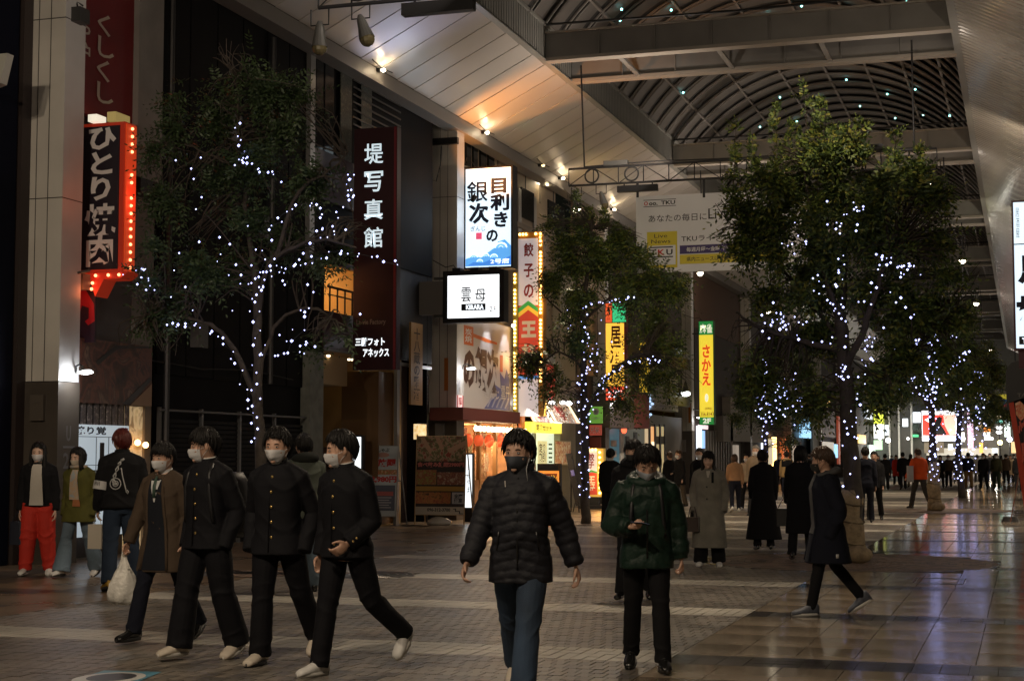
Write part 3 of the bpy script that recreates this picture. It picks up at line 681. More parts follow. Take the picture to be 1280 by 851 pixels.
# red arrow sign with bulbs
s = thing('grill_sign', 'black projecting sign with big white Japanese characters in a red frame of glowing bulbs', 'sign', yl(130, 250, 20.75))
Y = 20.75; b = boardY(101, 156, 150, 339, Y, s); M_rfr = mat('sign_red', (.42, .02, .012), .4, emit=(1, .08, .02), es=.10)
th = .34; q = MB(); q.box(b.at(-.04, -.012, 0)+Vector((0, .02, 0)), b.at(1.04, 1.012, 0)+Vector((0, th, 0))); build('box', q, M_rfr, s)
b.panel('face', .05, .012, .93, .988, mat('sign_black', (.012, .01, .02), .4), d=.0, t=.03)
b.text('ひとり', .20, .02, .86, .52, mat('letter_white', (.72, .70, .70), .5), .035, vert=True, d=.004); b.text('焼肉', .14, .54, .88, .97, mat('letter_white', (.72, .70, .70), .5), .03, vert=True, d=.004)
a = b.at(.5, 1.0); q = MB()
q.prism([b.at(-.04, 1.01), b.at(1.2, 1.01), b.at(1.0, 1.055), b.at(.62, 1.055), b.at(.42, 1.17), b.at(.30, 1.06)], (0, th, 0)); build('arrow_point', q, M_rfr, s)
xr = b.at(1.04, 0).x+.002; BR = emat('bulb_red', (1, .30, .12), 5); k = 0
M_bs = mat('sign_red_side', (.5, .03, .01), .35, emit=(1, .10, .02), es=.30)
build('bulb_strip', MB().box((xr, Y+.04, b.at(0, 1).z), (xr+.02, Y+th-.02, b.at(0, 0).z)), M_bs, s)
for i in range(19):
    z = b.at(0, (i+.5)/19).z
    if i in (4, 5, 8): continue
    build('bulb', MB().ball((xr+.03, Y+.18, z), .024, nu=8, nv=6), BR, s)
for (u, v) in ((.15, 1.035), (.45, 1.03), (.75, 1.03), (1.0, 1.03), (.38, 1.08), (.36, 1.12), (.22, 1.045)):
    p = b.at(u, v, .03); build('bulb', MB().ball(p, .024, nu=8, nv=6), BR, s)
lamp('POINT', (xr+.3, Y+.18, b.at(0, .5).z), 10, (1, .16, .05), s, size=.3); lamp('POINT', (b.at(.4, 1.1).x, Y-.25, b.at(0, 1.15).z), 6, (1, .2, .06), s, size=.15)
t = thing('bracket_box', 'grey box on a bracket arm at the foot of the red bulb sign', 'lamp', yl(100, 350, 20.6))
a = yl(94, 343, 20.6); c = yl(108, 362, 20.6); build('box', MB().box((a.x, 20.5, c.z), (c.x, 20.7, a.z)), M_can, t); build('arm', MB().tube([(-13.2, 20.3, a.z-.02), (-13.1, 20.45, a.z+.03), (a.x+.1, 20.6, a.z+.02)], .02, 6), M_can, t)
s = thing('red_figure_sign', 'dark panel with a red curling emblem below the bulb sign', 'sign', yl(105, 395, 20.9))
b = boardY(92, 362, 118, 428, 20.9, s); b.panel('panel', 0, 0, 1, 1, mat('panel_plum', (.02, .01, .02), .5), d=0, t=.05)
b.poly('emblem', [(.0, .0), (.55, .0), (.95, .28), (1, .6), (.7, .68), (.55, .6), (.72, .55), (.72, .35), (.4, .3), (.2, .6), (.0, .95)], mat('emblem_red', (.28, .01, .02), .5))
p = wl(93, 153+0, -13.2); t = thing('speaker_box', 'small dark loudspeaker on the off white pillar near the top left', 'loudspeaker', (-13.1, 20.3, 8.2))
a = yl(88, 12, 20.1); c = yl(105, 28, 20.1); build('cabinet', MB().box((a.x, 20.0, c.z), (c.x, 20.25, a.z)), mat('spk', (.035, .035, .035), .5), t); build('bracket', MB().tube([((a.x+c.x)/2, 20.12, a.z), ((a.x+c.x)/2-.05, 20.15, a.z+.12), (-13.2, 20.3, a.z+.1)], .015, 5), M_dark, t)

# ---- tall black house with hoarding
h = thing('black_house', 'tall unlit black house front with shutters behind the big tree at left', 'building', (F-4, 25.5, 0))
ya = wl(199, 400, F).y; yb = wl(388, 400, F).y
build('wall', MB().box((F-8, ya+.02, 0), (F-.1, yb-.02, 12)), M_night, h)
for i in range(6):
    y0 = ya+i*(yb-ya)/6+.06; build('cladding_panel', MB().box((F-.1, y0, 2.9), (F-.06, y0+(yb-ya)/6-.05, 9.6)), mat('facade_black2', (.0075, .007, .008), .7, spec=.12, var=.2, vs=1), h)
for z in (.12, 1.15): pass
q = MB(); y0 = ya+.1
for i in range(26): q.box((F-.08, y0, .1+i*.08), (F-.045, yb-.1, .1+i*.08+.06))
build('shutter_slat', q, mat('shutter_grey', (.012, .012, .013), .6, spec=.15), h)
q = MB()
for i in range(5): yy = ya+.1+i*(yb-ya-.2)/4; q.box((F-.06, yy-.03, 0), (F+.0, yy+.03, 2.35))
q.tube([(F+.02, ya, 2.3), (F+.02, yb, 2.3)], .022, 6); build('hoarding_frame', q, mat('frame_grey', (.13, .13, .13), .4, metal=.5), h)

for yy, z0, z1 in ((23.4, .1, 9.5), (27.2, 2.9, 9.5)): build('drainpipe', MB().tube([(F+.02, yy, z0), (F+.02, yy, z1)], .05, 8), mat('pipe_dark', (.03, .03, .032), .5), h)
build('cable_run', MB().tube([(F+.01, 22.7, 3.1), (F+.01, 24.6, 3.04), (F+.01, 26.3, 3.12), (F+.01, 28.2, 3.02)], .014, 5), M_cable, h)
for yy, z in ((24.3, 3.4), (26.6, 5.6), (23.0, 6.4)): build('service_box', MB().box((F-.06, yy, z), (F+.10, yy+.34, z+.42)), mat('service_grey', (.07, .07, .072), .5), h)
build('vent_cover', MB().box((F-.06, 25.2, 7.2), (F+.05, 25.9, 7.7)), mat('service_grey', (.07, .07, .072), .5), h)
# ---- photo studio
h = thing('photo_studio', 'photo studio building with lit balcony, dark red wall bands and warm lit shop below', 'building', (F-4, 31.5, 0))
ya = wl(388, 400, F).y; yb = wl(539, 400, F).y
W('concrete_column', h, 388, 405, 440, 0, mat('column_green_grey', (.15, .16, .14), .6, var=.3, vs=5), F+.1, .35)
W('mullion', h, 386, 392, 30, 335, M_alu, F+.04, .1)
build('back_wall', MB().box((F-7, yb-.02, 0), (F-.1, yb+.02, 12)).box((F-7, ya, 0), (F-6.9, yb, 12)), M_night, h)
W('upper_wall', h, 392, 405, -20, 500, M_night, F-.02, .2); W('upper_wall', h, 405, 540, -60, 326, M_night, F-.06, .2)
for i, (a, b_, c, d) in enumerate([(393, 402, 48, 215), (404, 415, 55, 225), (424, 436, 66, 240), (449, 463, 82, 215)]):
    W('window', h, a, b_, c, d, M_glass, F, .03)
Mg = photo_mat('patterned_glass', [(.01, .012, .01), (.09, .10, .08), (.03, .035, .03), (.15, .16, .13)], 9, .3)
W('patterned_window', h, 424, 438, 70, 240, Mg, F+.015, .02); W('patterned_window', h, 450, 463, 86, 215, Mg, F+.015, .02)
for i in range(9): W('window_bar', h, 440, 500, 96+i*9, 98+i*9, mat('bar_dim', (.05, .045, .04), .5), F+.03, .02)
W('red_band', h, 392, 447, 195, 255, M_maroon, F+.02, .1); W('red_band', h, 405, 447, 392, 438, M_maroon, F+.02, .1); W('red_band', h, 392, 447, 326, 332, M_maroon, F+.02, .1)
W('lower_wall', h, 495, 540, 326, 452, mat('wall_recess', (.014, .013, .014), .6), F-.1, .1)
# lit balcony room
D, y0, y1 = room(h, 405, 447, wl(425, 392, F).z, wl(425, 332, F).z, mat('ochre_wall', (.55, .33, .10), .7), 1.6, X=F-.05, watts=30)
q = MB(); zt = wl(425, 362, F).z; zb = wl(425, 392, F).z
q.tube([(F+.03, y0, zt), (F+.03, y1, zt)], .025, 6); q.tube([(F+.03, y0, zt-.16), (F+.03, y1, zt-.16)], .015, 6)
for i in range(5): yy = y0+.1+i*(y1-y0-.2)/4; q.tube([(F+.03, yy, zb), (F+.03, yy, zt)], .02, 6)
build('railing', q, M_dark, h)
# shop below
z1 = wl(445, 440, F).z; D, y0, y1 = room(h, 405, 500, .02, z1, mat('ochre_wall2', (.46, .29, .12), .65, var=.1, vs=2), 3.2, watts=170)
W('shop_header', h, 405, 500, 436, 444, mat('header_grey', (.2, .19, .17), .5), F, .14)
za = wl(430, 466, F-.9).z; build('bulkhead', MB().box((F-2.2, y0, za-.9+.62), (F-1.0, y0+(y1-y0)*.75, za+.75)), mat('ochre_bulk', (.52, .40, .24), .6), h)
build('dark_counter', MB().box((F-2.9, y0, .0), (F-1.3, y1-.6, 1.75)).box((F-3.1, y0, 1.75), (F-2.2, y1-.6, 2.0)), mat('counter_dark', (.05, .03, .02), .5), h)
build('side_panel', MB().box((F-1.2, y1-.9, 0), (F-.3, y1-.02, z1-.3)), mat('panel_brown', (.16, .085, .035), .5), h)
for i in range(3):
    yy = y0+.5+i*1.05; q = MB(); q.tube([(F-1.9, yy, 1.76), (F-1.9, yy, 1.95), (F-1.9, yy, 2.05), (F-1.9, yy, 2.2)], [.05, .11, .05, .09], 8); q.ball((F-1.9, yy, 2.3), .09, nu=8, nv=6); build('ornament', q, mat('ornament_bronze', (.25, .15, .05), .3, metal=.7), h)
    build('ornament_light', MB().ball((F-1.7, yy+.14, 2.28), .035, nu=6, nv=5), emat('downlight_glow', (1, .8, .5), 8), h)
W('door_frame', h, 497, 500, 440, 0, M_alu, F+.01, .08); W('door_frame', h, 495, 540, 455, 459, M_alu, F+.01, .08)
# recess beside the pillar
W('recess_wall', h, 500, 539, 460, 0, mat('recess_brown', (.055, .035, .03), .6), F-.6, .1)
W('louvre_wall', h, 528, 536, 405, 505, mat('louvre', (.07, .07, .075), .5), F-.3, .1)
for i in range(24): W('louvre_slat', h, 528, 536, 405+i*4.2, 407+i*4.2, M_dark, F-.27, .03)
s = thing('wooden_name_board', 'tall narrow wooden name board with dark brush characters beside the grey pillar', 'sign', wl(521, 455, F+.1))
b = boardX(514, 404, 528, 506, F+.12, s); b.panel('board', 0, 0, 1, 1, mat('name_wood', (.34, .19, .07), .5, var=.2, vs=6, stretch=(1, 1, .2)), d=0, t=.05); b.text('十八蔵の雅酒', .22, .06, .78, .94, mat('brush_brown', (.05, .025, .012), .6), .02, vert=True, d=.004)
s = thing('gold_light_box', 'small glowing gold light box low in the recess beside the pillar', 'light box', wl(528, 540, F)); b = boardX(522, 530, 533, 549, F+.05, s); b.panel('box', 0, 0, 1, 1, photo_mat('gold_box', [(.4, .2, .05), (.9, .6, .25), (1, .8, .5)], 8, .5, emit=.9), d=0, t=.1); b.panel('frame', -.06, -.06, 1.06, .0, M_dark, d=.005)
# the dark red sign with white letters
s = thing('studio_sign', 'tall dark red projecting sign with four white characters and small lettering', 'sign', yl(470, 310, 30.9))
b = boardY(443, 160, 495, 462, 30.9, s); q = MB(); q.box(b.at(0, 0, 0), b.at(1, 1, 0)+Vector((0, .22, 0))); build('box', q, M_maroon, s)
b.panel('edge_band', .93, 0, .985, 1, mat('sign_maroon_light', (.2, .02, .03), .4))
LETW = emat('letters_lit', (.75, .92, 1), .75, (.8, .85, .88))
for i, ch in enumerate('堤写真館'): b.text(ch, .24, .065+i*.116, .68, .150+i*.116, LETW, .012, d=.004)
b.text('La-vie Factory', .08, .793, .76, .82, mat('letters_dim', (.25, .2, .18), .5), .02, d=.004)
b.text('三階フォト', .06, .868, .74, .902, emat('letters_lit2', (.9, .95, 1), 1.3), .03, d=.004); b.text('アネックス', .24, .912, .84, .948, emat('letters_lit2', (.9, .95, 1), 1.3), .03, d=.004)

# ---- fish restaurant building, behind the pillar
h = thing('tavern_building', 'beige office building over the tavern with a band of upper windows', 'building', (F-4, 41, 0))
ya = wl(579.5, 400, F).y; yb = wl(652, 400, F).y
build('wall', MB().box((F-7, ya-.6, wl(600, 403, F).z), (F-.14, wl(700, 400, F).y, 12)), M_beige, h)
q = MB()
for (a, b_) in ((583, 589), (592, 597), (601, 608), (611, 618)): W('window', h, a, b_, 165+(a-583)*.6, 208+(a-583)*.3, M_glass, F-.08, .06)
W('window', h, 652, 668, 238, 275, M_glass, F-.1, .05); W('window', h, 648, 652, 236, 300, M_alu, F-.09, .05); W('window', h, 686, 706, 255, 290, M_glass, F-.1, .05); W('window', h, 668, 671, 247, 300, M_alu, F-.09, .05)
for a in (622, 640, 657, 675, 692): W('panel_joint', h, a, a+.8, 150, 236+(a-622)*.35, M_seam, F-.128, .02)
W('ledge', h, 640, 760, wl(700, 300, F).z+.0, wl(700, 306, F).z, mat('ledge', (.22, .18, .14), .6), F-.05, .2)
p = wl(674, 228, F-.1); build('soffit_lamp', MB().ball(p, (.05, .14, .05), nu=8, nv=6), emat('bulb_on', (1, .85, .62), 22), h); lamp('POINT', p+Vector((.25, 0, -.1)), 12, (1, .78, .45), h, size=.05)
W('beige_pier', h, 700, 719, 310, 0, mat('pier_beige', (.33, .30, .22), .6, var=.1), F+.1, .3)
W('beige_pier', h, 719, 741, 310, 0, mat('pier_dark', (.05, .045, .04), .6), F-.05, .2)
W('upper_block', h, 725, 760, 262, 470, mat('block_beige', (.33, .24, .17), .6), F+.05, .3)
# wall picture of the tavern
s = thing('tavern_wall_sign', 'large pale wall picture with huge brush lettering and blue waves over the tavern awning', 'sign', wl(609, 456, F+.1))
b = boardX(579, 402, 641, 513, F+.1, s); b.panel('panel', 0, 0, 1, 1, mat('panel_pale', (.50, .49, .49), .45), d=0, t=.25)
b.panel('frame', .93, 0, 1, 1, M_alu, d=.01)
OR = mat('stamp_orange', (.6, .12, .02), .5)
BR2 = mat('brush_ink', (.05, .02, .015), .5); b.panel('stamp', -.0, .10, .19, .31, OR, d=.004); b.text('炭焼', .03, .13, .16, .28, WHT, .01, vert=True, d=.008)
b.poly('roof_line', [(.19, .17), (.66, .215), (.66, .24), (.42, .235), (.19, .21)], OR, d=.004)
b.text('の銀次', .0, .30, .70, .80, BR2, .05, d=.006); b.panel('stamp', .72, .35, .78, .54, mat('stamp_red', (.5, .04, .02), .5), d=.004)
bl = mat('wave_blue', (.08, .10, .30), .5)
b.poly('wave', [(.40, .98), (.52, .88), (.66, .82), (.62, .70), (.74, .74), (.72, .55), (.82, .62), (.86, .5), (.92, .6), (.93, .98)], bl, d=.004)
for i in range(5): b.poly('wave_line', [(.45+i*.09, .96), (.52+i*.09, .86), (.60+i*.075, .83), (.61+i*.075, .85), (.54+i*.09, .88), (.48+i*.09, .96)], mat('wave_pale', (.35, .36, .5), .5), d=.008)
b.text('きんじ', .42, .76, .70, .86, mat('pale_letter', (.6, .6, .62), .5), .01, d=.01); b.text('雲丹', .74, .70, .92, .86, mat('pale_letter', (.6, .6, .62), .5), .01, d=.01)
for x in (.45, .82): p = b.at(x, -.0, .25); build('wash_lamp', MB().ball(p, .05, nu=8, nv=6), emat('plate_bulb', (1, 1, 1), 14), s); lamp('SPOT', p+Vector((.12, 0, .05)), 42, (.95, .95, 1), s, b.at(x, .5, 0), size=.05, angle=80)
# tavern ground floor
h2 = thing('shop_front', 'tavern shop front with maroon awning, a row of warm bulbs and posters', 'shop front', wl(610, 640, F))
W('awning', h2, 579, 650, 512, 527, mat('awning_maroon', (.12, .025, .02), .6), F+.75, .85)
y0 = wl(579, 600, F).y; y1 = wl(645, 600, F).y; zt = wl(610, 527, F).z-.05
D, a_, b_ = room(h2, 579, 646, .02, zt, mat('tavern_wall', (.5, .27, .12), .6, var=.3, vs=4), 2.2, X=F-.1, watts=260, col=(1, .70, .40))
mm = photo_mat('poster_mix', [(.35, .12, .04), (.6, .35, .15), (.2, .06, .03), (.8, .6, .4), (.4, .1, .06)], 5, .5)
build('poster_wall', MB().box((F-.6, y0+.1, .2), (F-.55, y0+(y1-y0)*.42, 2.3)).box((F-.5, y0+(y1-y0)*.5, .2), (F-.45, y0+(y1-y0)*.72, 2.3)), mm, h2)
for i in range(7):
    yy = y0+.25+i*(y1-y0-.5)/6; zz = 1.15+.35*(i % 3); build('menu_sheet', MB().box((F-.20, yy, zz), (F-.18, yy+.34, zz+.48)), photo_mat('menu_sheet_%d' % (i % 3), [((.55, .5, .35), (.5, .1, .05), (.7, .65, .5)), ((.6, .45, .1), (.2, .05, .02), (.8, .7, .4)), ((.7, .68, .6), (.35, .3, .25), (.6, .1, .08))][i % 3], 16, .5, vm=.5), h2)
for i in range(5):
    yy = y0+.5+i*(y1-y0-1)/4; q = MB(); q.ball((F-.05, yy, zt-.45), (.13, .13, .17), nu=12, nv=8); build('paper_lantern', q, mat('lantern_red', (.5, .05, .02), .6, emit=(1, .15, .04), es=.5), h2)
build('counter', MB().box((F-1.5, y0+.2, 0), (F-1.1, y1-.6, 1.05)), mat('counter_wood', (.22, .11, .05), .4), h2)
for i in range(14):
    yy = y0+.15+i*(y1-y0-.3)/13; build('bulb', MB().ball((F+.3, yy, zt-.16), .07, nu=8, nv=6), emat('bulb_warm', (1, .78, .42), 14), h2)
lamp('AREA', (F+.3, (y0+y1)/2, zt-.3), 70, (1, .7, .36), h2, aim=(F+1.4, (y0+y1)/2, 0), size=1.6)
for a in (600, 620, 641): W('door_post', h2, a, a+2, 527, 0, mat('post_wood', (.35, .18, .07), .5), F, .1)
W('low_wall', h2, 579, 600, 600, 0, mat('low_wall', (.3, .15, .07), .6), F-.02, .08)
# big blue white sign
def sign_wiring(s, b, Y, depth, n=2):
    a = b.at(0, .1); 
    for v in (.12, .85)[:n]: p = b.at(0, v); build('bracket_arm', MB().box((p.x-.28, Y+depth*.35, p.z-.03), (p.x, Y+depth*.6, p.z+.03)), M_can, s)
    p = b.at(.2, 0); build('supply_cable', MB().tube([p+Vector((0, depth*.5, 0)), p+Vector((-.1, depth*.5, .16)), p+Vector((-.3, depth*.5, .12)), Vector((-13.3, Y+depth*.5, p.z+.3))], .012, 5), M_cable, s)
def lit_box(nm, lab, px0, py0, px1, py1, Y, depth, frame=.03, face=None, fm=None, es=None):
    s = thing(nm, lab, 'sign', yl((px0+px1)/2, (py0+py1)/2, Y)); b = boardY(px0, py0, px1, py1, Y, s)
    q = MB(); q.box(b.at(0, 0, 0)+Vector((0, .03, 0)), b.at(1, 1, 0)+Vector((0, depth, 0))); build('casing', q, fm or M_dark, s)
    w = b.r.length; hh = b.u.length; fx = frame/w; fy = frame/hh
    q = MB(); 
    for a0, b0, a1, b1 in ((0, 0, 1, fy), (0, 1-fy, 1, 1), (0, fy, fx, 1-fy), (1-fx, fy, 1, 1-fy)):
        q.box(b.at(a0, b0, .02), b.at(a1, b1, -.03))
    build('frame', q, fm or M_dark, s); b.panel('lit_face', fx, fy, 1-fx, 1-fy, face or LIT, d=-.005, t=.02); b.lay = 0
    if px0 < 1000: sign_wiring(s, b, Y, depth)
    return s, b
SGN_BLUEW = emat('sign_bluewhite', (.72, .88, 1), 1.15)
s, b = lit_box('tavern_sign', 'big lit white projecting sign with bold dark brush characters over blue waves', 580, 208, 641, 336, 37.6, .38, .045, SGN_BLUEW)
INKN = mat('ink_navy', (.01, .015, .05), .6)
for ch, a0, b0, a1, b1 in (('目', .56, .12, .87, .27), ('利', .54, .275, .93, .44), ('き', .62, .45, .90, .60), ('の', .46, .62, .70, .74), ('銀', .06, .14, .49, .345), ('次', .10, .355, .52, .56)): b.text(ch, a0, b0, a1, b1, INKN, .014 if ch == '銀' else .042, d=.004)
b.text('ぎんじ', .14, .58, .44, .63, mat('ink_blue', (.03, .08, .25), .5), .005, d=.004); b.panel('stamp', .25, .645, .37, .71, emat('stamp_lit', (.9, .1, .2), .7), d=.004)
wv = [emat('wave_lit_%d' % i, c, .9) for i, c in enumerate(((.06, .25, .75), (.12, .42, .9), (.30, .65, 1)))]
b.poly('wave', [(.04, .97), (.04, .90), (.20, .86), (.35, .89), (.5, .84), (.62, .80), (.70, .74), (.84, .72), (.96, .78), (.96, .97)], wv[1], d=.004)
b.poly('wave', [(.04, .97), (.2, .93), (.4, .94), (.6, .90), (.75, .92), (.96, .88), (.96, .97)], wv[0], d=.007)
for cx, cy, r in ((.2, .885, .07), (.45, .88, .06), (.76, .80, .10), (.33, .93, .05), (.62, .89, .06)):
    for rr in (1, .66, .36):
        b.poly('wave_curl', [(cx+r*rr*math.cos(t)*1.3, cy-r*rr*math.sin(t)*.55) for t in [i*PI/9 for i in range(10)]]+[(cx+r*rr*.8*math.cos(t)*1.3, cy-r*rr*.8*math.sin(t)*.5) for t in [PI-i*PI/9 for i in range(10)]], LIT if rr != .66 else wv[2], d=.010)
b.text('2号店', .55, .905, .93, .955, LIT, .02, d=.014)
lamp('AREA', b.at(.5, .5, .25), 9, (.75, .88, 1), s, aim=b.at(.5, .5, 3), size=.8)
s, b = lit_box('cafe_sign', 'square lit white projecting sign with thin brush characters in a black frame', 554, 338, 630, 403, 35.2, .34, .11, emat('sign_white', (.95, .98, 1), 1.5))
b.text('雲', .30, .32, .46, .60, INK, .01, d=.0); b.text('母', .53, .36, .70, .60, INK, .01, d=.0); b.panel('name_bar', .30, .64, .70, .77, INK, d=0.); b.text('KIRARA', .38, .66, .67, .75, LIT, .04, d=.004); b.text('2F', .76, .70, .88, .80, mat('grey_letter', (.3, .3, .32), .5), .0, d=0)
b.text('しゃぶしゃぶ', .18, .14, .80, .20, mat('grey_letter', (.3, .3, .32), .5), .0, d=0)
a = yl(515, 353, 35.3); c = yl(555, 393, 35.3); build('bracket_box', MB().box((a.x, 35.25, c.z), (c.x-.02, 35.5, a.z)), mat('bracket_grey', (.2, .19, .18), .5), s)
for i in range(3): build('top_bracket', MB().box(b.at(.15+i*.3, -.06, 0), b.at(.28+i*.3, 0, 0)+Vector((0, .3, 0))), M_dark, s)

# ---- dumpling restaurant
h = thing('dumpling_restaurant', 'dumpling restaurant front with tilted lit food boards and yellow menu sign', 'shop front', wl(675, 640, F))
ya = wl(652, 400, F).y; yb = wl(700, 400, F).y
M_white = mat('panel_white', (.5, .5, .48), .4)
W('wall', h, 646, 700, 440, 500, M_white, F-.05, .1)
W('white_panel', h, 641, 662, 448, 505, emat('panel_softlit', (.8, .9, 1), .6, (.6, .62, .65)), F+.05, .1)
b = boardX(643, 478, 664, 495, F+.1, h); b.panel('orange_board', 0, 0, 1, 1, emat('orange_lit', (1, .5, .05), .8), d=0, t=.05); b.text('お持ち帰り', .12, .25, .88, .75, INK, .02)
b = boardX(667, 455, 694, 498, F+.35, h); b.panel('red_box', 0, 0, 1, 1, mat('box_red', (.55, .04, .03), .5, emit=(1, .08, .04), es=.22), d=0, t=.5)
# tilted food boards
fp = [photo_mat('dumpling_photo', [(.5, .3, .15), (.85, .7, .5), (.3, .05, .03), (.9, .85, .75)], 4, .4, emit=.9, seed=3), photo_mat('noodle_photo', [(.35, .06, .03), (.7, .45, .3), (.2, .12, .08), (.8, .75, .65)], 4, .4, emit=.8, seed=8)]
for i, (a, c) in enumerate(((646, 672), (672, 706))):
    pa = wl(a, 505, F); pc = wl(c, 505, F); z1 = wl(a, 503, F).z; z0 = wl(a, 527, F).z
    bb = Board((F+.15, pa.y, z1), (0, pc.y-pa.y-.1, 0), (-.35, 0, z1-z0), h)
    q = MB(); q.box((F-.05, pa.y, z0), (F+.12, pc.y-.1, z1)); bb.panel('food_board', 0, 0, 1, 1, fp[i], d=.02, t=.04)
    bb.poly('food_board_edge', [(.0, .0), (.16, .0), (.06, 1), (0, 1)], LITW, d=.03); bb.poly('food_board_edge', [(.92, 0), (1, 0), (1, 1), (.86, 1)], LITW, d=.03)
    bb.text('餃子' if i else '王将', .28, .15, .62, .9, mat('board_red', (.4, .02, .02), .5), .04, vert=True, d=.034)
for x in (660, 676, 690, 703): p = wl(x, 503, F+.5); build('wash_lamp', MB().ball(p, (.09, .12, .05), nu=8, nv=6), emat('plate_bulb', (1, 1, 1), 14), h)
lamp('AREA', wl(682, 500, F+1.0), 40, (1, .97, .85), h, aim=wl(682, 560, F+.2), size=1.0)
p = wl(711, 504, F+.7); q = MB(); q.tube([wl(701, 497, F), wl(706, 498, F+.4), p], .02, 5); build('lamp_arm', q, M_can, h); build('wash_lamp', MB().ball(p, (.1, .12, .06), nu=8, nv=6), emat('plate_bulb', (1, 1, 1), 14), h)
b = boardX(668, 528, 702, 541, F+.3, h); b.panel('yellow_board', 0, 0, 1, 1, emat('yellow_lit', (1, .85, .10), 1.0), d=0, t=.3); b.text('定食セット', .06, .2, .62, .8, INK, .03); b.panel('glare_strip', .0, -.25, 1, -.02, emat('tube_lit', (1, .97, .8), 3), d=.02)
W('lit_glass', h, 655, 700, 541, 0, emat('glass_greenish', (.85, .95, .7), .85, (.4, .4, .3)), F-.1, .04)
W('door_post', h, 668, 670, 541, 0, M_alu, F, .08); W('red_post', h, 652, 656, 520, 0, mat('post_red', (.35, .05, .02), .5, emit=(1, .3, .05), es=.25), F+.02, .1)
b = boardX(672, 551, 684, 580, F+.05, h); b.panel('price_sheet', 0, 0, 1, 1, emat('sheet_yellow', (1, .95, .5), .5, (.7, .65, .3)), d=0); b.text('定食\n割引', .15, .1, .85, .9, mat('sheet_ink', (.15, .12, .02), .5), .02)
q = MB(); a = wl(687, 552, F+.05)
for i in range(12): q.box((F+.02, a.y, a.z-.1-i*.13), (F+.05, a.y+.28, a.z-.05-i*.13))
build('slotted_rack', q, M_dark, h)
b = boardX(694, 552, 713, 580, F+.16, h); b.panel('menu_poster', -.05, -.05, 1.05, 1.05, mat('frame_cream', (.55, .48, .3), .5), d=0); b.panel('menu_poster', 0, 0, 1, 1, photo_mat('menu_red', [(.3, .03, .02), (.55, .12, .05), (.75, .5, .2), (.85, .75, .55)], 7, .4, emit=.18), d=.01)
s = thing('dumpling_sign', 'tall projecting sign, white above and red below, edged with rows of yellow bulbs', 'sign', yl(662, 390, 41.8))
b = boardY(648, 290, 679, 520, 41.8, s); b.panel('casing', 0, 0, 1, 1, mat('sign_gold', (.35, .18, .03), .4), d=-.01, t=.3)
Mpk = emat('sign_pinkwhite', (.75, .70, .78), .33, (.6, .58, .6)); b.panel('white_face', .0, .035, .80, .40, Mpk, d=.0)
RL = emat('red_lit', (.6, .06, .03), .38, (.4, .04, .02)); b.panel('red_face', 0, .40, .80, .78, RL, d=.0); GR = emat('green_lit', (.05, .4, .08), .4, (.03, .25, .05)); YLW = emat('gold_lit', (.9, .55, .05), .5, (.5, .3, .03))
b.poly('green_chevron', [(0, .415), (.4, .375), (.8, .415), (.8, .44), (.4, .40), (0, .44)], GR, d=.004); b.poly('gold_chevron', [(0, .44), (.4, .40), (.8, .44), (.8, .465), (.4, .425), (0, .465)], YLW, d=.004)
RDL = mat('letter_red', (.28, .02, .015), .5)
for i, ch in enumerate('餃子の'): b.text(ch, .22, .06+i*.112, .62, .135+i*.112, RDL, .03, d=.005)
b.text('王', .12, .485, .72, .575, WHT, .06, d=.005); b.text('将', .12, .61, .72, .70, WHT, .05, d=.005)
b.panel('blue_strip', 0, .78, .8, .80, emat('blue_lit', (.1, .3, .8), .5), d=.0); b.panel('lower_face', 0, .80, .8, 1.0, Mpk, d=.0)
BY = emat('bulb_yellow', (1, .58, .16), 7)
for i in range(40):
    if i % 9 == 4: continue
    build('bulb', MB().ball(b.at(.91, .012+i*.0205, .03), .038, nu=8, nv=6), BY, s)
for i in (0, 1, 2, 5): build('bulb', MB().ball(b.at(.07+i*.13, .012, .03), .038, nu=8, nv=6), BY, s)
q = b.at(-.12, .22, .1); build('bulb_rail', MB().box(b.at(-.20, .22, .05), b.at(-.02, 1.0, -.05)), mat('rail_green_gold', (.25, .22, .05), .5), s)
for i in range(36):
    if i % 8 == 3: continue
    build('bulb', MB().ball(b.at(-.11, .232+i*.0213, .09), .036, nu=8, nv=6), BY, s)
lamp('POINT', b.at(1.2, .4, .3), 20, (1, .55, .18), s, size=.3); lamp('POINT', b.at(-.2, .7, .4), 12, (1, .55, .18), s, size=.3)
# standing dumpling sign on the pavement
p = fl(700, 628); p = Vector((-12.2, (p.y+45.5)/2 if False else 46.2, 0))
s = thing('standing_dumpling_sign', 'waist high standing sign edged with glowing yellow bulbs by the tree trunk', 'sign', p)
b = boardY(732, 563, 752, 618, 46.2, s); b.O.x = yl(732, 563, 46.2).x; b.panel('casing', -.12, -.05, 1.12, 1.05, emat('sign_amber', (1, .6, .1), .35, (.5, .3, .05)), d=-.01, t=.25)
b.panel('white_face', 0, 0, .72, .5, Mpk, d=0); b.panel('red_face', 0, .48, .72, 1, RL, d=0); b.poly('green_chevron', [(0, .5), (.36, .44), (.72, .48), (.72, .52), (.36, .48), (0, .54)], GR, d=.004); b.text('王将', .1, .58, .6, .92, WHT, .04, vert=True, d=.006); b.text('餃子', .15, .06, .55, .4, RDL, .03, vert=True, d=.006)
for i in range(9): build('bulb', MB().ball(b.at(.9, .04+i*.115, .03), .04, nu=8, nv=6), BY, s)
for i in range(4): build('bulb', MB().ball(b.at(.05+i*.2, -.02, .03), .04, nu=8, nv=6), BY, s)
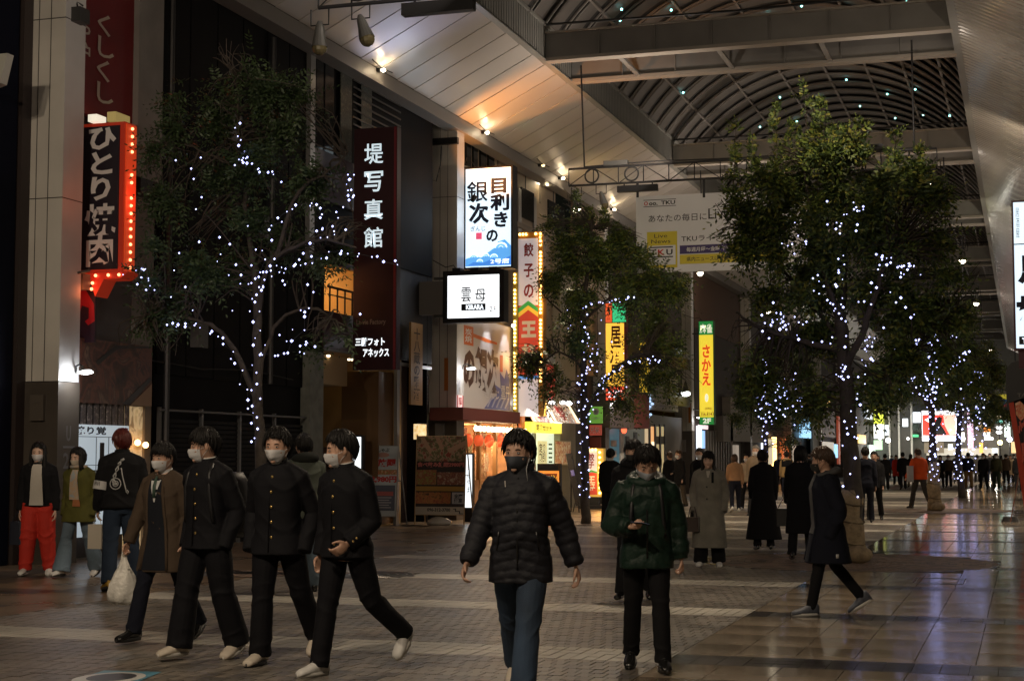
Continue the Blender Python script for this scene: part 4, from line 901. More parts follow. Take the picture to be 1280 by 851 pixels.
zz = b.at(0, 1.05).z; build('foot', MB().box((b.at(-.3, 0).x, 46.0, 0.0), (b.at(1.4, 0).x, 46.7, .1)).box((b.at(.2, 0).x, 46.2, .1), (b.at(.8, 0).x, 46.4, zz)), M_dark, s)
lamp('POINT', b.at(.9, .6, .35), 14, (1, .5, .14), s, size=.2)

# ---- shops beyond
h = thing('arrow_sign_house', 'narrow pale front with green arrow sign and red notice boards beside the trunk', 'shop front', (F-2, 52, 0))
W('pale_wall', h, 741, 758, 262, 0, mat('wall_pale', (.36, .34, .28), .6), F-.2, .3)
b = boardY(737, 508, 753, 529, 50.6, h); b.panel('green_sign', 0, 0, 1, 1, emat('green_sign', (.25, .6, .08), .35, (.15, .4, .05)), d=0, t=.06); 
b.poly('disc', [(.5+.24*math.cos(t), .30+.2*math.sin(t)) for t in [i*PI/10 for i in range(20)]], WHT); b.text('←', .36, .20, .64, .40, mat('green_ink', (.1, .35, .05), .5), .04); b.text('営業中', .15, .62, .85, .78, WHT, .01)
b = boardY(735, 531, 752, 544, 50.6, h); b.panel('red_notice', 0, 0, 1, 1, emat('red_notice', (.7, .12, .08), .3, (.5, .1, .06)), d=0, t=.05); b.text('元気', .15, .2, .85, .8, WHT, .02)
b = boardY(733, 546, 751, 562, 50.6, h); b.panel('red_notice', 0, 0, 1, 1, mat('notice_dullred', (.28, .05, .03), .5), d=0, t=.05)
s = thing('orange_pub_sign', 'tall lit orange projecting sign seen through the leaves with a red second floor panel', 'sign', yl(770, 450, 51.0))
b = boardY(757, 378, 783, 501, 50.9, s); b.panel('casing', -.03, 0, 1.0, 1, mat('casing_red', (.2, .02, .02), .5), d=-.01, t=.25)
b.panel('red_top', 0, .01, .30, .20, emat('red_top', (.9, .12, .03), .9), d=0); b.text('本格', .03, .03, .27, .18, INK, .03, vert=True, d=.005); b.panel('green_top', .34, .01, 1, .20, emat('green_top', (.05, .75, .30), .7), d=0)
b.panel('orange_face', 0, .21, .9, .85, emat('orange_face', (1, .55, .06), 1.1), d=0); b.text('居酒屋', .22, .24, .74, .82, mat('brown_ink', (.2, .05, .01), .5), .03, vert=True, d=.005)
b.panel('red_foot', 0, .86, .9, .99, emat('red_foot', (.95, .10, .04), 1.0), d=0); b.text('2階', .12, .89, .80, .97, LIT, .03, d=.005)
s = thing('round_yellow_sign', 'dimmer yellow projecting sign with rounded top behind the leaves', 'sign', yl(806, 450, 57))
b = boardY(799, 427, 811, 490, 57, s); b.poly('face', [(0, 1), (0, .12), (.15, .03), (.5, 0), (.85, .03), (1, .12), (1, 1)], emat('yellow_dim', (.9, .6, .05), .55), d=0, t=.2); b.text('さけ', .2, .1, .8, .34, RED, .04, vert=True, d=.005)
h = thing('awning_shop', 'shop with a boxy grey and maroon awning and a teal lit doorway', 'shop front', wl(785, 620, F))
W('awning_box', h, 762, 792, 494, 535, mat('awning_grey', (.11, .085, .08), .6), F+.5, .6); W('awning_box', h, 792, 811, 492, 535, mat('awning_red', (.22, .04, .03), .6), F+.5, .6)
W('teal_panel', h, 757, 775, 535, 0, emat('teal', (.12, .3, .38), .25, (.06, .15, .2)), F, .05); W('door_post', h, 775, 779, 535, 0, mat('post_white', (.6, .6, .58), .5), F+.05, .1)
for (a, c) in ((763, 550), (763, 563)): W('picture', h, a, a+7, c, c+8, mat('pic', (.45, .42, .38), .5), F+.02, .01)
W('glass_door', h, 780, 805, 535, 0, emat('glass_dim', (.5, .5, .4), .12, (.12, .12, .1)), F-.05, .04); W('shelf_rack', h, 782, 786, 545, 600, M_dark, F, .03); W('shelf_rack', h, 792, 796, 540, 600, M_dark, F, .03)
p = wl(780, 537, F+.3); build('red_lamp', MB().ball(p, (.1, .1, .13), nu=10, nv=7), emat('red_lantern', (1, .1, .04), 3), h)
W('upper_wall', h, 762, 852, 300, 496, mat('upper_dark', (.045, .035, .028), .7, var=.2), F-.1, .2)
for x in (829, 838, 845):
    for i in range(9): p = wl(x, 465+i*4, F+.1); build('window_lamp', MB().ball(p, (.05, .06, .045), nu=6, nv=5), emat('string_amber', (1, .65, .3), 3), h)
W('balcony', h, 837, 862, 446, 459, M_dark, F+.5, .6); W('balcony', h, 837, 862, 495, 507, M_dark, F+.5, .6); W('lit_pane', h, 846, 852, 437, 446, emat('pane_cool', (.6, .7, .8), .35), F, .05)
h = thing('curved_balcony_house', 'house with a curved white ribbed balcony and black framed lit doorway', 'building', wl(830, 620, F))
q = MB(); a = wl(811, 500, F); c = wl(841, 500, F); r_ = (c.y-a.y)/2
for i in range(10):
    z = 4.9-i*.16; q.loft([[(F+.1+rr*.35*math.cos(u), (a.y+c.y)/2+r_*math.sin(u), zz) for u in [-PI/2+k*PI/12 for k in range(13)]]+[(F-.1, c.y, zz), (F-.1, a.y, zz)] for rr, zz in ((1, z-.14), (1.03, z-.07), (1, z))])
build('balcony', q, mat('balcony_white', (.38, .37, .33), .6), h)
W('wall', h, 811, 852, 520, 0, mat('lower_grey', (.14, .13, .12), .6), F-.1, .2)
W('lit_pane', h, 806, 812, 535, 580, emat('pane_warm', (1, .75, .45), .5), F-.02, .03); W('lit_pane', h, 813, 817, 533, 568, emat('pane_orange', (1, .5, .2), .8), F-.02, .03); W('lit_pane', h, 814, 817, 552, 570, LITW, F, .03)
for a in (811, 818, 824, 830): W('door_bar', h, a, a+1.6, 530, 0, M_dark, F+.04, .05)
for a in (820, 826): W('lit_pane', h, a, a+4, 533, 545, emat('pane_dim', (.9, .7, .35), .4), F, .03); W('lit_pane', h, a, a+4, 555, 600, emat('pane_dim', (.9, .7, .35), .4), F, .03)
p = yl(812, 508, 59); q = MB()
for i in range(9): q.ball(p+Vector((random.uniform(-.15, .15), 0, -.1*i+.4)), (.07, .05, .05), nu=6, nv=4)
build('light_cluster', q, emat('cool_cluster', (.5, .7, 1), 1.2), h)
p = yl(857, 492, 63); t = thing('dome_lamp', 'glowing white dome lamp hanging left of the yellow mahjong sign', 'lamp', p)
build('dome', MB().tube([p+Vector((0, 0, .5)), p+Vector((0, 0, .2)), p+Vector((0, 0, .08))], [.03, .12, .2], 12), M_can, t); build('globe', MB().ball(p, (.2, .2, .11), nu=12, nv=8), emat('globe_lit', (.95, 1, .9), 6), t)
s, b = lit_box('mahjong_sign', 'tall lit yellow sign with red characters, green ends and a phone number', 873, 401, 893, 531, 64.5, .3, .02, emat('sign_yellow', (.95, .72, .05), .85), fm=mat('frame_green', (.02, .12, .03), .5))
G2 = emat('sign_green', (.03, .30, .06), .6, (.02, .2, .04)); b.panel('green_band', 0, 0, 1, .135, G2, d=.004); b.panel('green_band', 0, .925, 1, 1, G2, d=.004)
b.text('麻雀', .08, .03, .92, .12, emat('cream_lit', (.95, .95, .7), .8), .02, d=.008); b.text('2F', .24, .935, .78, .985, emat('cream_lit', (.95, .95, .7), .8), .04, d=.008)
b.text('さかえ', .2, .23, .82, .625, emat('red_letter_lit', (.85, .10, .02), .7), .04, vert=True, d=.006); b.text('(096)', .4, .83, .85, .86, mat('brown_ink', (.2, .05, .01), .5), .01, d=.006); b.text('356-8143', .1, .875, .95, .915, mat('brown_ink', (.2, .05, .01), .5), .01, d=.006)
b.poly('tile_mark', [(.5+.12*math.cos(t), .74+.04*math.sin(t)) for t in [i*PI/6 for i in range(12)]], emat('cream_lit', (.95, .95, .7), .8), d=.006)
h = thing('brown_house', 'tall brown timbered house front beyond the yellow mahjong sign', 'building', (F-4, 75, 0))
W('upper_wall', h, 868, 925, 280, 420, mat('timber_brown', (.10, .055, .035), .6, var=.25, vs=3, stretch=(1, 6, .3)), F-.05, .2); W('middle_wall', h, 868, 925, 420, 530, mat('timber_dark', (.035, .028, .026), .6), F-.1, .2)
q = MB(); a = wl(876, 560, F); c = wl(915, 560, F); n = 12
for i in range(n): q.box((F-.02, a.y+i*(c.y-a.y)/n, .1), (F+.05, a.y+(i+.45)*(c.y-a.y)/n, 2.7))
build('slat_screen', q, mat('slat_grey', (.13, .125, .12), .5, metal=.3), h); W('lower_wall', h, 868, 1000, 530, 0, mat('lower_brown', (.05, .035, .03), .6), F-.15, .1)
for (a, c, d, e, m) in ((872, 876, 532, 575, LIT), (877, 880, 538, 560, emat('cool_blue', (.3, .55, 1), .9)), (874, 884, 531, 536, emat('pinkish', (1, .8, .85), .8))): W('lit_strip', h, a, c, d, e, m, F+.1, .1)
h = thing('grey_block_house', 'plain grey block on the upper floor of a house behind the tree lights', 'building', (F-4, 92, 0))
W('wall', h, 925, 1110, 300, 0, mat('far_wall', (.05, .045, .042), .7, var=.3, vs=1), F-.3, .2); W('bay', h, 912, 955, 500, 552, mat('bay_grey', (.30, .28, .25), .6, var=.1), F+.3, .8); W('bay', h, 903, 915, 520, 552, mat('bay_grey2', (.2, .19, .17), .6), F+.3, .8)
W('shutter', h, 903, 925, 553, 0, mat('shutter_brown', (.06, .045, .035), .6), F, .1); W('shutter', h, 926, 950, 553, 0, mat('shutter_brown2', (.045, .035, .03), .6), F, .1)
LS = [(953, 955, 545, 565, LIT), (966, 969, 546, 590, emat('neon_amber', (1, .6, .2), 4)), (976, 984, 548, 590, emat('neon_orange', (.9, .2, .05), .6)), (988, 993, 555, 600, emat('dim_cream', (.6, .5, .4), .4)), (1000, 1012, 519, 547, emat('sign_skyblue', (.35, .7, 1), 1.2)), (1014, 1024, 515, 575, mat('col_pale', (.4, .4, .37), .6)), (1023, 1025, 548, 580, LIT), (1024, 1042, 512, 546, mat('dark_poster', (.06, .02, .02), .5)),
      (1041, 1045, 555, 572, emat('sign_skyblue', (.35, .7, 1), 1.2)), (1046, 1048, 520, 580, emat('dim_red', (.5, .1, .05), .4)), (1056, 1059, 540, 575, emat('warm_strip', (1, .8, .5), 1.4)), (1071, 1080, 543, 554, emat('gold_strip', (1, .65, .2), .9)), (1081, 1089, 512, 523, emat('cool_box', (.8, .9, 1), 1)), (957, 964, 548, 580, emat('added_glow', (1, .82, .55), .55)), (1026, 1040, 552, 585, emat('added_glow2', (1, .9, .75), .4)), (1062, 1070, 556, 580, emat('added_glow', (1, .82, .55), .55)), (1084, 1096, 556, 575, emat('added_glow3', (.8, .95, .9), .6)), (1030, 1036, 500, 508, emat('gold_strip', (1, .65, .2), .9)), (918, 922, 556, 590, emat('dim_cream', (.6, .5, .4), .4)), (939, 947, 560, 600, emat('added_glow4', (1, .75, .45), .25))]  # the warm glow panels are added to brighten the distance
h = thing('far_shop_row', 'row of small far shop fronts with blue and orange lit signs behind the crowd', 'shop front', (F, 105, 0))
for a, c, d, e, m in LS: W('lit_panel', h, a, c, d, e, m, F+.15, .15)
# ---- street end
YEE = 152
def Q(name, parent, x0, x1, y0, y1, m, Y=YEE, t=.3):
    a = yl(x0, y0, Y); c = yl(x1, y1, Y); z0 = max(c.z, 0) if y1 < 999 else 0; return build(name, MB().box((a.x, Y, z0), (c.x, Y+t, a.z)), m, parent)
h = thing('end_building', 'bright building closing the far end of the street with white columns and lit panels', 'building', (-8, YEE+2, 0))
Q('wall', h, 1030, 1340, 250, 999, mat('end_wall', (.16, .155, .14), .7, var=.3, vs=.5), YEE+1, 1)
Q('band', h, 1080, 1300, 470, 500, mat('end_band', (.12, .11, .10), .7), YEE+.8, .2)
for a in (1112, 1124, 1140): Q('column', h, a, a+6.5, 503, 999, mat('end_column', (.7, .68, .62), .6), YEE+.2, .5)
for a, c, d, e, m in ((1092, 1105, 512, 530, emat('yg', (.75, .85, .08), 1.2)), (1092, 1105, 530, 548, emat('ww', (1, 1, .9), 1.3)), (1106, 1111, 531, 544, emat('cool_box', (.8, .9, 1), 1)), (1128, 1135, 523, 533, LIT), (1141, 1148, 530, 538, mat('greenish', (.05, .08, .07), .4)), (1141, 1148, 543, 546, emat('green_neon', (.1, .8, .3), 1)), (1141, 1152, 515, 528, LIT),
                      (1209, 1217, 515, 560, emat('pinksign', (.9, .6, .8), .8)), (1230, 1238, 540, 550, emat('ww', (1, 1, .9), 1.3)), (1230, 1238, 534, 540, emat('org', (1, .3, .05), 1)), (1224, 1229, 553, 566, emat('orange2', (1, .5, .12), 1)), (1255, 1263, 517, 546, emat('cool_white', (.85, 1, .95), 1.3)), (1155, 1180, 551, 566, mat('far_tan', (.3, .25, .18), .6)), (1185, 1191, 555, 562, emat('ww', (1, 1, .9), 1.3)), (1240, 1247, 560, 566, emat('cool_box', (.8, .9, 1), 1)), (1200, 1206, 540, 552, emat('ww', (1, 1, .9), 1.3)), (1220, 1228, 520, 534, emat('far_warm', (1, .7, .35), .7)), (1264, 1272, 552, 566, emat('far_warm', (1, .7, .35), .7)), (1092, 1103, 550, 562, emat('far_green', (.6, .9, .6), .7)), (1066, 1080, 552, 566, emat('far_warm', (1, .7, .35), .7))):
    Q('lit_panel', h, a, c, d, e, m, YEE, .15)
for x in (1060, 1100, 1135, 1170, 1205, 1240): p = yl(x, 548, YEE-4); build('canopy_lamp', MB().ball(p, .12, nu=8, nv=5), emat('canopy_glow', (1, .93, .8), 10), h); lamp('POINT', p+Vector((0, .5, -.3)), 160, (1, .93, .8), h, size=.3)
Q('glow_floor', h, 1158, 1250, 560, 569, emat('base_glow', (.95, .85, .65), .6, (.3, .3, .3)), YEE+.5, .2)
s = thing('end_screen', 'large red and white lit advertising screen with a dark silhouette at the street end', 'screen', yl(1174, 530, YEE-1))
b = boardY(1152, 513, 1196, 551, YEE-1, s); b.panel('casing', -.03, -.03, 1.03, 1.03, M_dark, d=-.02, t=.6); b.panel('lit_face', 0, 0, 1, 1, emat('screen_white', (.95, .95, 1), 1.4), d=0)
b.panel('red_field', .02, .14, .98, .82, emat('screen_red', (.85, .06, .04), .9), d=.01); b.poly('pink_field', [(.62, .14), (.98, .14), (.98, .8), (.8, .8), (.66, .5)], emat('screen_pink', (1, .5, .4), .9), d=.02)
b.poly('silhouette', [(.34, .80), (.36, .55), (.40, .35), (.44, .24), (.52, .20), (.58, .25), (.58, .36), (.54, .44), (.58, .52), (.66, .66), (.72, .80)], M_dark, d=.03); b.poly('mark', [(.08, .3), (.3, .18), (.24, .32), (.3, .46)], LIT, d=.03)
for i, (x, y) in enumerate(((1249, 521), (1249, 527), (1249, 534), (1249, 540))):
    pass
t = thing('lantern_column', 'column of small teal and white round lamps at the far street end', 'lamp', yl(1249, 545, YEE-3)); q = yl(1249, 545, YEE-3)
for y, c in ((521, (1, .8, .5)), (527, (.3, 1, .8)), (534, (1, 1, 1)), (540, (1, 1, 1))): p = yl(1249, y, YEE-3); build('lamp_disc', MB().ball(p, (.28, .1, .17), nu=10, nv=6), emat('disc%d' % y, c, 2), t)
build('post', MB().tube([(q.x, YEE-2.8, 0), (q.x, YEE-2.8, yl(1249, 519, YEE-3).z)], .06, 6), M_dark, t)
for (x, y, c, lab) in ((1110, 550, (1, 1, 1), 'bright white round lamp at the far end left of the columns'), (1262, 549, (.7, .7, 1), 'violet white lamp under the far lit sign'), (1250, 553, (1, .6, .2), 'small orange lamp at the far end of the street')):
    p = yl(x, y, YEE-5); t = thing('far_lamp', lab, 'lamp', (p.x, p.y, 0)); build('globe', MB().ball(p, .22, nu=10, nv=7), emat('far%d' % x, c, 10), t); build('post', MB().tube([(p.x, p.y+.1, 0), (p.x, p.y+.1, p.z)], .05, 6), M_dark, t)
# cross hanging flags / colourful boards far right
t = thing('coloured_overhead_board', 'far overhead board with blue, yellow and red parts above the crowd at right', 'sign', yl(1250, 500, 120))
for a, c, d, e, m in ((1233, 1262, 493, 499, emat('ov_y', (.6, .5, .05), .5)), (1236, 1274, 499, 505, emat('ov_b', (.05, .2, .45), .5)), (1246, 1262, 505, 509, emat('ov_r', (.5, .05, .08), .5))): Q('panel', t, a, c, d, e, m, 120, .1)

# ================================================================== RIGHT SIDE
h = thing('right_house_row', 'house fronts on the right, just outside the picture under the right wing', 'building', (4, 70, 0))
RX0 = 1.45
for i in range(12):
    y0 = -6+i*13.2; c = (.09, .08, .07) if i % 2 else (.12, .10, .08)
    build('wall', MB().box((RX0+.3, y0, 0), (RX0+7, y0+13, 10)), mat('right_wall_%d' % (i % 2), c, .6, var=.15), h)
    build('pillar', MB().box((RX0-.1, y0, 0), (RX0+.5, y0+.6, 9.6)), M_pil, h)
    if y0 > 20:
        build('shop_window', MB().box((RX0+.2, y0+1.2, .4), (RX0+.29, y0+12, 2.7)), emat('right_shop', (1, .85, .65), .6), h)
    build('sign_band', MB().box((RX0+.1, y0+1, 3.0), (RX0+.3, y0+12.2, 3.8)), mat('band_%d' % (i % 3), ((.1, .02, .02), (.03, .05, .08), (.12, .1, .06))[i % 3], .5), h)
s, b = lit_box('horse_meat_sign', 'lit white projecting sign cut by the right edge with dark brush strokes', 1264, 250, 1317, 437, 34, .35, .035, SGN_BLUEW, fm=mat('frame_maroon', (.08, .01, .02), .5))
b.text('居酒屋', .10, .05, .2, .25, mat('grey_letter', (.3, .3, .32), .5), .0, vert=True, d=.004); b.panel('rule', 0, .29, 1, .297, INK, d=.004); b.text('馬', .12, .37, .95, .56, INKN, .06, d=.004); b.text('桜', .05, .64, .9, .84, INKN, .06, d=.004)
b.panel('name_bar', .12, .91, .9, .965, INK, d=.004); b.text('TARO', .2, .92, .7, .957, LIT, .03, d=.008)
build('mount', MB().box(b.at(.9, .2, -.1), b.at(1.9, .23, -.2)).box(b.at(.1, 1, -.1), b.at(.5, 1.12, -.3)), mat('frame_maroon', (.08, .01, .02), .5), s)
s = thing('black_round_sign', 'black round topped hanging sign with faint letters above the red banner', 'sign', yl(1270, 480, 36)); b = boardY(1257, 451, 1296, 512, 36, s)
b.poly('board', [(0, 1), (0, .25), (.06, .12), (.2, .03), (.4, 0), (.8, 0), (1, .1), (1, 1)], mat('board_black', (.012, .012, .014), .4), d=0, t=.12); b.text('TARO', .36, .66, .98, .74, mat('letter_dim', (.14, .13, .12), .5), .01)
build('hanger', MB().box(b.at(.3, -.3, -.04), b.at(.34, 0, -.08)), M_dark, s)
s = thing('red_banner_flag', 'leaning black and red banner flag with bird picture on a pole at the right edge', 'banner', fl(1264, 650))
Y = 36; P = lambda x, y: yl(x, y, Y); q = MB(); M_fb = mat('flag_black', (.02, .018, .02), .7); M_fr = mat('flag_red', (.50, .05, .02), .6)
build('cloth', MB().prism([P(1264, 503), P(1301, 490), P(1310, 600), P(1283, 655)], (0, .01, 0)), M_fb, s); build('border', MB().prism([P(1261, 504), P(1267, 502), P(1286, 620), P(1283, 655)], (0, -.012, 0)), M_fr, s)
build('bird', MB().prism([P(1269, 504), P(1275, 501), P(1280, 506), P(1283, 520), P(1276, 526), P(1270, 518)], (0, -.015, 0)), photo_mat('bird', [(.5, .12, .04), (.7, .4, .2), (.6, .1, .05), (.8, .6, .4)], 8, .5), s)
bb = Board(P(1271, 527)+Vector((0, -.01, 0)), P(1285, 524)-P(1271, 527), P(1271, 527)-P(1277, 585), s)
bb.text('焼鳥', .05, .0, 1, .9, mat('flag_letter', (.60, .10, .06), .5), .05, vert=True, d=.006)
build('pole', MB().tube([P(1263, 652), P(1280, 560), P(1282, 500)], .012, 6), mat('pole_red', (.15, .05, .03), .4), s); build('rope', MB().tube([P(1262, 503), P(1285, 494)], .006, 4), M_can, s)
build('base', MB().tube([fl(1263, 652), fl(1263, 652)+Vector((0, 0, .12))], [.22, .16], 14), M_dark, s)

# ================================================================== STANDING BOARDS
def aframe(lab, px0, py0, px1, py1, Y, fm, nm='a_frame_board', lean=.12, legs=.32):
    s = thing(nm, lab, 'standing board', yl((px0+px1)/2, py1, Y)); s.location.z = 0; WM[s.name] = Matrix.Translation(s.location)
    b = boardY(px0, py0, px1, py1, Y, s); b.u = Vector((0, lean, b.u.z)); b.O = b.O+Vector((0, lean, 0)); b.n = b.r.cross(b.u).normalized()
    zf = b.at(0, 1).z; q = MB(); e = zf/b.u.z
    for a in (0, 1): q.tube([b.at(a, -.02, -.01), b.at(a, 1+e*.98, -.01)], .016, 6); q.tube([b.at(a, -.02, -.01), Vector((b.at(a, 0).x, b.at(a, 0).y+.55, 0))], .016, 6)
    for v in (0, 1): q.tube([b.at(0, v, -.01), b.at(1, v, -.01)], .012, 6)
    q.tube([b.at(0, .5, 0)+Vector((0, .26, 0)), b.at(1, .5, 0)+Vector((0, .26, 0))], .01, 5)
    build('frame', q, fm, s); return s, b
s, b = aframe('white and red printed all you can eat price board on a folding metal frame', 452, 557, 495, 645, 33.2, M_alu)
b.panel('sheet', 0, 0, 1, 1, mat('sheet_blue_white', (.48, .54, .60), .5), d=0); b.text('しゃぶしゃぶ', .05, .03, .75, .09, INK, .02); b.text('すき焼き', .05, .11, .5, .16, INK, .02, d=.003); b.text('食べ放題', -.1, .18, .95, .30, RED, .04, d=.003)
b.poly('meat_picture', [(.5+.2*math.cos(t)+.05, .13+.035*math.sin(t)) for t in [i*PI/7 for i in range(14)]], mat('meat_pink', (.5, .28, .25), .5), d=.003)
b.panel('photo_strip', .0, .34, .98, .41, photo_mat('salad', [(.05, .02, .02), (.3, .3, .1), (.5, .1, .06), (.6, .5, .3)], 14, .5), d=.003); b.text('2,980円', .25, .43, .98, .53, RED, .05, d=.003)
b.panel('dark_box', .25, .56, .95, .92, mat('box_bluegrey', (.12, .14, .20), .5), d=.003); b.panel('pink_box', .3, .65, .9, .71, mat('pinkbox', (.5, .15, .15), .5), d=.006)
for i in range(5): b.panel('text_line', .32, .73+i*.035, .85-.06*(i % 2), .742+i*.035, mat('line_pale', (.5, .5, .55), .5), d=.006)
s, b = aframe('tall standing board with dark food photos and a phone number beside the grey pillar', 519, 545, 580, 643, 34.2, mat('frame_wood', (.40, .27, .13), .5))
b.panel('sheet', 0, 0, 1, 1, mat('sheet_dark', (.03, .02, .02), .5), d=0)
b.panel('food_photo', 0, 0, 1, .32, photo_mat('feast', [(.03, .02, .015), (.18, .08, .05), (.10, .12, .04), (.4, .28, .2), (.25, .05, .03)], 7, .4), d=.003); b.poly('arm', [(.05, .0), (.14, 0), (.32, .18), (.28, .24)], mat('arm_skin', (.40, .24, .16), .5), d=.006); b.poly('arm', [(1, .05), (1, .12), (.68, .22), (.62, .17)], mat('arm_skin', (.40, .24, .16), .5), d=.006); b.poly('arm', [(.36, .0), (.46, 0), (.56, .16), (.5, .18)], mat('arm_skin', (.40, .24, .16), .5), d=.006)
b.text('食べ飲み放題2980円', .02, .33, .98, .41, mat('letters_palered', (.55, .16, .14), .5), .05, d=.003); b.panel('food_photo', 0, .43, .42, .62, photo_mat('feast2', [(.05, .06, .02), (.3, .3, .08), (.3, .08, .04), (.4, .25, .12)], 9, .4), d=.003); b.panel('food_photo', .44, .46, 1, .62, photo_mat('feast3', [(.04, .02, .02), (.35, .2, .12), (.2, .04, .03), (.5, .4, .3)], 9, .4), d=.003)
b.panel('gold_band', 0, .64, 1, .70, mat('gold_band', (.42, .24, .05), .5), d=.003); b.panel('food_photo', 0, .715, .72, .86, photo_mat('feast4', [(.06, .03, .02), (.35, .1, .05), (.45, .2, .06), (.1, .05, .03)], 8, .4), d=.003); b.panel('room_box', .75, .715, 1, .86, mat('box_pale', (.42, .42, .45), .5), d=.003)
b.text('全席\n個室', .79, .735, .96, .845, INK, .03, d=.006); b.panel('pale_band', 0, .90, 1, 1, mat('sheet_pale', (.45, .40, .34), .5), d=.003); b.text('096-312-3700', .25, .915, .72, .96, INK, .03, d=.006); b.poly('map_line', [(.78, .92), (.84, .92), (.84, .95), (.92, .95), (.92, .98), (.98, .98), (.98, .99), (.9, .99), (.9, .96), (.82, .96), (.82, .93), (.78, .93)], INK, d=.006)
t = thing('weight_bag', 'clear plastic bag used as a weight at the foot of the dark food board', 'bag', (yl(548, 652, 34.1).x, 34.1, 0)); q = MB(); x0 = yl(548, 652, 34.1).x
q.loft([[(x0+a*math.cos(u)*(1+.1*math.sin(5*u)), 34.1+.16*math.sin(u)*a/.25, z) for u in [i*PI/8 for i in range(16)]] for a, z in ((.24, .0), (.30, .04), (.28, .10), (.18, .16), (.06, .19))]); build('plastic', q, mat('clear_plastic', (.45, .42, .38), .15, spec=.8), t, smooth=True)
def litbox_stand(lab, px0, py0, px1, py1, Y, body, col=(.9, .97, 1), es=1.4):
    s = thing('lit_standing_sign', lab, 'sign', (yl((px0+px1)/2, py1, Y).x, Y, 0)); b = boardY(px0, py0, px1, py1, Y, s)
    build('casing', MB().box(b.at(-.06, -.03, -.0)+Vector((0, .01, 0)), Vector((b.at(1.06, 0).x, Y+.16, 0))), M_dark, s); b.panel('lit_face', 0, 0, 1, 1, emat('stand_%s' % px0, col, es), d=.01)
    if body: b.text(body, .3, .2, .75, .72, INK, .01, vert=True, d=.014)
    return s, b
litbox_stand('blank white lit standing sign just behind the nearest schoolboy', 428, 546, 451, 622, 32.4, '')
litbox_stand('narrow lit standing sign with brush characters right of the food photo board', 581, 568, 590, 634, 36.0, 'えんやま')
s, b = litbox_stand('orange lit menu stand with black top behind the man in the puffer jacket', 673, 581, 699, 640, 40.0, '', (1, .35, .06), .5); b.panel('black_top', 0, 0, 1, .12, M_dark, d=.014); b.panel('menu_rows', .1, .18, .9, .4, mat('menu_dark', (.3, .06, .02), .5), d=.014); b.text('ラーメン', .1, .2, .9, .36, YLW, .03, d=.018)
s = thing('leaning_dark_board', 'black leaning notice board with a folded stand between the posters and the tree', 'standing board', (yl(722, 640, 43).x, 43, 0))
Y = 43; q = MB(); q.prism([yl(707, 567, Y), yl(714, 566, Y), yl(727, 627, Y), yl(719, 630, Y)], (0, .08, 0)); build('board', q, M_dark, s); q = MB(); a = yl(714, 570, Y); q.tube([a, (a.x-.15, Y+.5, 0)], .02, 5); q.tube([yl(723, 628, Y), (yl(723, 628, Y).x+.02, Y, 0)], .02, 5); q.tube([yl(719, 610, Y)+Vector((0, .3, 0)), (yl(712, 640, Y).x, Y+.35, 0)], .015, 5); build('prop', q, M_dark, s)
build('sticker', MB().prism([yl(713, 588, Y)+Vector((0, -.01, 0)), yl(717, 587, Y)+Vector((0, -.01, 0)), yl(719, 594, Y)+Vector((0, -.01, 0)), yl(715, 595, Y)+Vector((0, -.01, 0))], (0, -.004, 0)), mat('sticker_violet', (.15, .15, .45), .5), s)
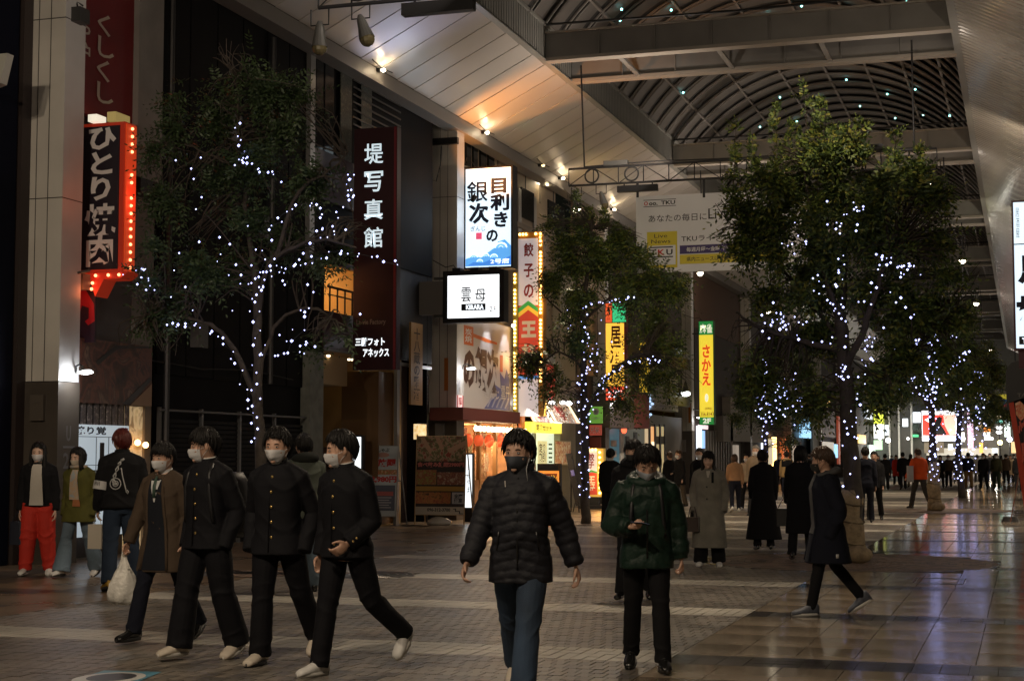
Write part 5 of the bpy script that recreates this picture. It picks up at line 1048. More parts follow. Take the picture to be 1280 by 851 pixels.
# ================================================================== TREES WITH LIGHT STRINGS
M_bark = mat('bark', (.055, .044, .034), .85, var=.35, vs=9, bump=.7, bs=40)
def leafmat(n, c):
    m = mat(n, c, .55, var=.3, vs=3); b = m.node_tree.nodes['Principled BSDF']; b.inputs['Transmission Weight'].default_value = 0
    return m
M_leaf = [leafmat('leaf_green', (.12, .17, .034)), leafmat('leaf_dark', (.036, .062, .020)), leafmat('leaf_yellow_green', (.20, .20, .035))]
M_led = emat('led_bulb', (.46, .50, 1), L_BULB)
M_sack = mat('burlap', (.30, .23, .14), .9, var=.3, vs=12, bump=.8, bs=30)
def sprig_batch(n, centres, radii, weights, rng, size=(.30, .5), leaf=.075, droop=.35, up=False):
    """numpy: n compound leaves, each a stem direction with paired leaflets"""
    w = np.array(weights, float); w /= w.sum(); idx = rng.choice(len(centres), n, p=w)
    c = np.array(centres)[idx]; r = np.array(radii)[idx]
    d = rng.normal(size=(n, 3)); d /= np.linalg.norm(d, axis=1)[:, None]
    rad = rng.random(n)**.45
    # clumpy: pull towards random clump points
    pos = c+d*r*rad[:, None]
    K = max(12, n//70); clump = pos[rng.integers(0, n, K)]
    nearest = np.array([clump[np.argmin(((clump-p)**2).sum(1))] for p in pos]) if n*K < 4e6 else clump[rng.integers(0, K, n)]
    pos = pos+(nearest-pos)*rng.uniform(.25, .80, n)[:, None]
    out = (pos-c)/np.maximum(r, .05); out += rng.normal(scale=.8, size=(n, 3)); out[:, 2] -= droop*.8
    if up: out[:, 2] = np.abs(out[:, 2])+.6
    ax = out/np.linalg.norm(out, axis=1)[:, None]
    L = rng.uniform(*size, n)
    sd = np.cross(ax, rng.normal(size=(n, 3))*.5+np.array([0, 0, 1.])); sd /= np.maximum(np.linalg.norm(sd, axis=1)[:, None], 1e-6)
    nm = np.cross(sd, ax)
    V = []; 
    m = 4
    for k in range(m+1):
        t = (k+.6)/(m+.6); base = pos+ax*(L*t)[:, None]-np.array([0, 0, 1.])*(droop*L*t*t)[:, None]
        for s in ((-1, 1) if k < m else (0,)):
            dirv = ax*.55+sd*s*.85-np.array([0, 0, .25]) if s else ax
            dirv = dirv/np.linalg.norm(dirv, axis=1)[:, None]
            ll = leaf*(1.15-.4*t)*rng.uniform(.8, 1.25, n); wv = np.cross(dirv, nm+rng.normal(scale=.35, size=(n, 3))); wv /= np.maximum(np.linalg.norm(wv, axis=1)[:, None], 1e-6)
            a = base; b = base+dirv*(ll*.5)[:, None]+wv*(ll*.2)[:, None]; e = base+dirv*ll[:, None]; f = base+dirv*(ll*.5)[:, None]-wv*(ll*.2)[:, None]
            V.append(np.stack([a, b, e, f], 1))
    V = np.concatenate(V, 0); return V.reshape(-1, 3)
def np_mesh(name, V, mats, pick, verts=4):
    n = len(V)//verts; me = bpy.data.meshes.new(name); me.vertices.add(len(V)); me.vertices.foreach_set('co', V.astype(np.float32).ravel())
    me.loops.add(len(V)); me.loops.foreach_set('vertex_index', np.arange(len(V), dtype=np.int32)); me.polygons.add(n)
    me.polygons.foreach_set('loop_start', np.arange(0, len(V), verts, dtype=np.int32)); me.polygons.foreach_set('loop_total', np.full(n, verts, np.int32))
    for m in mats: me.materials.append(m)
    me.polygons.foreach_set('material_index', pick(n).astype(np.int32)); me.update(); me.validate(); return me
def smooth_path(pts, k=5):
    out = []; n = len(pts)
    for i in range(n-1):
        p0, p1, p2, p3 = pts[max(i-1, 0)], pts[i], pts[i+1], pts[min(i+2, n-1)]
        for j in range(k):
            t = j/k; out.append(.5*((2*p1)+(p2-p0)*t+(2*p0-5*p1+4*p2-p3)*t*t+(3*p1-p0-3*p2+p3)*t**3))
    out.append(pts[-1]); return out
def tree(lab, base, rt, branches, clumps, n, seed, lights, leaf=.075, size=(.25, .42), bulb=.02, gap=.10, tint=(.55, .35, .10), shoots=(), wrap=None, glab=''):
    """branches: (pixel polyline, depth offsets, r0, r1); the first one is the trunk"""
    rng = np.random.default_rng(seed); rnd = random.Random(seed); Y = base[1]
    t = thing('street_tree', lab, 'tree', (base[0], Y, 0), 'trees standing along the arcade'); paths = []
    for i, (pl, dep, r0, r1) in enumerate(branches):
        pts = [yl(x, y, Y+(dep[min(j, len(dep)-1)])) for j, (x, y) in enumerate(pl)]
        if i == 0: pts[0] = Vector((base[0], Y, -.02))
        sp = smooth_path(pts); k = len(sp)
        for q_ in range(1, k-1): sp[q_] = sp[q_]+Vector((rnd.uniform(-1, 1), rnd.uniform(-1, 1), rnd.uniform(-1, 1)))*.018
        paths.append(sp); q = MB(); q.tube(sp, [r0+(r1-r0)*(j/(k-1))**.8 for j in range(k)], 10 if i == 0 else 7); build('trunk' if i == 0 else 'limb', q, M_bark, t, smooth=True)
    cs = []; rs = []; ws = []
    for (x, y, rx, ry, dep) in clumps:
        p = yl(x, y, Y+dep); ppm = FPX/(p-CP).dot(FW); c = (p.x, p.y, p.z); a = rx/ppm; b = ry/ppm; cs.append(c); rs.append((a, (a+b)/2, b)); ws.append(a*b*(a+b)/2)
    for c, r in list(zip(cs, rs)):      # ragged outer tufts
        for k in range(3):
            d = Vector((rnd.gauss(0, 1), rnd.gauss(0, .7), rnd.gauss(0, 1))).normalized(); f = rnd.uniform(.85, 1.25); g = rnd.uniform(.28, .45)
            cs.append((c[0]+d.x*r[0]*f, c[1]+d.y*r[1]*f, c[2]+d.z*r[2]*f)); rs.append((r[0]*g, r[1]*g, r[2]*g)); ws.append(r[0]*r[1]*r[2]*g*g*2.2*.25*4/3)
    # twigs from the limbs out to the clumps
    q = MB()
    allp = [p for s_ in paths for p in s_[len(s_)//3:]]
    for c, r in zip(cs, rs):
        c = Vector(c); near = sorted(allp, key=lambda p: (p-c).length)[:3]
        for k in range(6):
            e = c+Vector((rnd.gauss(0, .5)*r[0], rnd.gauss(0, .5)*r[1], rnd.gauss(0, .5)*r[2])); s0 = rnd.choice(near); m_ = (s0+e)/2+Vector((rnd.uniform(-.15, .15), rnd.uniform(-.15, .15), rnd.uniform(-.05, .2)))
            q.tube(smooth_path([s0, m_, e], 3), [.014, .012, .010, .008, .007, .005, .004], 4)
    for (x0, y0, x1, y1, dep) in shoots:
        a = yl(x0, y0, Y+dep); b = yl(x1, y1, Y+dep); q.tube([a, (a+b)/2+Vector((.02, 0, 0)), b], [.012, .008, .004], 4)
    build('twig', q, M_bark, t, kind='stuff')
    V = sprig_batch(n, cs, rs, ws, rng, size, leaf)
    pk = lambda k: rng.choice(3, k, p=np.array(tint)/sum(tint))
    parts = [V]
    for (x0, y0, x1, y1, dep) in shoots:
        a = yl(x0, y0, Y+dep); b = yl(x1, y1, Y+dep); m = 7
        cc = [tuple(a+(b-a)*((i+.5)/m)) for i in range(m)]; h = (b-a).length/m
        parts.append(sprig_batch(46, cc, [(.10*(1.3-i/m), .10*(1.3-i/m), h*.6) for i in range(m)], [1.3-i/m for i in range(m)], rng, (.10, .2), leaf*.8, .1, up=True))
    cr = link('crown', np_mesh('crown', np.concatenate(parts), M_leaf, pk), [], t, kind='stuff')
    if wrap:
        q = MB(); h = wrap; rr = []
        for i in range(9):
            z = h*i/8; r = branches[0][2]*1.08*(1.25-.35*i/8+.13*math.sin(i*2.1)); rr.append([Vector((base[0]+(r+.02*math.sin(3*u+i))*math.cos(u), Y+(r+.02*math.cos(4*u+i*1.3))*math.sin(u), z)) for u in [k*PI/9 for k in range(18)]])
        w = build('burlap_wrap', q.loft(rr), M_sack, t, smooth=True)
        for z in (.25*h, .55*h, .8*h):
            q = MB(); r = branches[0][2]*1.22; q.tube([(base[0]+r*math.cos(u), Y+r*math.sin(u), z+.02*math.sin(2*u)) for u in [k*PI/7 for k in range(15)]], .012, 4); build('rope', q, mat('rope', (.12, .09, .05), .9), w)
        q = MB(); q.ball((base[0]+.12, Y-.22, .12), (.20, .16, .13), nu=12, nv=8); build('soil_sack', q, M_sack, t, smooth=True)
    # the string of bulbs
    s = thing('light_string', glab, 'string lights', (base[0], Y, 1.2), 'strings of white bulbs on the trees')
    qb = MB(); qw = MB(); nb = 0; ico = [(0, 0, 1), (1, 0, 0), (0, 1, 0), (-1, 0, 0), (0, -1, 0), (0, 0, -1)]; ifc = [(0, 1, 2), (0, 2, 3), (0, 3, 4), (0, 4, 1), (5, 2, 1), (5, 3, 2), (5, 4, 3), (5, 1, 4)]
    for (kind, *a) in lights:
        if kind == 'p':
            pl, dep, rr, dens = a; pts = smooth_path([yl(x, y, Y+dep-(.35 if abs(x-pl[-1][0]) > 6 or i_ > 1 else 0)) for i_, (x, y) in enumerate(pl)], 8); L = sum((pts[i+1]-pts[i]).length for i in range(len(pts)-1)); m = max(2, int(L/gap*dens*1.08)); wire = []
            for k in range(m):
                f = k/(m-1)*(len(pts)-1); i = min(int(f), len(pts)-2); p = pts[i].lerp(pts[i+1], f-i); u = k*2.4
                p = p+Vector((math.cos(u)*rr, -abs(math.sin(u))*rr-.03, rnd.uniform(-.04, .04))); wire.append(p)
                r = bulb*rnd.choice((.5, .65, .85, 1.1, 1.3))*rnd.uniform(.9, 1.1); qb.add([p+Vector(v)*r for v in ico], ifc); nb += 1
            if len(wire) > 2: qw.tube(wire, .004, 3)
        else:
            x, y, rx, ry, cnt = a; p0 = yl(x, y, Y-.75); ppm = FPX/(p0-CP).dot(FW)
            for k in range(cnt):
                p = p0+Vector((rnd.gauss(0, .5)*rx/ppm, rnd.uniform(-.4, .2), rnd.gauss(0, .5)*ry/ppm)); r = bulb*rnd.uniform(.4, 1.1); qb.add([p+Vector(v)*r for v in ico], ifc)
    build('bulb', qb, M_led, s, kind='stuff'); build('wire', qw, M_cable, s)
    # the bulbs' own glow, gathered in a few small lamps
    for (x, y, w) in [l for l in LG.get(seed, [])]: lamp('POINT', yl(x, y, Y-.7), w*LGF.get(seed, .3), (.45, .52, 1), s, size=.25)
    return t
LGF = {3: .05, 4: .04, 5: .04, 6: .05}
LG = {1: [(320, 250, 5), (300, 400, 5), (400, 290, 4), (220, 350, 4)], 2: [(730, 430, 6), (735, 560, 4)], 3: [(1050, 300, 6), (1090, 400, 9), (980, 400, 7), (1065, 480, 7)], 4: [(1165, 460, 14), (1160, 560, 8)], 5: [(1215, 500, 16)], 6: [(960, 480, 20)]}
B1 = (-9.7, 19.3)
tree('large dimly lit tree strung with white bulbs before the black house at left', B1, .085,
     [([(323, 716), (326, 600), (323, 500), (322, 420), (318, 330)], (0, 0, 0, 0, 0), .095, .05),
      ([(322, 500), (285, 425), (245, 400), (180, 395)], (0, -.1, -.3, -.5), .05, .015), ([(318, 335), (308, 270), (304, 215), (298, 150), (300, 90)], (0, .1, .2, .2, .2), .045, .012),
      ([(320, 400), (338, 330), (395, 300), (445, 310)], (0, -.1, -.2, -.3), .045, .012), ([(304, 215), (270, 198), (235, 182), (205, 180)], (.2, 0, -.1, -.2), .022, .008), ([(345, 320), (372, 240), (410, 215), (435, 190)], (-.1, .1, .3, .5), .035, .010), ([(322, 460), (350, 400), (390, 385), (420, 400)], (0, .3, .4, .5), .035, .01)],
     [(300, 110, 60, 45, .2), (240, 165, 45, 30, 0), (365, 130, 50, 42, .4), (330, 210, 80, 40, .3), (205, 200, 28, 26, -.2), (230, 260, 50, 35, 0), (400, 225, 30, 36, .4), (448, 290, 14, 16, .5), (300, 300, 60, 40, 0), (372, 316, 38, 24, .3), (200, 330, 45, 30, -.3), (185, 385, 42, 30, -.4), (190, 425, 38, 16, -.4), (250, 370, 40, 30, -.2), (418, 415, 34, 18, .3), (432, 300, 18, 16, .3)],
     2400, 1, [('p', [(322, 555), (322, 500), (324, 420), (322, 350)], 0, .07, .9), ('p', [(318, 520), (300, 460), (275, 420), (240, 405), (215, 408)], -.2, .05, 1), ('p', [(325, 360), (338, 300), (360, 265), (400, 255)], -.1, .06, .9), ('p', [(298, 155), (302, 180), (310, 205), (335, 215), (350, 225)], .1, .04, 1.1), ('p', [(330, 340), (370, 335), (410, 320), (450, 318), (500, 330)], -.2, .05, 1), ('p', [(322, 440), (360, 440), (385, 400), (382, 385)], 0, .05, .8), ('p', [(215, 335), (240, 310), (275, 300)], -.1, .05, .5), ('p', [(175, 335), (185, 355), (240, 385)], -.2, .05, .5), ('p', [(340, 325), (360, 340), (395, 300), (405, 290)], 0, .05, 1), ('p', [(440, 220), (438, 235), (442, 250)], 0, .04, 1.5), ('c', 182, 350, 7, 14, 9), ('c', 309, 205, 10, 10, 8), ('c', 335, 350, 90, 60, 26), ('c', 420, 280, 25, 40, 12), ('c', 255, 240, 40, 60, 6), ('c', 375, 430, 35, 25, 14)],
     leaf=.078, size=(.24, .42), bulb=.0165, gap=.09, tint=(.0, 1., .0), glab='string of white bulbs wound over the big tree at left')  # leaf colour all dark here, to imitate the dim light on this tree
tree('slender tree with lit trunk in front of the dumpling restaurant', (-9.73, 35.96), .1,
     [([(732, 655), (731, 580), (730, 480), (728, 400), (735, 330), (740, 280)], (0, 0, 0, 0, 0, 0), .125, .03), ([(730, 520), (750, 485), (775, 455), (810, 440)], (0, -.2, -.3, -.3), .06, .02), ([(730, 430), (705, 395), (680, 370)], (0, .1, .2), .04, .015), ([(729, 460), (700, 440), (670, 460)], (0, -.3, -.5), .035, .012), ([(730, 400), (765, 370), (800, 350)], (0, .3, .4), .04, .015)],
     [(740, 330, 68, 42, .2), (712, 350, 34, 34, .2), (795, 350, 56, 40, .3), (678, 455, 36, 22, -.4), (660, 435, 24, 20, -.4), (722, 415, 36, 34, 0), (812, 412, 32, 28, .2), (825, 440, 34, 30, .2), (742, 285, 46, 26, .2), (790, 490, 40, 28, -.2), (835, 478, 28, 20, 0), (700, 485, 32, 16, -.3), (845, 390, 24, 28, .4), (720, 262, 16, 20, .2), (712, 305, 22, 22, .2), (840, 360, 20, 18, .4)],
     3300, 2, [('p', [(731, 620), (731, 560), (730, 500)], -.05, .12, 1.3), ('p', [(730, 500), (733, 440), (733, 385), (765, 378), (790, 372)], -.1, .07, 1.0), ('p', [(735, 525), (750, 490), (760, 470), (785, 455), (815, 450)], -.3, .06, 1.4), ('p', [(722, 480), (740, 455), (735, 420)], -.2, .05, 1.0), ('c', 815, 450, 12, 6, 7), ('c', 740, 440, 50, 60, 20)],
     leaf=.105, size=(.28, .48), bulb=.02, gap=.115, tint=(.45, .45, .10), shoots=[(722, 290, 720, 236, .2), (735, 285, 738, 258, .2), (755, 290, 757, 262, .2)], glab='string of white bulbs wound round the slender tree trunk by the standing dumpling sign')
tree('large broad crowned tree with burlap wrapped base behind the man in the long coat', (-2.46, 24.01), .11,
     [([(1065, 702), (1067, 620), (1060, 520), (1055, 450), (1050, 400)], (0,)*5, .155, .09), ([(1055, 460), (1080, 410), (1100, 350), (1120, 300)], (0, -.2, -.2, 0), .07, .02), ([(1052, 410), (1030, 340), (1015, 290), (1005, 200)], (0, .1, .2, .2), .06, .015), ([(1058, 440), (1000, 425), (950, 410), (920, 390)], (0, -.2, -.4, -.5), .06, .015), ([(1052, 400), (1055, 330), (1060, 260), (1030, 170)], (0, .3, .3, .3), .06, .012), ([(1058, 500), (1090, 470), (1140, 440), (1180, 400)], (0, .3, .5, .6), .055, .014), ([(1055, 430), (990, 350), (940, 290)], (0, .4, .5), .045, .012)],
     [(1040, 235, 95, 48, .2), (960, 265, 66, 48, .2), (1120, 265, 68, 48, .3), (932, 300, 28, 28, .2), (1020, 310, 95, 42, .2), (1100, 330, 75, 40, .2), (1165, 330, 36, 34, .4), (985, 370, 60, 30, .3), (1050, 390, 70, 34, .4), (1130, 400, 60, 38, .3), (952, 422, 34, 30, -.2), (1000, 455, 60, 32, .2), (1085, 455, 56, 28, .3), (1150, 460, 46, 28, .4), (950, 480, 34, 24, 0), (1010, 505, 50, 20, .2), (1085, 492, 40, 14, .2), (1165, 385, 30, 24, .4), (1035, 190, 60, 22, .2), (1180, 430, 28, 20, .4), (1185, 290, 30, 30, .4), (1160, 235, 36, 26, .3), (920, 262, 20, 20, .2), (1195, 350, 22, 24, .4), (1190, 390, 24, 22, .4)],
     4700, 3, [('p', [(1062, 620), (1064, 560), (1061, 520)], -.1, .12, .8), ('p', [(1063, 545), (1075, 490), (1085, 440), (1088, 420)], -.2, .06, 1.6), ('p', [(1052, 435), (1010, 425), (980, 410), (965, 405)], -.4, .05, 1.1), ('p', [(1053, 400), (1050, 350), (1053, 320)], -.1, .05, 1.1), ('p', [(1050, 385), (1030, 370), (1025, 345)], -.1, .05, 1.0), ('p', [(1083, 380), (1095, 355), (1105, 330), (1130, 335), (1140, 335)], -.2, .07, 1.7), ('p', [(1120, 375), (1132, 385), (1145, 395)], -.2, .07, 1.5), ('p', [(1098, 320), (1110, 325)], -.2, .06, 2), ('c', 1070, 260, 30, 12, 10), ('c', 1055, 285, 30, 8, 8), ('c', 1000, 305, 20, 18, 8), ('c', 975, 400, 25, 20, 20), ('c', 1055, 465, 14, 12, 12), ('c', 1060, 380, 90, 60, 16), ('c', 1130, 335, 20, 10, 10)],
     leaf=.098, size=(.26, .48), bulb=.018, gap=.115, tint=(.42, .42, .16), shoots=[(1005, 215, 1007, 100, .2), (1030, 200, 1026, 122, .2), (1078, 210, 1076, 142, .2), (1040, 200, 1047, 150, .3), (1062, 210, 1060, 160, .3), (970, 230, 968, 130, .5), (985, 215, 984, 150, .5), (945, 240, 940, 170, .5), (1115, 220, 1120, 165, .3), (915, 250, 920, 150, .5), (1145, 240, 1148, 178, .3), (1018, 205, 1016, 140, .2)], wrap=1.05, glab='string of white bulbs over the broad crowned tree in the middle of the arcade')
tree('mid distance tree, its foot wrapped in burlap beside the man in the orange jacket', (-2.53, 47.59), .12,
     [([(1168, 638), (1166, 580), (1165, 530), (1163, 480), (1165, 440)], (0,)*5, .15, .05), ([(1164, 510), (1140, 480), (1115, 455)], (0, -.2, -.3), .06, .02), ([(1164, 500), (1190, 465), (1215, 440)], (0, 0, .2), .06, .02), ([(1165, 470), (1175, 420), (1185, 395)], (0, 0, .2), .05, .02)],
     [(1160, 430, 50, 36, .3), (1120, 470, 42, 30, .2), (1200, 470, 40, 32, .3), (1160, 478, 56, 20, .3), (1180, 400, 34, 22, .3), (1140, 395, 34, 22, .4)],
     3600, 4, [('p', [(1168, 600), (1167, 560), (1165, 520), (1163, 480), (1168, 440), (1172, 400)], -.2, .12, 2.2), ('p', [(1160, 500), (1140, 470), (1120, 440), (1118, 435)], -.3, .08, 1.4), ('p', [(1166, 490), (1195, 455), (1210, 440)], -.3, .08, 1.8), ('p', [(1165, 450), (1150, 430), (1148, 425)], -.3, .08, 2), ('p', [(1165, 440), (1185, 425), (1195, 418)], -.3, .08, 2), ('c', 1165, 430, 35, 30, 26), ('c', 1150, 480, 40, 40, 26), ('c', 1195, 455, 14, 10, 16)],
     leaf=.10, size=(.26, .45), bulb=.028, gap=.16, tint=(.45, .45, .10), wrap=1.4, glab='dense string of white bulbs on the mid distance tree beside the man in orange')
tree('distant right hand tree with yellowish outer leaves over the crowd', (-2.3, 62.5), .12,
     [([(1197, 625), (1198, 570), (1200, 520), (1203, 480)], (0,)*4, .15, .06), ([(1200, 520), (1220, 490), (1235, 470)], (0, 0, 0), .06, .02), ([(1200, 520), (1185, 495), (1175, 480)], (0, 0, 0), .06, .02)],
     [(1210, 480, 36, 30, .2), (1235, 500, 26, 30, .2), (1225, 450, 22, 18, .2), (1190, 492, 32, 16, .3), (1238, 512, 20, 10, .2)],
     2400, 5, [('p', [(1197, 600), (1198, 550), (1200, 500)], -.2, .14, 2.2), ('p', [(1215, 590), (1216, 540), (1218, 480), (1222, 465)], -.2, .14, 1.8), ('p', [(1228, 560), (1226, 510), (1225, 470)], -.2, .12, 1.2), ('c', 1205, 540, 26, 36, 36), ('c', 1215, 490, 20, 20, 20)],
     leaf=.13, size=(.3, .5), bulb=.034, gap=.2, tint=(.45, .3, .3), glab='string of white bulbs on the distant right hand tree above the crowd')
tree('distant tree of the left row hanging over the shoppers behind the black coats', (-9.6, 61.5), .12,
     [([(957, 618), (957, 560), (955, 500), (957, 450)], (0,)*4, .14, .05), ([(956, 520), (975, 490), (990, 470)], (0, 0, 0), .06, .02), ([(956, 510), (935, 490), (925, 470)], (0, 0, 0), .06, .02)],
     [(950, 480, 34, 30, .2), (985, 500, 30, 26, .2), (935, 515, 24, 18, 0), (970, 440, 34, 24, .4), (1000, 470, 22, 22, .3), (985, 545, 16, 10, 0)],
     2600, 6, [('p', [(957, 600), (956, 550), (955, 500), (957, 450)], -.2, .1, 1.4), ('c', 960, 500, 18, 40, 46), ('c', 985, 500, 20, 22, 34), ('c', 1003, 505, 8, 16, 20)],
     leaf=.12, size=(.3, .5), bulb=.036, gap=.2, tint=(.4, .55, .05), glab='string of white bulbs on the distant left row tree behind the black coats')
# ================================================================== PEOPLE
_vl = bpy.context.view_layer
def voxelised(mb, vox, name, it=2, fac=.5):
    me = mb.mesh(name); o = bpy.data.objects.new('tmp', me); COL.objects.link(o)
    m = o.modifiers.new('r', 'REMESH'); m.mode = 'VOXEL'; m.voxel_size = vox
    if it: s = o.modifiers.new('s', 'SMOOTH'); s.factor = fac; s.iterations = it
    _vl.update(); dg = bpy.context.evaluated_depsgraph_get(); r = bpy.data.meshes.new_from_object(o.evaluated_get(dg))
    bpy.data.objects.remove(o); bpy.data.meshes.remove(me); r.name = name; return r
def ripple(me, amp, f=9., seed=0., stretch=(1, 1, 1), zones=(), base=.32):
    n = len(me.vertices); v = np.zeros(n*3); me.vertices.foreach_get('co', v); v = v.reshape(-1, 3)
    nr = np.zeros(n*3); me.vertices.foreach_get('normal', nr); nr = nr.reshape(-1, 3); q = v*f*np.array(stretch)
    a = np.sin(q[:, 0]*1.3+q[:, 2]*2.1+seed+1.7*np.sin(q[:, 1]*.9+q[:, 2]*.6+seed))+.8*np.sin(q[:, 2]*3.3-q[:, 0]*1.9+seed*2.3+2*np.sin(q[:, 0]*1.1+seed))+.5*np.sin(q[:, 1]*3.1+q[:, 2]*1.4+seed)
    rd = 1-np.abs(np.sin(q[:, 2]*2.3+1.6*np.sin(q[:, 0]*1.2+seed)+1.1*np.sin(q[:, 1]*1.7+seed*1.7))); a = a/2.3*.6+(rd**1.5-.35)*1.3; a = a*(.35+.65*np.abs(np.sin(q[:, 0]*.9+q[:, 1]*1.3+q[:, 2]*.35+seed))); w = np.full(n, base)
    for (z0, dz) in zones: w += .9*np.exp(-((v[:, 2]-z0)/dz)**2)
    v += nr*(amp*a*w)[:, None]; me.vertices.foreach_set('co', v.ravel()); me.update()
def cloth(n, c, rough=.9, bump=.15, bs=120, sheen=0., var=.12): return mat(n, c, rough, bump=bump, bs=bs, sheen=sheen, var=var, vs=6, spec=.25)
SKIN = mat('skin', (.58, .35, .25), .5, var=.06, vs=8); SKIN2 = mat('skin_light', (.64, .42, .32), .5, var=.06, vs=8)
HAIRB = mat('hair_black', (.008, .0065, .006), .55, spec=.35); HAIRBR = mat('hair_brown', (.06, .032, .018), .42, spec=.5); HAIRG = mat('hair_grey', (.22, .20, .18), .5); HAIRR = mat('hair_dark_red', (.10, .015, .012), .42)
C_black = cloth('wool_black', (.007, .007, .0085)); C_gak = cloth('uniform_black', (.0055, .0055, .008), .8); C_navy = cloth('cloth_navy', (.0085, .010, .019)); C_trb = cloth('trouser_black', (.0075, .0075, .009), .85)
C_jean = mat('denim_dark', (.035, .062, .11), .8, bump=.3, bs=150, var=.45, vs=3, stretch=(1.5, 1.5, .6)); C_jeanl = mat('denim_light', (.12, .17, .22), .8, bump=.3, bs=150, var=.35, vs=3)
P_MASK = mat('mask_white', (.72, .72, .74), .7, bump=.05, bs=60); P_MASKG = mat('mask_grey', (.07, .08, .10), .75); GOLD = mat('brass', (.75, .52, .18), .28, metal=.9); SHOEW = mat('shoe_white', (.68, .67, .65), .5, var=.1); SHOEB = mat('shoe_black', (.012, .012, .012), .25, coat=.4); SHOEBG = mat('shoe_beige', (.60, .53, .44), .6, var=.15); SOLEW = mat('sole_white', (.6, .58, .54), .5); SOLEB = mat('sole_dark', (.03, .03, .03), .6); SHOEG = mat('shoe_grey', (.10, .11, .14), .6, var=.3, vs=20)
EYEW = mat('eye_white', (.55, .52, .50), .3); EYED = mat('eye_dark', (.012, .008, .006), .15)
HC = Vector((0, .012, 1.583))
def S(t, ph, k=1.0, add=0.):
    """point of the head surface, polar angle t from the crown, azimuth ph from the face (degrees)"""
    t = R(t); ph = R(ph); sx, sy, sz = math.sin(t)*math.sin(ph), math.sin(t)*math.cos(ph), math.cos(t)
    x = .083*sx; y = (.101 if sy > 0 else .110)*sy; z = (.128 if sz > 0 else .132)*sz
    if sz < 0:
        q = -sz; x *= 1-.30*q*q; 
        if sy > 0: y *= 1-.02*q; y += .022*q*q*sy
        else: y *= 1-.40*q**1.3
    return HC+Vector((x*k+add*sx, y*k+add*sy, z*k+add*sz))
def head_geo(mb, M, mouth=True):
    nu, nv = 28, 20; rings = []
    for i in range(1, nv):
        rings.append([M @ S(180*i/nv, 360*j/nu) for j in range(nu)])
    mb.loft(rings, True)
    b = lambda p, r, Q=None: mb.ball(M @ Vector(p), r, M.to_3x3() if Q is None else M.to_3x3() @ Q, 10, 8)
    y0 = HC.y; z0 = HC.z
    b((0, y0+.101, z0-.032), (.017, .018, .013)); b((0, y0+.095, z0-.010), (.010, .014, .030)); b((0, y0+.084, z0+.026), (.050, .016, .012))
    for k in (-1, 1):
        b((k*.085, y0-.004, z0-.008), (.010, .020, .032), Matrix.Rotation(k*.25, 3, 'Z')); b((k*.048, y0+.068, z0-.037), (.022, .022, .020)); b((k*.012, y0+.099, z0-.037), (.009, .008, .008))
    if mouth: b((0, y0+.093, z0-.064), (.024, .012, .007)); b((0, y0+.092, z0-.076), (.020, .012, .008))
    b((0, y0+.084, z0-.106), (.022, .018, .018))
def hand_geo(mb, w, d, k, M3, curl=22, spread=.019, hs=1.):
    """w wrist, d forearm direction, k side; palm faces the thigh"""
    d = d.normalized(); nrm = Vector((-k, 0, 0)); nrm = (nrm-d*nrm.dot(d))
    if nrm.length < .2: nrm = Vector((0, 0, -1))-d*(-d.z)
    if M3 is not None: nrm = Vector(M3)-d*Vector(M3).dot(d)
    nrm.normalize(); wd = d.cross(nrm)*k*(-1 if True else 1); wd.normalize()
    if wd.y < 0 and M3 is None: wd = -wd
    pc = w+d*.05; B = Matrix((wd, nrm, d)).transposed()
    mb.ball(pc, (.040*hs, .016*hs, .052*hs), B, 12, 8); mb.ball(w+d*.075+wd*.0, (.040*hs, .014*hs, .026*hs), B, 12, 8)
    for i, (off, L) in enumerate(((.030, .072), (.010, .082), (-.010, .076), (-.029, .060))):
        p = w+d*.088+wd*off; a = 0.; pts = [p-d*.015]; r = [.0098, .0092, .0086, .0076]; dd = d
        for sgm in range(3):
            a += R(curl*(1+.15*i)); dd = (d*math.cos(a)+nrm*math.sin(a)+wd*off*.8).normalized(); p = p+dd*L*(.42, .32, .26)[sgm]; pts.append(p)
        mb.tube(pts, [q*hs for q in r], 7); mb.ball(pts[-1], .0076*hs, None, 6, 5)
    p0 = w+d*.022+wd*.028; p1 = p0+(d*.6+wd*.7+nrm*.25).normalized()*.036; p2 = p1+(d*.85+wd*.25+nrm*.45).normalized()*.030; p3 = p2+(d*.9+nrm*.5).normalized()*.022
    mb.tube([p0, p1, p2, p3], [.014*hs, .0115*hs, .010*hs, .0085*hs], 8); mb.ball(p3, .0085*hs, None, 6, 5)
PROF = [(.80, .150, .100, 0), (.90, .164, .118, -.008), (1.0, .150, .106, 0), (1.10, .140, .100, .005), (1.20, .150, .110, .006), (1.30, .160, .114, .002), (1.36, .150, .102, -.004), (1.40, .118, .090, -.008), (1.43, .088, .076, -.012), (1.46, .068, .064, -.012), (1.50, .055, .058, -.006)]
def prof(z):
    if z <= PROF[0][0]: return PROF[0][1:]
    for a, b in zip(PROF[:-1], PROF[1:]):
        if z <= b[0]:
            t = (z-a[0])/(b[0]-a[0]); return tuple(a[i]+(b[i]-a[i])*t for i in (1, 2, 3))
    return PROF[-1][1:]
def ell(c, rx, ry, n=28, e=2.3): 
    out = []
    for j in range(n):
        u = 2*PI*j/n; cu, su = math.cos(u), math.sin(u); out.append(Vector((c[0]+rx*abs(cu)**(2/e)*(1 if cu > 0 else -1), c[1]+ry*abs(su)**(2/e)*(1 if su > 0 else -1), c[2])))
    return out
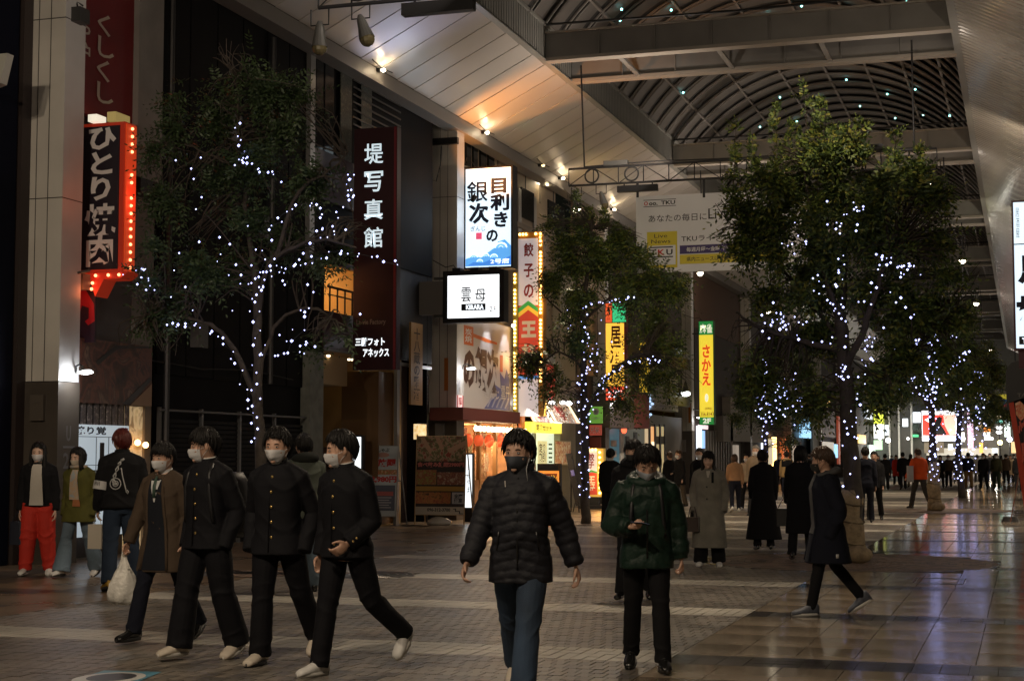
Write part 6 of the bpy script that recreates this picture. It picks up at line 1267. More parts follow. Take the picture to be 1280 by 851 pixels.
def resample(pts, rad, step):
    P, Rr, D = [], [], []; s = 0
    for i in range(len(pts)-1):
        L = (pts[i+1]-pts[i]).length; m = max(1, int(L/step))
        for j in range(m): t = j/m; P.append(pts[i].lerp(pts[i+1], t)); Rr.append(rad[i]+(rad[i+1]-rad[i])*t); D.append(s+L*t)
        s += L
    P.append(pts[-1]); Rr.append(rad[-1]); D.append(s); return P, Rr, D
def quilt(me, step, amp, w):
    n = len(me.vertices); v = np.zeros(n*3); me.vertices.foreach_get('co', v); v = v.reshape(-1, 3); nr = np.zeros(n*3); me.vertices.foreach_get('normal', nr); nr = nr.reshape(-1, 3)
    ph = v[:, 2]/step+.38*np.abs(v[:, 0])/.15*np.sign(v[:, 1])+.16*np.sin(v[:, 0]*13+v[:, 2]*5)+.10*np.sin(v[:, 2]*31)
    wt = np.clip((.185*w-np.abs(v[:, 0]))/.03, 0, 1)*np.clip((1.42-v[:, 2])/.05, 0, 1); pin = .75+.25*np.sin(v[:, 0]*70+np.floor(ph)*2.4)
    v += nr*(amp*(np.abs(np.sin(PI*ph))**.55*pin-.35)*wt)[:, None]; me.vertices.foreach_set('co', v.ravel()); me.update()
class Person:
    def __init__(s, label, px, py, th, h=1.7, group='people walking through the arcade', legs=((18, 8, 3), (-14, 22, 3)), arms=((-8, 8, 15, 0), (10, 8, 20, 0)), head=(0, 0), lean=2, vox=.0085, skin=None, build_=1., curl=22, palms=(None, None), hands=True, world=None, mouth=False):
        s.k = h/1.72; s.vox = vox/s.k; s.lod = vox; s.w = build_
        if world is None: s.pos = fl(px, py)
        else: s.pos = Vector(world)
        v = Vector((s.pos.x, s.pos.y, 0)).normalized(); L = Vector((-v.y, v.x, 0)); hd = -v*math.cos(R(th))+L*math.sin(R(th))
        s.rz = math.atan2(-hd.x, hd.y)
        s.U = Matrix.Translation((0, 0, .92)) @ Matrix.Rotation(-R(lean), 4, 'X') @ Matrix.Translation((0, 0, -.92))
        pv = Vector((0, -.01, 1.50)); s.H = s.U @ Matrix.Translation(pv) @ Matrix.Rotation(R(head[0]), 4, 'Z') @ Matrix.Rotation(-R(head[1]), 4, 'X') @ Matrix.Translation(-pv)
        # legs
        s.leg = []; lowest = 9
        for k, (a, kb, out, *r) in zip((1, -1), legs):
            hip = Vector((k*.088, 0, .90)); o = R(out); D = lambda an: Vector((k*math.sin(o), math.sin(R(an))*math.cos(o), -math.cos(R(an))*math.cos(o)))
            kn = hip+D(a)*.415; an = kn+D(a-kb)*.415; fp = r[0] if r else max(0, (kb-a))*.75*(1 if a-kb < 0 else 0)
            F_ = Matrix.Rotation(-R(fp), 3, 'X') @ Matrix.Rotation(0, 3, 'X'); F_ = Matrix.Rotation(-k*R(7), 3, 'Z') @ F_
            low = min((an+F_ @ Vector((0, yy, -.085))).z for yy in (-.07, .08, .18)); lowest = min(lowest, low); s.leg.append((hip, kn, an, F_, k))
        s.dz = -lowest; s.pk = .055 if hands == 'pocket' else 0
        # arms
        s.arm = []
        for k, (p, ab, e, inw) in zip((1, -1), arms):
            sh = Vector((k*.166*s.w, -.010, 1.350)); u = Vector((k*math.sin(R(ab)), math.sin(R(p))*math.cos(R(ab)), -math.cos(R(p))*math.cos(R(ab))))
            el = sh+u*.285; f = Vector((k*math.sin(R(ab))*.6-k*math.sin(R(inw)), math.sin(R(p+e))*math.cos(R(inw)), -math.cos(R(p+e))*math.cos(R(inw)))).normalized(); wr = el+f*.25
            U3 = s.U.to_3x3(); s.arm.append([s.U @ sh, s.U @ el, s.U @ wr, U3 @ f, k])
        vx = s.vox; q = MB(); w = s.w
        rings = [ell((0, prof(z)[2], z), prof(z)[0]*.90*w, prof(z)[1]*.88) for z in [.80+.05*i for i in range(14)]+[1.48]]
        q.loft([[s.U @ p for p in r] for r in rings])
        q.tube([s.U @ Vector((0, -.016, 1.42)), s.U @ Vector((0, -.012, 1.48)), s.H @ Vector((0, -.002, 1.56))], [.062, .055, .056], 14)
        for (hip, kn, an, F_, k) in s.leg:
            q.ball(hip, .082, None, 12, 8); P, Rr, _ = resample([hip, kn, kn.lerp(an, .35), an], [.080, .052, .054, .036], .05); q.tube(P, Rr, 12); q.ball(kn, .052, None, 10, 7)
            M3 = F_; q.ball(an+M3 @ Vector((0, .055, -.045)), (.036, .105, .03), M3, 12, 8); q.ball(an, .036, None, 8, 6)
        for i, (sh, el, wr, f, k) in enumerate(s.arm):
            q.ball(sh, .055, None, 12, 8); P, Rr, _ = resample([sh, el, wr], [.048, .038, .027], .04); q.tube(P, Rr, 12); q.ball(el, .038, None, 8, 6)
            if s.lod < .016 and hands is True: hand_geo(q, wr, f, k, palms[i], curl)
            elif hands == 'pocket': q.ball(wr+f*.02, (.026, .026, .035), None, 10, 7)
            else: q.ball(wr+f*.07, (.02, .035, .06), (f.to_track_quat('Z', 'Y')).to_matrix(), 10, 7)
            q.tube([s.U @ Vector((k*.035, -.012, 1.42)), sh+Vector((0, 0, .0))], [.040, .040], 10)
        s.headM = s.H; head_geo(q, s.H, mouth)
        me = voxelised(q, vx, 'person', 1, .4)
        o = link('person', me, skin or SKIN, None, True); s.o = o; o.location = (s.pos.x, s.pos.y, s.dz*s.k); o.rotation_euler = (0, 0, s.rz); o.scale = (s.k,)*3
        s.MW = Matrix.Translation(o.location) @ Matrix.Rotation(s.rz, 4, 'Z') @ Matrix.Scale(s.k, 4); WM[o.name] = s.MW.copy(); tag(o, label, 'person', group); s.bv = None
    def part(s, name, mb_or_me, m, parent=None, smooth=True, label=None, kind=None):
        me = mb_or_me if not isinstance(mb_or_me, MB) else mb_or_me.mesh(name)
        if isinstance(mb_or_me, MB) and any(mb_or_me.m): me.polygons.foreach_set('material_index', mb_or_me.m)
        o = bpy.data.objects.new(name, me); COL.objects.link(o)
        for x in (m if isinstance(m, (list, tuple)) else [m]): me.materials.append(x)
        if smooth: me.polygons.foreach_set('use_smooth', [True]*len(me.polygons))
        o.parent = parent or s.o; return tag(o, label, kind=kind)
    def trousers(s, m, r=(.098, .074, .078), top=1.0, amp=.007, name='trousers', stop=-.025, label=None):
        q = MB(); q.loft([[p for p in ell((0, prof(z)[2], z), prof(z)[0]*1.03, prof(z)[1]*1.06)] for z in [.80, .85, .9, .95, top]])
        for (hip, kn, an, F_, k) in s.leg:
            d = (an-kn).normalized(); P, Rr, _ = resample([hip+Vector((0, 0, .02)), hip.lerp(kn, .5), kn, kn.lerp(an, .5), an-d*stop], [r[0], (r[0]+r[1])/2+.006, r[1], (r[1]+r[2])/2, r[2]], .04); q.tube(P, Rr, 16)
        me = voxelised(q, s.vox, name); ripple(me, amp, 11, random.uniform(0, 6), (1, 1, 1.1), ((.50, .08), (.13, .06), (.86, .05)), .14); return s.part(name, me, m, label=label)
    def top(s, name, m, hem=.84, add=.02, flare=.0, sleeve=(.074, .062, .050), puff=0, pamp=.014, z1=1.47, amp=.006, wr=0., ex=2.5, label=None, belly=0., cuff=None, zones=((1.0, .08), (1.3, .06)), yflare=None):
        q = MB(); rings = []; z = hem; step = min(.03, puff/6 if puff else .03)
        while z < z1:
            rx, ry, yc = prof(max(z, .80)); a = add
            if z < .92: rx = max(rx, .168)+flare*(.92-z); ry = max(ry, .120)+(yflare if yflare is not None else flare)*(.92-z)
            if z > 1.40: a *= max(.5, 1-(z-1.40)*5)
            b = 0
            bl = belly*math.exp(-((z-1.08)/.16)**2); waist = (1.12-z)*.0
            rx2 = max(rx, .146 if z < 1.3 else 0); ry2 = max(ry, .108 if z < 1.3 else 0)
            rings.append([s.U @ p if z > .92 else (s.U @ p).lerp(p, min(1, (.92-z)*8)) for p in ell((0, yc+bl*.6, z), (rx2+a+b)*s.w, ry2+a+b+bl, 40, ex)]); z += step
        q.loft(rings)
        for (sh, el, wrt, f, k) in s.arm:
            sh2 = sh+Vector((-k*.02, 0, -.005)); ew = wrt+f*(wr+s.pk); P, Rr, D = resample([sh2, sh, el, ew], [sleeve[0]*.95, sleeve[0], sleeve[1], sleeve[2]], puff/6 if puff else .035)
            if puff: Rr = [r_+pamp*.9*abs(math.sin(PI*(d_/puff+.22*math.sin(d_*23+k))))**.6 for r_, d_ in zip(Rr, D)]
            if cuff and len(Rr) > 3: Rr[-1] = cuff; Rr[-2] = cuff
            q.tube(P, Rr, 18); q.ball(sh+Vector((-k*.016, 0, -.006)), sleeve[0]*.93, None, 14, 9); q.tube([s.U @ Vector((k*.045, -.012, 1.425)), sh.lerp(s.U @ Vector((k*.045, -.012, 1.425)), .45)+Vector((0, 0, .010)), sh+Vector((0, 0, .008))], [.045+add*.55, .050+add*.4, sleeve[0]*.86], 14); q.ball(el, sleeve[1]*.98, None, 12, 8)
        me = voxelised(q, s.vox, name)
        if puff: quilt(me, puff, pamp, s.w)
        ripple(me, amp, 9, random.uniform(0, 6), (1, 1, 1), zones)
        me.update(); s.bv = BVHTree.FromPolygons([v.co.copy() for v in me.vertices], [tuple(p.vertices) for p in me.polygons]); s.topo = s.part(name, me, m, label=label); return s.topo
    def hit(s, x, z, side=1):
        o = s.U @ Vector((x, 0, z)); d = Vector((0, -side, 0)); r = s.bv.ray_cast(o+Vector((0, side*.8, 0)), d); return r[0] if r[0] else o+Vector((0, side*.14, 0))
    def drape(s, name, rows, m, side=1, off=.004, nx=6, parent=None, label=None):
        vs = []
        for (z, xl, xr) in rows:
            for i in range(nx+1): p = s.hit(xl+(xr-xl)*i/nx, z, side); vs.append(p+Vector((0, side*off, 0)))
        n = nx+1; fs = [(i*n+j, i*n+j+1, (i+1)*n+j+1, (i+1)*n+j) for i in range(len(rows)-1) for j in range(nx)]
        return s.part(name, MB().add(vs, fs), m, parent or s.topo, label=label)
    def line(s, name, pts, m, r=.006, side=1, off=.002, parent=None):
        q = MB(); q.tube([s.hit(x, z, side)+Vector((0, side*off, 0)) for x, z in pts], r, 6, flat=1); return s.part(name, q, m, parent or s.topo)
    def buttons(s, zs, x=0., m=None, r=.011):
        me = None
        for z in zs:
            if me is None: me = MB().ball((0, 0, 0), (r, r*.45, r), None, 10, 6).mesh('button'); me.materials.append(m or GOLD); me.polygons.foreach_set('use_smooth', [True]*len(me.polygons))
            o = bpy.data.objects.new('button', me); COL.objects.link(o); o.parent = s.topo; o.location = s.hit(x, z)+Vector((0, .004, 0))
    def collar(s, m, r=.066, h=.05, z=1.435, t=.008, name='collar', gap=0, y=-.008, tilt=.18, flare=1.05):
        q = MB(); n = 24; rings = []
        for rr, zz in ((r, 0), (r*flare, h), (r*flare-t, h+.002), (r-t, 0)):
            rings.append([s.U @ Vector((rr*1.05*math.sin(u), y+rr*math.cos(u), z+zz-tilt*rr*math.cos(u))) for u in [2*PI*i/n for i in range(n)]])
        q.loft(rings, cap=False); return s.part(name, q, m)
    def ringroll(s, m, name='hood', r=.10, t=.035, z=1.43, y=-.02, tilt=-.2, back=1.6, squash=.8):
        q = MB(); n = 22; rings = []
        for i in range(n):
            u = 2*PI*i/n; tt = t*(1+(back-1)*max(0, -math.cos(u))); c = Vector((r*1.1*math.sin(u), y+r*math.cos(u), z+tilt*r*math.cos(u))); o = Vector((math.sin(u), math.cos(u), 0))
            rings.append([s.U @ (c+o*(tt*math.cos(v))+Vector((0, 0, tt*squash*math.sin(v)))) for v in [2*PI*j/10 for j in range(10)]])
        q.loft(rings, closed=True); me = q.mesh(name); ripple(me, .006, 20, 1); return s.part(name, me, m)
    def shoes(s, m, sole=None, high=0., sw=1.):
        for (hip, kn, an, F_, k) in s.leg:
            q = MB(); rings = []
            for (y, w, tp) in ((-.082, .018, -.03), (-.072, .032, .02+high), (-.03, .038, .04+high), (.015, .040, .035+high*.9), (.05, .043, .018), (.09, .047, .0), (.13, .049, -.014), (.17, .044, -.024), (.190, .037, -.034), (.203, .022, -.048)):
                rings.append([an+F_ @ Vector((w*sw*math.cos(u), y, (tp-.078)/2+(tp+.078)/2*(math.sin(u)))) for u in [2*PI*j/14 for j in range(14)]])
            q.loft(rings); sh = s.part('shoe', q, m)
            if s.lod < .0095:
                q = MB()
                for i in range(4): y = .035+.022*i; z = .028-.016*i; q.tube([an+F_ @ Vector((-.024, y, z-.012)), an+F_ @ Vector((0, y+.004, z+.004)), an+F_ @ Vector((.024, y, z-.012))], .0055, 5)
                s.part('laces', q, SOLEW if m is not SHOEB else SOLEB, sh, kind='stuff')
            if sole:
                q = MB(); q.loft([[an+F_ @ Vector((w*sw*1.06*math.cos(u), yc+yy*math.sin(u), zz)) for u in [2*PI*j/20 for j in range(20)] for yc, yy, w in [(.06, .146, .046 if math.sin(u) > -.2 else .038)]] for zz in (-.085, -.054)]); s.part('sole', q, sole, sh)
    def hair(s, m, style='short', locks=170, seed=1, length=1.2, vol=.0, name='hair'):
        rnd = random.Random(seed)
        ST = {'short': [(0, 60), (35, 62), (55, 72), (75, 94), (95, 86), (115, 104), (145, 120), (180, 122)], 'fringe': [(0, 73), (35, 75), (56, 82), (74, 94), (92, 84), (118, 108), (145, 124), (180, 126)], 'bowl': [(0, 70), (40, 73), (58, 80), (74, 92), (94, 86), (120, 112), (150, 122), (180, 124)],
              'long': [(0, 73), (44, 75), (64, 88), (80, 124), (100, 135), (130, 140), (180, 142)], 'parted': [(0, 54), (34, 60), (60, 76), (76, 100), (90, 130), (110, 135), (180, 142)]}[style]
        def lim(ph):
            a = abs((ph+180) % 360-180)
            for (p, q), (r_, t_) in zip(ST[:-1], ST[1:]):
                if a <= r_: return q+(t_-q)*(a-p)/(r_-p)
            return ST[-1][1]
        q = MB(); nu = 36; nv = 10; V = []
        for j in range(nu):
            ph = 360*j/nu; T = lim(ph)-3
            for i in range(nv+1):
                t = T*i/nv; V.append(s.H @ S(max(t, .5), ph, 1.0, (.009+vol)*(1-.6*(i/nv)**3)+.005*math.sin(ph*.11+seed)*math.sin(t*.06+seed)))
        q.add(V, [(j*(nv+1)+i, j*(nv+1)+i+1, ((j+1) % nu)*(nv+1)+i+1, ((j+1) % nu)*(nv+1)+i) for j in range(nu) for i in range(nv)])
        lg = style in ('long', 'parted')
        for n_ in range(locks):
            ph = rnd.uniform(0, 360); 
            if rnd.random() < .35: ph = rnd.gauss(0, 45)
            T = lim(ph)+rnd.uniform(-11, 7); t0 = rnd.uniform(0, 38); tw = rnd.uniform(-14, 14); o = rnd.uniform(.006, .017)+vol; pts = []; m_ = 6
            for i in range(m_+1):
                f = i/m_; t = t0+(T-t0)*f; pts.append(S(t, ph+tw*f*f, 1., o*(1-.4*f)+(.006 if f == 1 else 0)))
            a = abs((ph+180) % 360-180); wf = rnd.uniform(.55, 1.05); rad = [.006*wf, .010*wf, .011*wf, .011*wf, .010*wf, .006*wf, .0012]
            if lg and a > 66:
                e = pts[-1]; zz = rnd.uniform(-.05, .03)+length; x_, y_ = e.x, e.y
                for f in (.3, .65, 1): pts.append(Vector((x_*(1+.12*f)+rnd.uniform(-.01, .01), y_*(1+.05*f)+(.03*f if a < 90 else -.012*f), e.z+(zz-e.z)*f)))
                rad = [.006, .010, .011, .012, .013, .014, .014, .013, .010, .003]
            q.tube([s.H @ p for p in pts] if not lg else [s.H @ p for p in pts], rad[:len(pts)], 5, flat=.6)
        for n_ in range(locks//2 if s.lod < .013 else 0):      # loose strands
            ph = rnd.uniform(0, 360); T = lim(ph)+rnd.uniform(-14, 10); t0 = rnd.uniform(15, 60); tw = rnd.uniform(-22, 22); o = rnd.uniform(.014, .026)+vol
            q.tube([s.H @ S(t0+(T-t0)*f, ph+tw*f, 1., o*(1-.3*f)+.006*f*f) for f in (0, .3, .6, .85, 1)], [.002, .0035, .0035, .0025, .0008], 4)
        return s.part(name, q, m)
    def face(s, mask=None, pleat=True, brow=None, gaze=0):
        e3 = s.H.to_3x3()
        for k in (-1, 1):
            q = MB(); c = S(90.5, k*23)+Vector((0, -.0035, 0)); q.k = 0; q.ball(s.H @ c, (.0125, .008, .0055), e3, 10, 6); q.k = 1; q.ball(s.H @ (c+Vector((0, .0045, 0))), (.0055, .005, .0052), e3, 8, 6)
            q.tube([s.H @ (c+Vector((x, .005-abs(x)*.22, .0055-abs(x)*abs(x)*14))) for x in (-.014, -.007, 0, .007, .014)], .0018, 4)
            s.part('eye', q, [EYEW, EYED])
            q = MB(); q.tube([s.H @ S(79.5+abs(d)*.25, k*(23+d), 1, .003) for d in (-11, -5, 1, 7, 12)], [.002, .0036, .0038, .003, .001], 5)
            s.part('eyebrow', q, brow or HAIRB)
        if mask:
            q = MB(); nu, nv = 16, 12; V = []
            for i in range(nv+1):
                v = i/nv
                for j in range(nu+1):
                    u = -1+2*j/nu; az = u*64; t = 97+66*v+4*u*u*(1-v)-12*u*u*v
                    p = S(t, az, 1, .010+.022*math.exp(-(u/.32)**2)*math.exp(-((v-.22)/.30)**2)+(.002*math.sin(v*PI*7)*(1-u*u) if pleat else 0)+.004*(1-u*u)); V.append(s.H @ p)
            n = nu+1; q.add(V, [(i*n+j, i*n+j+1, (i+1)*n+j+1, (i+1)*n+j) for i in range(nv) for j in range(nu)]); mk = s.part('face_mask', q, mask)
            for k in (-1, 1):
                q = MB(); q.tube([s.H @ S(100, k*62, 1, .012), s.H @ S(97, k*80, 1, .006), s.H @ (HC+Vector((k*.084, -.012, .012))), s.H @ (HC+Vector((k*.086, -.022, -.012))), s.H @ (HC+Vector((k*.084, -.012, -.034))), s.H @ S(117, k*80, 1, .006), s.H @ S(140, k*58, 1, .012)], .0016, 4)
                s.part('ear_loop', q, mask, mk)
        else:
            q = MB(); q.tube([s.H @ S(122, a, 1, .003) for a in (-16, -8, 0, 8, 16)], [.001, .003, .0036, .003, .001], 5); s.part('lips', q, mat('lips', (.30, .09, .08), .45))
    def backpack(s, m, w=.15, h=.42, d=.09, z=1.18, straps=True, y=None):
        back = s.hit(0, z, -1).y; q = MB(); Rg = []
        for i in range(9):
            f = i/8; zz = z-h/2+h*f; k = (1-abs(2*f-1)**5)*.25+.75; Rg.append([s.U @ Vector((w*k*abs(math.cos(u))**.6*(1 if math.cos(u) > 0 else -1), back-d*.8+d*k*abs(math.sin(u))**.6*(1 if math.sin(u) > 0 else -1)-(.03*(1-f)), zz)) for u in [2*PI*j/20 for j in range(20)]])
        q.loft(Rg); b = s.part('backpack', q, m)
        if straps:
            for k in (-1, 1): s.line('strap', [(k*.085, 1.44), (k*.105, 1.36), (k*.115, 1.25), (k*.125, 1.12), (k*.14, 1.0)], m, .017, 1, -.006, b)
        return b
    def W(s, p): return s.MW @ Vector(p)
    def wrist(s, i, t=.07): a = s.arm[i]; return s.W(a[2]+a[3]*t)
random.seed(21)
# ------------------------------------------------ the black uniformed schoolboys
def gakuran(p, hem=.80, add=.022, zs=(1.36, 1.25, 1.14, 1.03, .92), bx_=0.):
    p.top('jacket', C_gak, hem=hem, add=add, flare=.06, sleeve=(.074, .064, .056), amp=.007); p.collar(C_gak, .064, .042, 1.445); p.collar(mat('collar_white', (.6, .6, .58), .6), .058, .052, 1.442, name='inner_collar', t=.004)
    p.buttons(zs, bx_); p.line('placket', [(bx_+.018, 1.42), (bx_+.018, 1.2), (bx_+.018, hem+.02)], C_gak, .004)
p = Person('schoolboy in black uniform with a backpack, looking at his friend', 257, 823, 42, 1.73, 'schoolboys walking in a line', legs=((12, 6, 4), (-6, 14, 4)), arms=((-18, 12, 42, 14), (-18, 12, 42, 14)), head=(-42, 4), lean=1, hands='pocket')
p.trousers(C_gak, (.106, .092, .102), amp=.008); gakuran(p); p.shoes(SHOEBG, SOLEW, sw=1.15); p.hair(HAIRB, 'fringe', 210, 3, vol=.002); p.face(P_MASK); p.backpack(mat('nylon_black', (.012, .012, .014), .5), .17, .50, .12, 1.12)
p = Person('schoolboy in black gold-buttoned uniform facing the camera, a hand in his pocket', 346, 831, 22, 1.73, 'schoolboys walking in a line', legs=((2, 4, 3), (-20, 16, 5)), arms=((-20, 14, 44, 12), (-18, 15, 42, 14)), head=(-2, 2), lean=1, hands='pocket')
p.trousers(C_gak, (.100, .080, .084), amp=.007); gakuran(p, .79); p.shoes(SHOEBG, SOLEB, sw=1.08); p.hair(HAIRB, 'short', 210, 5, vol=.007); p.face(P_MASK)
p = Person('schoolboy in black gold-buttoned uniform and white sneakers, striding with his head turned left', 432, 843, 40, 1.72, 'schoolboys walking in a line', legs=((10, 2, 3), (-20, 34, 4, 44)), arms=((-4, 8, 18, 0), (-8, 9, 62, 24)), head=(-38, 3), lean=3, curl=34)
p.trousers(C_gak, (.098, .076, .070), amp=.007); gakuran(p, .82); p.shoes(SHOEW, SOLEW); p.hair(HAIRB, 'short', 210, 8, vol=.003); p.face(P_MASK)
q = MB(); a = p.arm[1]
for i in (0, 1): q.ball(a[2]-a[3]*(.03+.035*i)+Vector((-.045, .03, .0)), .009, None, 8, 6)
p.part('cuff_button', q, GOLD, p.topo, kind='stuff')
# ------------------------------------------------ brown coat with the carrier bag
p = Person('young man in an open brown coat over white shirt and dark vest', 204, 801, 36, 1.66, 'schoolboys walking in a line', legs=((20, 6, 3), (-14, 20, 3)), arms=((10, 16, 8, -4), (-8, 10, 22, 6)), head=(-6, 2), lean=2, curl=55)
C_br = cloth('coat_brown', (.075, .052, .035), .85); p.trousers(C_navy, (.090, .070, .070)); p.top('coat', C_br, hem=.60, add=.030, flare=.14, sleeve=(.078, .066, .058), amp=.007); p.collar(mat('shirt_white', (.6, .6, .6), .7), .060, .05, 1.435, name='shirt_collar')
vest = cloth('vest_dark', (.012, .014, .02)); p.drape('vest', [(1.40-.05*i, -.055-.004*i, .06+.003*i) for i in range(9)]+[(.95, -.10, .09), (.85, -.12, .09), (.75, -.13, .10), (.62, -.14, .11)], vest, off=.005); p.drape('shirt', [(1.44, -.055, .055), (1.38, -.047, .047), (1.32, -.034, .034), (1.26, -.02, .02), (1.20, -.005, .005)], mat('shirt_white', (.6, .6, .6), .7), off=.009)
q = MB(); q.tube([p.hit(0, 1.42)+Vector((0, .016, 0)), p.hit(0, 1.34)+Vector((0, .016, 0)), p.hit(0, 1.24)+Vector((0, .014, 0))], [.013, .017, .019], 6, flat=.4); p.part('tie', q, mat('tie_green', (.05, .09, .07), .5), p.topo)
p.line('lapel', [(-.05, 1.43), (-.078, 1.30), (-.088, 1.15), (-.10, 1.0), (-.125, .8), (-.145, .62)], C_br, .014); p.line('lapel', [(.05, 1.43), (.078, 1.30), (.085, 1.15), (.09, 1.0), (.10, .8), (.115, .62)], C_br, .014)
p.shoes(SHOEB, SOLEB); p.hair(HAIRB, 'fringe', 220, 11, vol=.0); p.face(P_MASK)
def carrier(lab, w, s=1., m=None, ang=0.):
    t = thing('carrier_bag', lab, 'bag', w); q = MB(); c = Vector(w); Rg = []; ca, sa = math.cos(ang), math.sin(ang)
    for z, a, b, ph in ((-.02, .012, .008, 0), (-.09, .04, .02, .1), (-.17, .085, .05, .3), (-.26, .125, .075, .5), (-.34, .14, .085, .8), (-.40, .13, .08, 1.1), (-.44, .09, .055, 1.3), (-.455, .03, .02, 1.3)):
        Rg.append([c+Vector((ca*x-sa*y, sa*x+ca*y, z*s)) for x, y in [(a*s*math.cos(u)*(1+.12*math.sin(7*u+ph*3)), b*s*math.sin(u)*(1+.18*math.sin(5*u+ph*4))) for u in [2*PI*j/30 for j in range(30)]]])
    q.loft(Rg); build('plastic', q, m or mat('plastic_white', (.75, .73, .68), .35, var=.12, vs=14, bump=.6, bs=26), t, smooth=True)
    q = MB()
    for k in (-1, 1): q.tube([c+Vector((k*.012, 0, .03)), c+Vector((k*.02, 0, -.04)), c+Vector((k*.05*s, 0, -.13*s))], [.008, .012, .02], 6)
    build('handle', q, m or MC['plastic_white'], t); return t
carrier('bulging white plastic carrier bag held by the young man in the brown coat', p.wrist(0, .10)+Vector((0, 0, -.01)), .92, ang=.5)
# ------------------------------------------------ people by the grill house
p = Person('woman with long black hair, open black jacket, white top and wide red trousers', 46, 719, 12, 1.70, 'people gathered by the grill house', legs=((3, 3, 4), (-2, 5, 4)), arms=((-3, 9, 14, 2), (-3, 9, 14, 2)), head=(-3, 2), vox=.010, skin=SKIN2)
p.trousers(mat('trouser_red', (.50, .025, .012), .8, bump=.2, bs=60, var=.12), (.122, .112, .085), amp=.012); p.top('jacket', C_black, hem=.88, add=.030, flare=.05, sleeve=(.078, .068, .056)); p.drape('blouse', [(1.43-.055*i, -.062-.003*i, .062+.003*i) for i in range(10)]+[(.895, -.09, .09)], mat('blouse_cream', (.46, .43, .38), .8, bump=.3, bs=20), off=.006)
for k in (-1, 1): p.line('lapel', [(k*.06, 1.44), (k*.078, 1.3), (k*.088, 1.1), (k*.105, .90)], C_black, .013)
p.ringroll(C_black, 'collar', .085, .024, 1.43, back=1.5); p.shoes(SHOEW, SOLEW); p.hair(HAIRB, 'parted', 190, 14, length=1.30); p.face(P_MASK)
t = thing('handbag', 'dark handbag hanging beside the woman in wide red trousers', 'handbag', p.wrist(0, .05)); w_ = p.wrist(0, .06); q = MB(); q.loft([ell((w_.x-.03, w_.y, w_.z-.08-z), .12*(.8+.5*z), .05, 16, 4) for z in (0, .1, .2, .3)]); build('body', q, mat('bag_navy', (.015, .018, .03), .5), t); build('strap', MB().tube([w_+Vector((-.12, 0, -.10)), w_+Vector((-.04, 0, .05)), w_+Vector((.05, 0, -.10))], .008, 6), mat('bag_navy', (.015, .018, .03), .5), t)
p = Person('woman in an olive green coat with a pale checked scarf and flared jeans', 97, 721, 32, 1.64, 'people gathered by the grill house', legs=((16, 6, 3), (-12, 14, 3)), arms=((-16, 12, 40, 12), (-16, 12, 40, 12)), head=(-8, 6), vox=.010, skin=SKIN2, hands='pocket')
p.trousers(C_jeanl, (.090, .078, .125), amp=.010); C_ol = cloth('coat_olive', (.085, .082, .018), .85, var=.2); p.top('coat', C_ol, hem=.72, add=.036, flare=.12, sleeve=(.078, .068, .060), amp=.008)
SCF = photo_mat('scarf_check', [(.16, .22, .26), (.34, .36, .35), (.45, .30, .18), (.28, .33, .36)], 7, .9); p.ringroll(SCF, 'scarf', .080, .036, 1.455, y=0, tilt=.1, back=.9); p.drape('scarf_end', [(1.42-.05*i, -.065-.004*i, .025+.003*i) for i in range(9)], SCF, off=.022); p.drape('scarf_fringe', [(1.02, -.10, -.01), (.98, -.105, -.005), (.93, -.11, .0)], mat('scarf_rust', (.35, .13, .05), .9), off=.022)
p.shoes(SHOEW, SOLEB); p.hair(HAIRB, 'parted', 170, 17, length=1.44, vol=.004); p.face(mat('mask_beige', (.48, .42, .34), .7))
p = Person('man seen from behind with dark red hair and a black jacket with a white print', 150, 738, 172, 1.82, 'people gathered by the grill house', legs=((4, 4, 4), (-6, 8, 4)), arms=((-2, 10, 22, 0), (0, 10, 30, 5)), head=(8, 0), vox=.010, build_=1.08)
p.trousers(cloth('trouser_indigo', (.022, .035, .06)), (.105, .085, .08)); p.top('jacket', C_black, hem=.86, add=.034, flare=.05, sleeve=(.084, .074, .062), amp=.009); p.collar(C_black, .075, .06, 1.43); p.shoes(mat('shoe_yellow', (.40, .24, .03), .5), SOLEB); p.hair(HAIRR, 'bowl', 200, 19, vol=.008)
PW_ = mat('print_white', (.42, .42, .42), .7); pts = [(-.00, 1.40), (-.035, 1.37), (-.06, 1.32), (-.085, 1.25), (-.105, 1.18), (-.10, 1.12)]
for i, (x, z) in enumerate(pts[:-1]): 
    x2, z2 = pts[i+1]; p.line('print_chain', [(x, z), ((x+x2)/2+.014, (z+z2)/2), (x2, z2), ((x+x2)/2-.014, (z+z2)/2), (x, z)], PW_, .0075, -1, .002)
p.line('print_loop', [(-.085+.055*math.cos(u), 1.13+.06*math.sin(u)) for u in [i*PI/8 for i in range(17)]], PW_, .006, -1, .002); p.line('print_loop', [(-.085+.028*math.cos(u), 1.13+.03*math.sin(u)) for u in [i*PI/6 for i in range(13)]], PW_, .005, -1, .002); p.drape('print_pupil', [(1.145, -.10, -.07), (1.13, -.105, -.065), (1.115, -.10, -.07)], PW_, -1, .003, 3)
p.line('print_pin', [(-.03, 1.30), (-.01, 1.20), (.015, 1.10), (.03, 1.04), (.045, 1.02), (.05, 1.045), (.035, 1.06)], PW_, .0065, -1, .002)
a = p.arm[1]; d = (a[1]-a[0]).normalized(); c0 = a[0]+d*.20; q = MB(); q.tube([c0, c0+d*.09], .083, 20, cap=False); band = p.part('armband', q, mat('band_white', (.55, .55, .55), .6), p.topo)
q = MB()
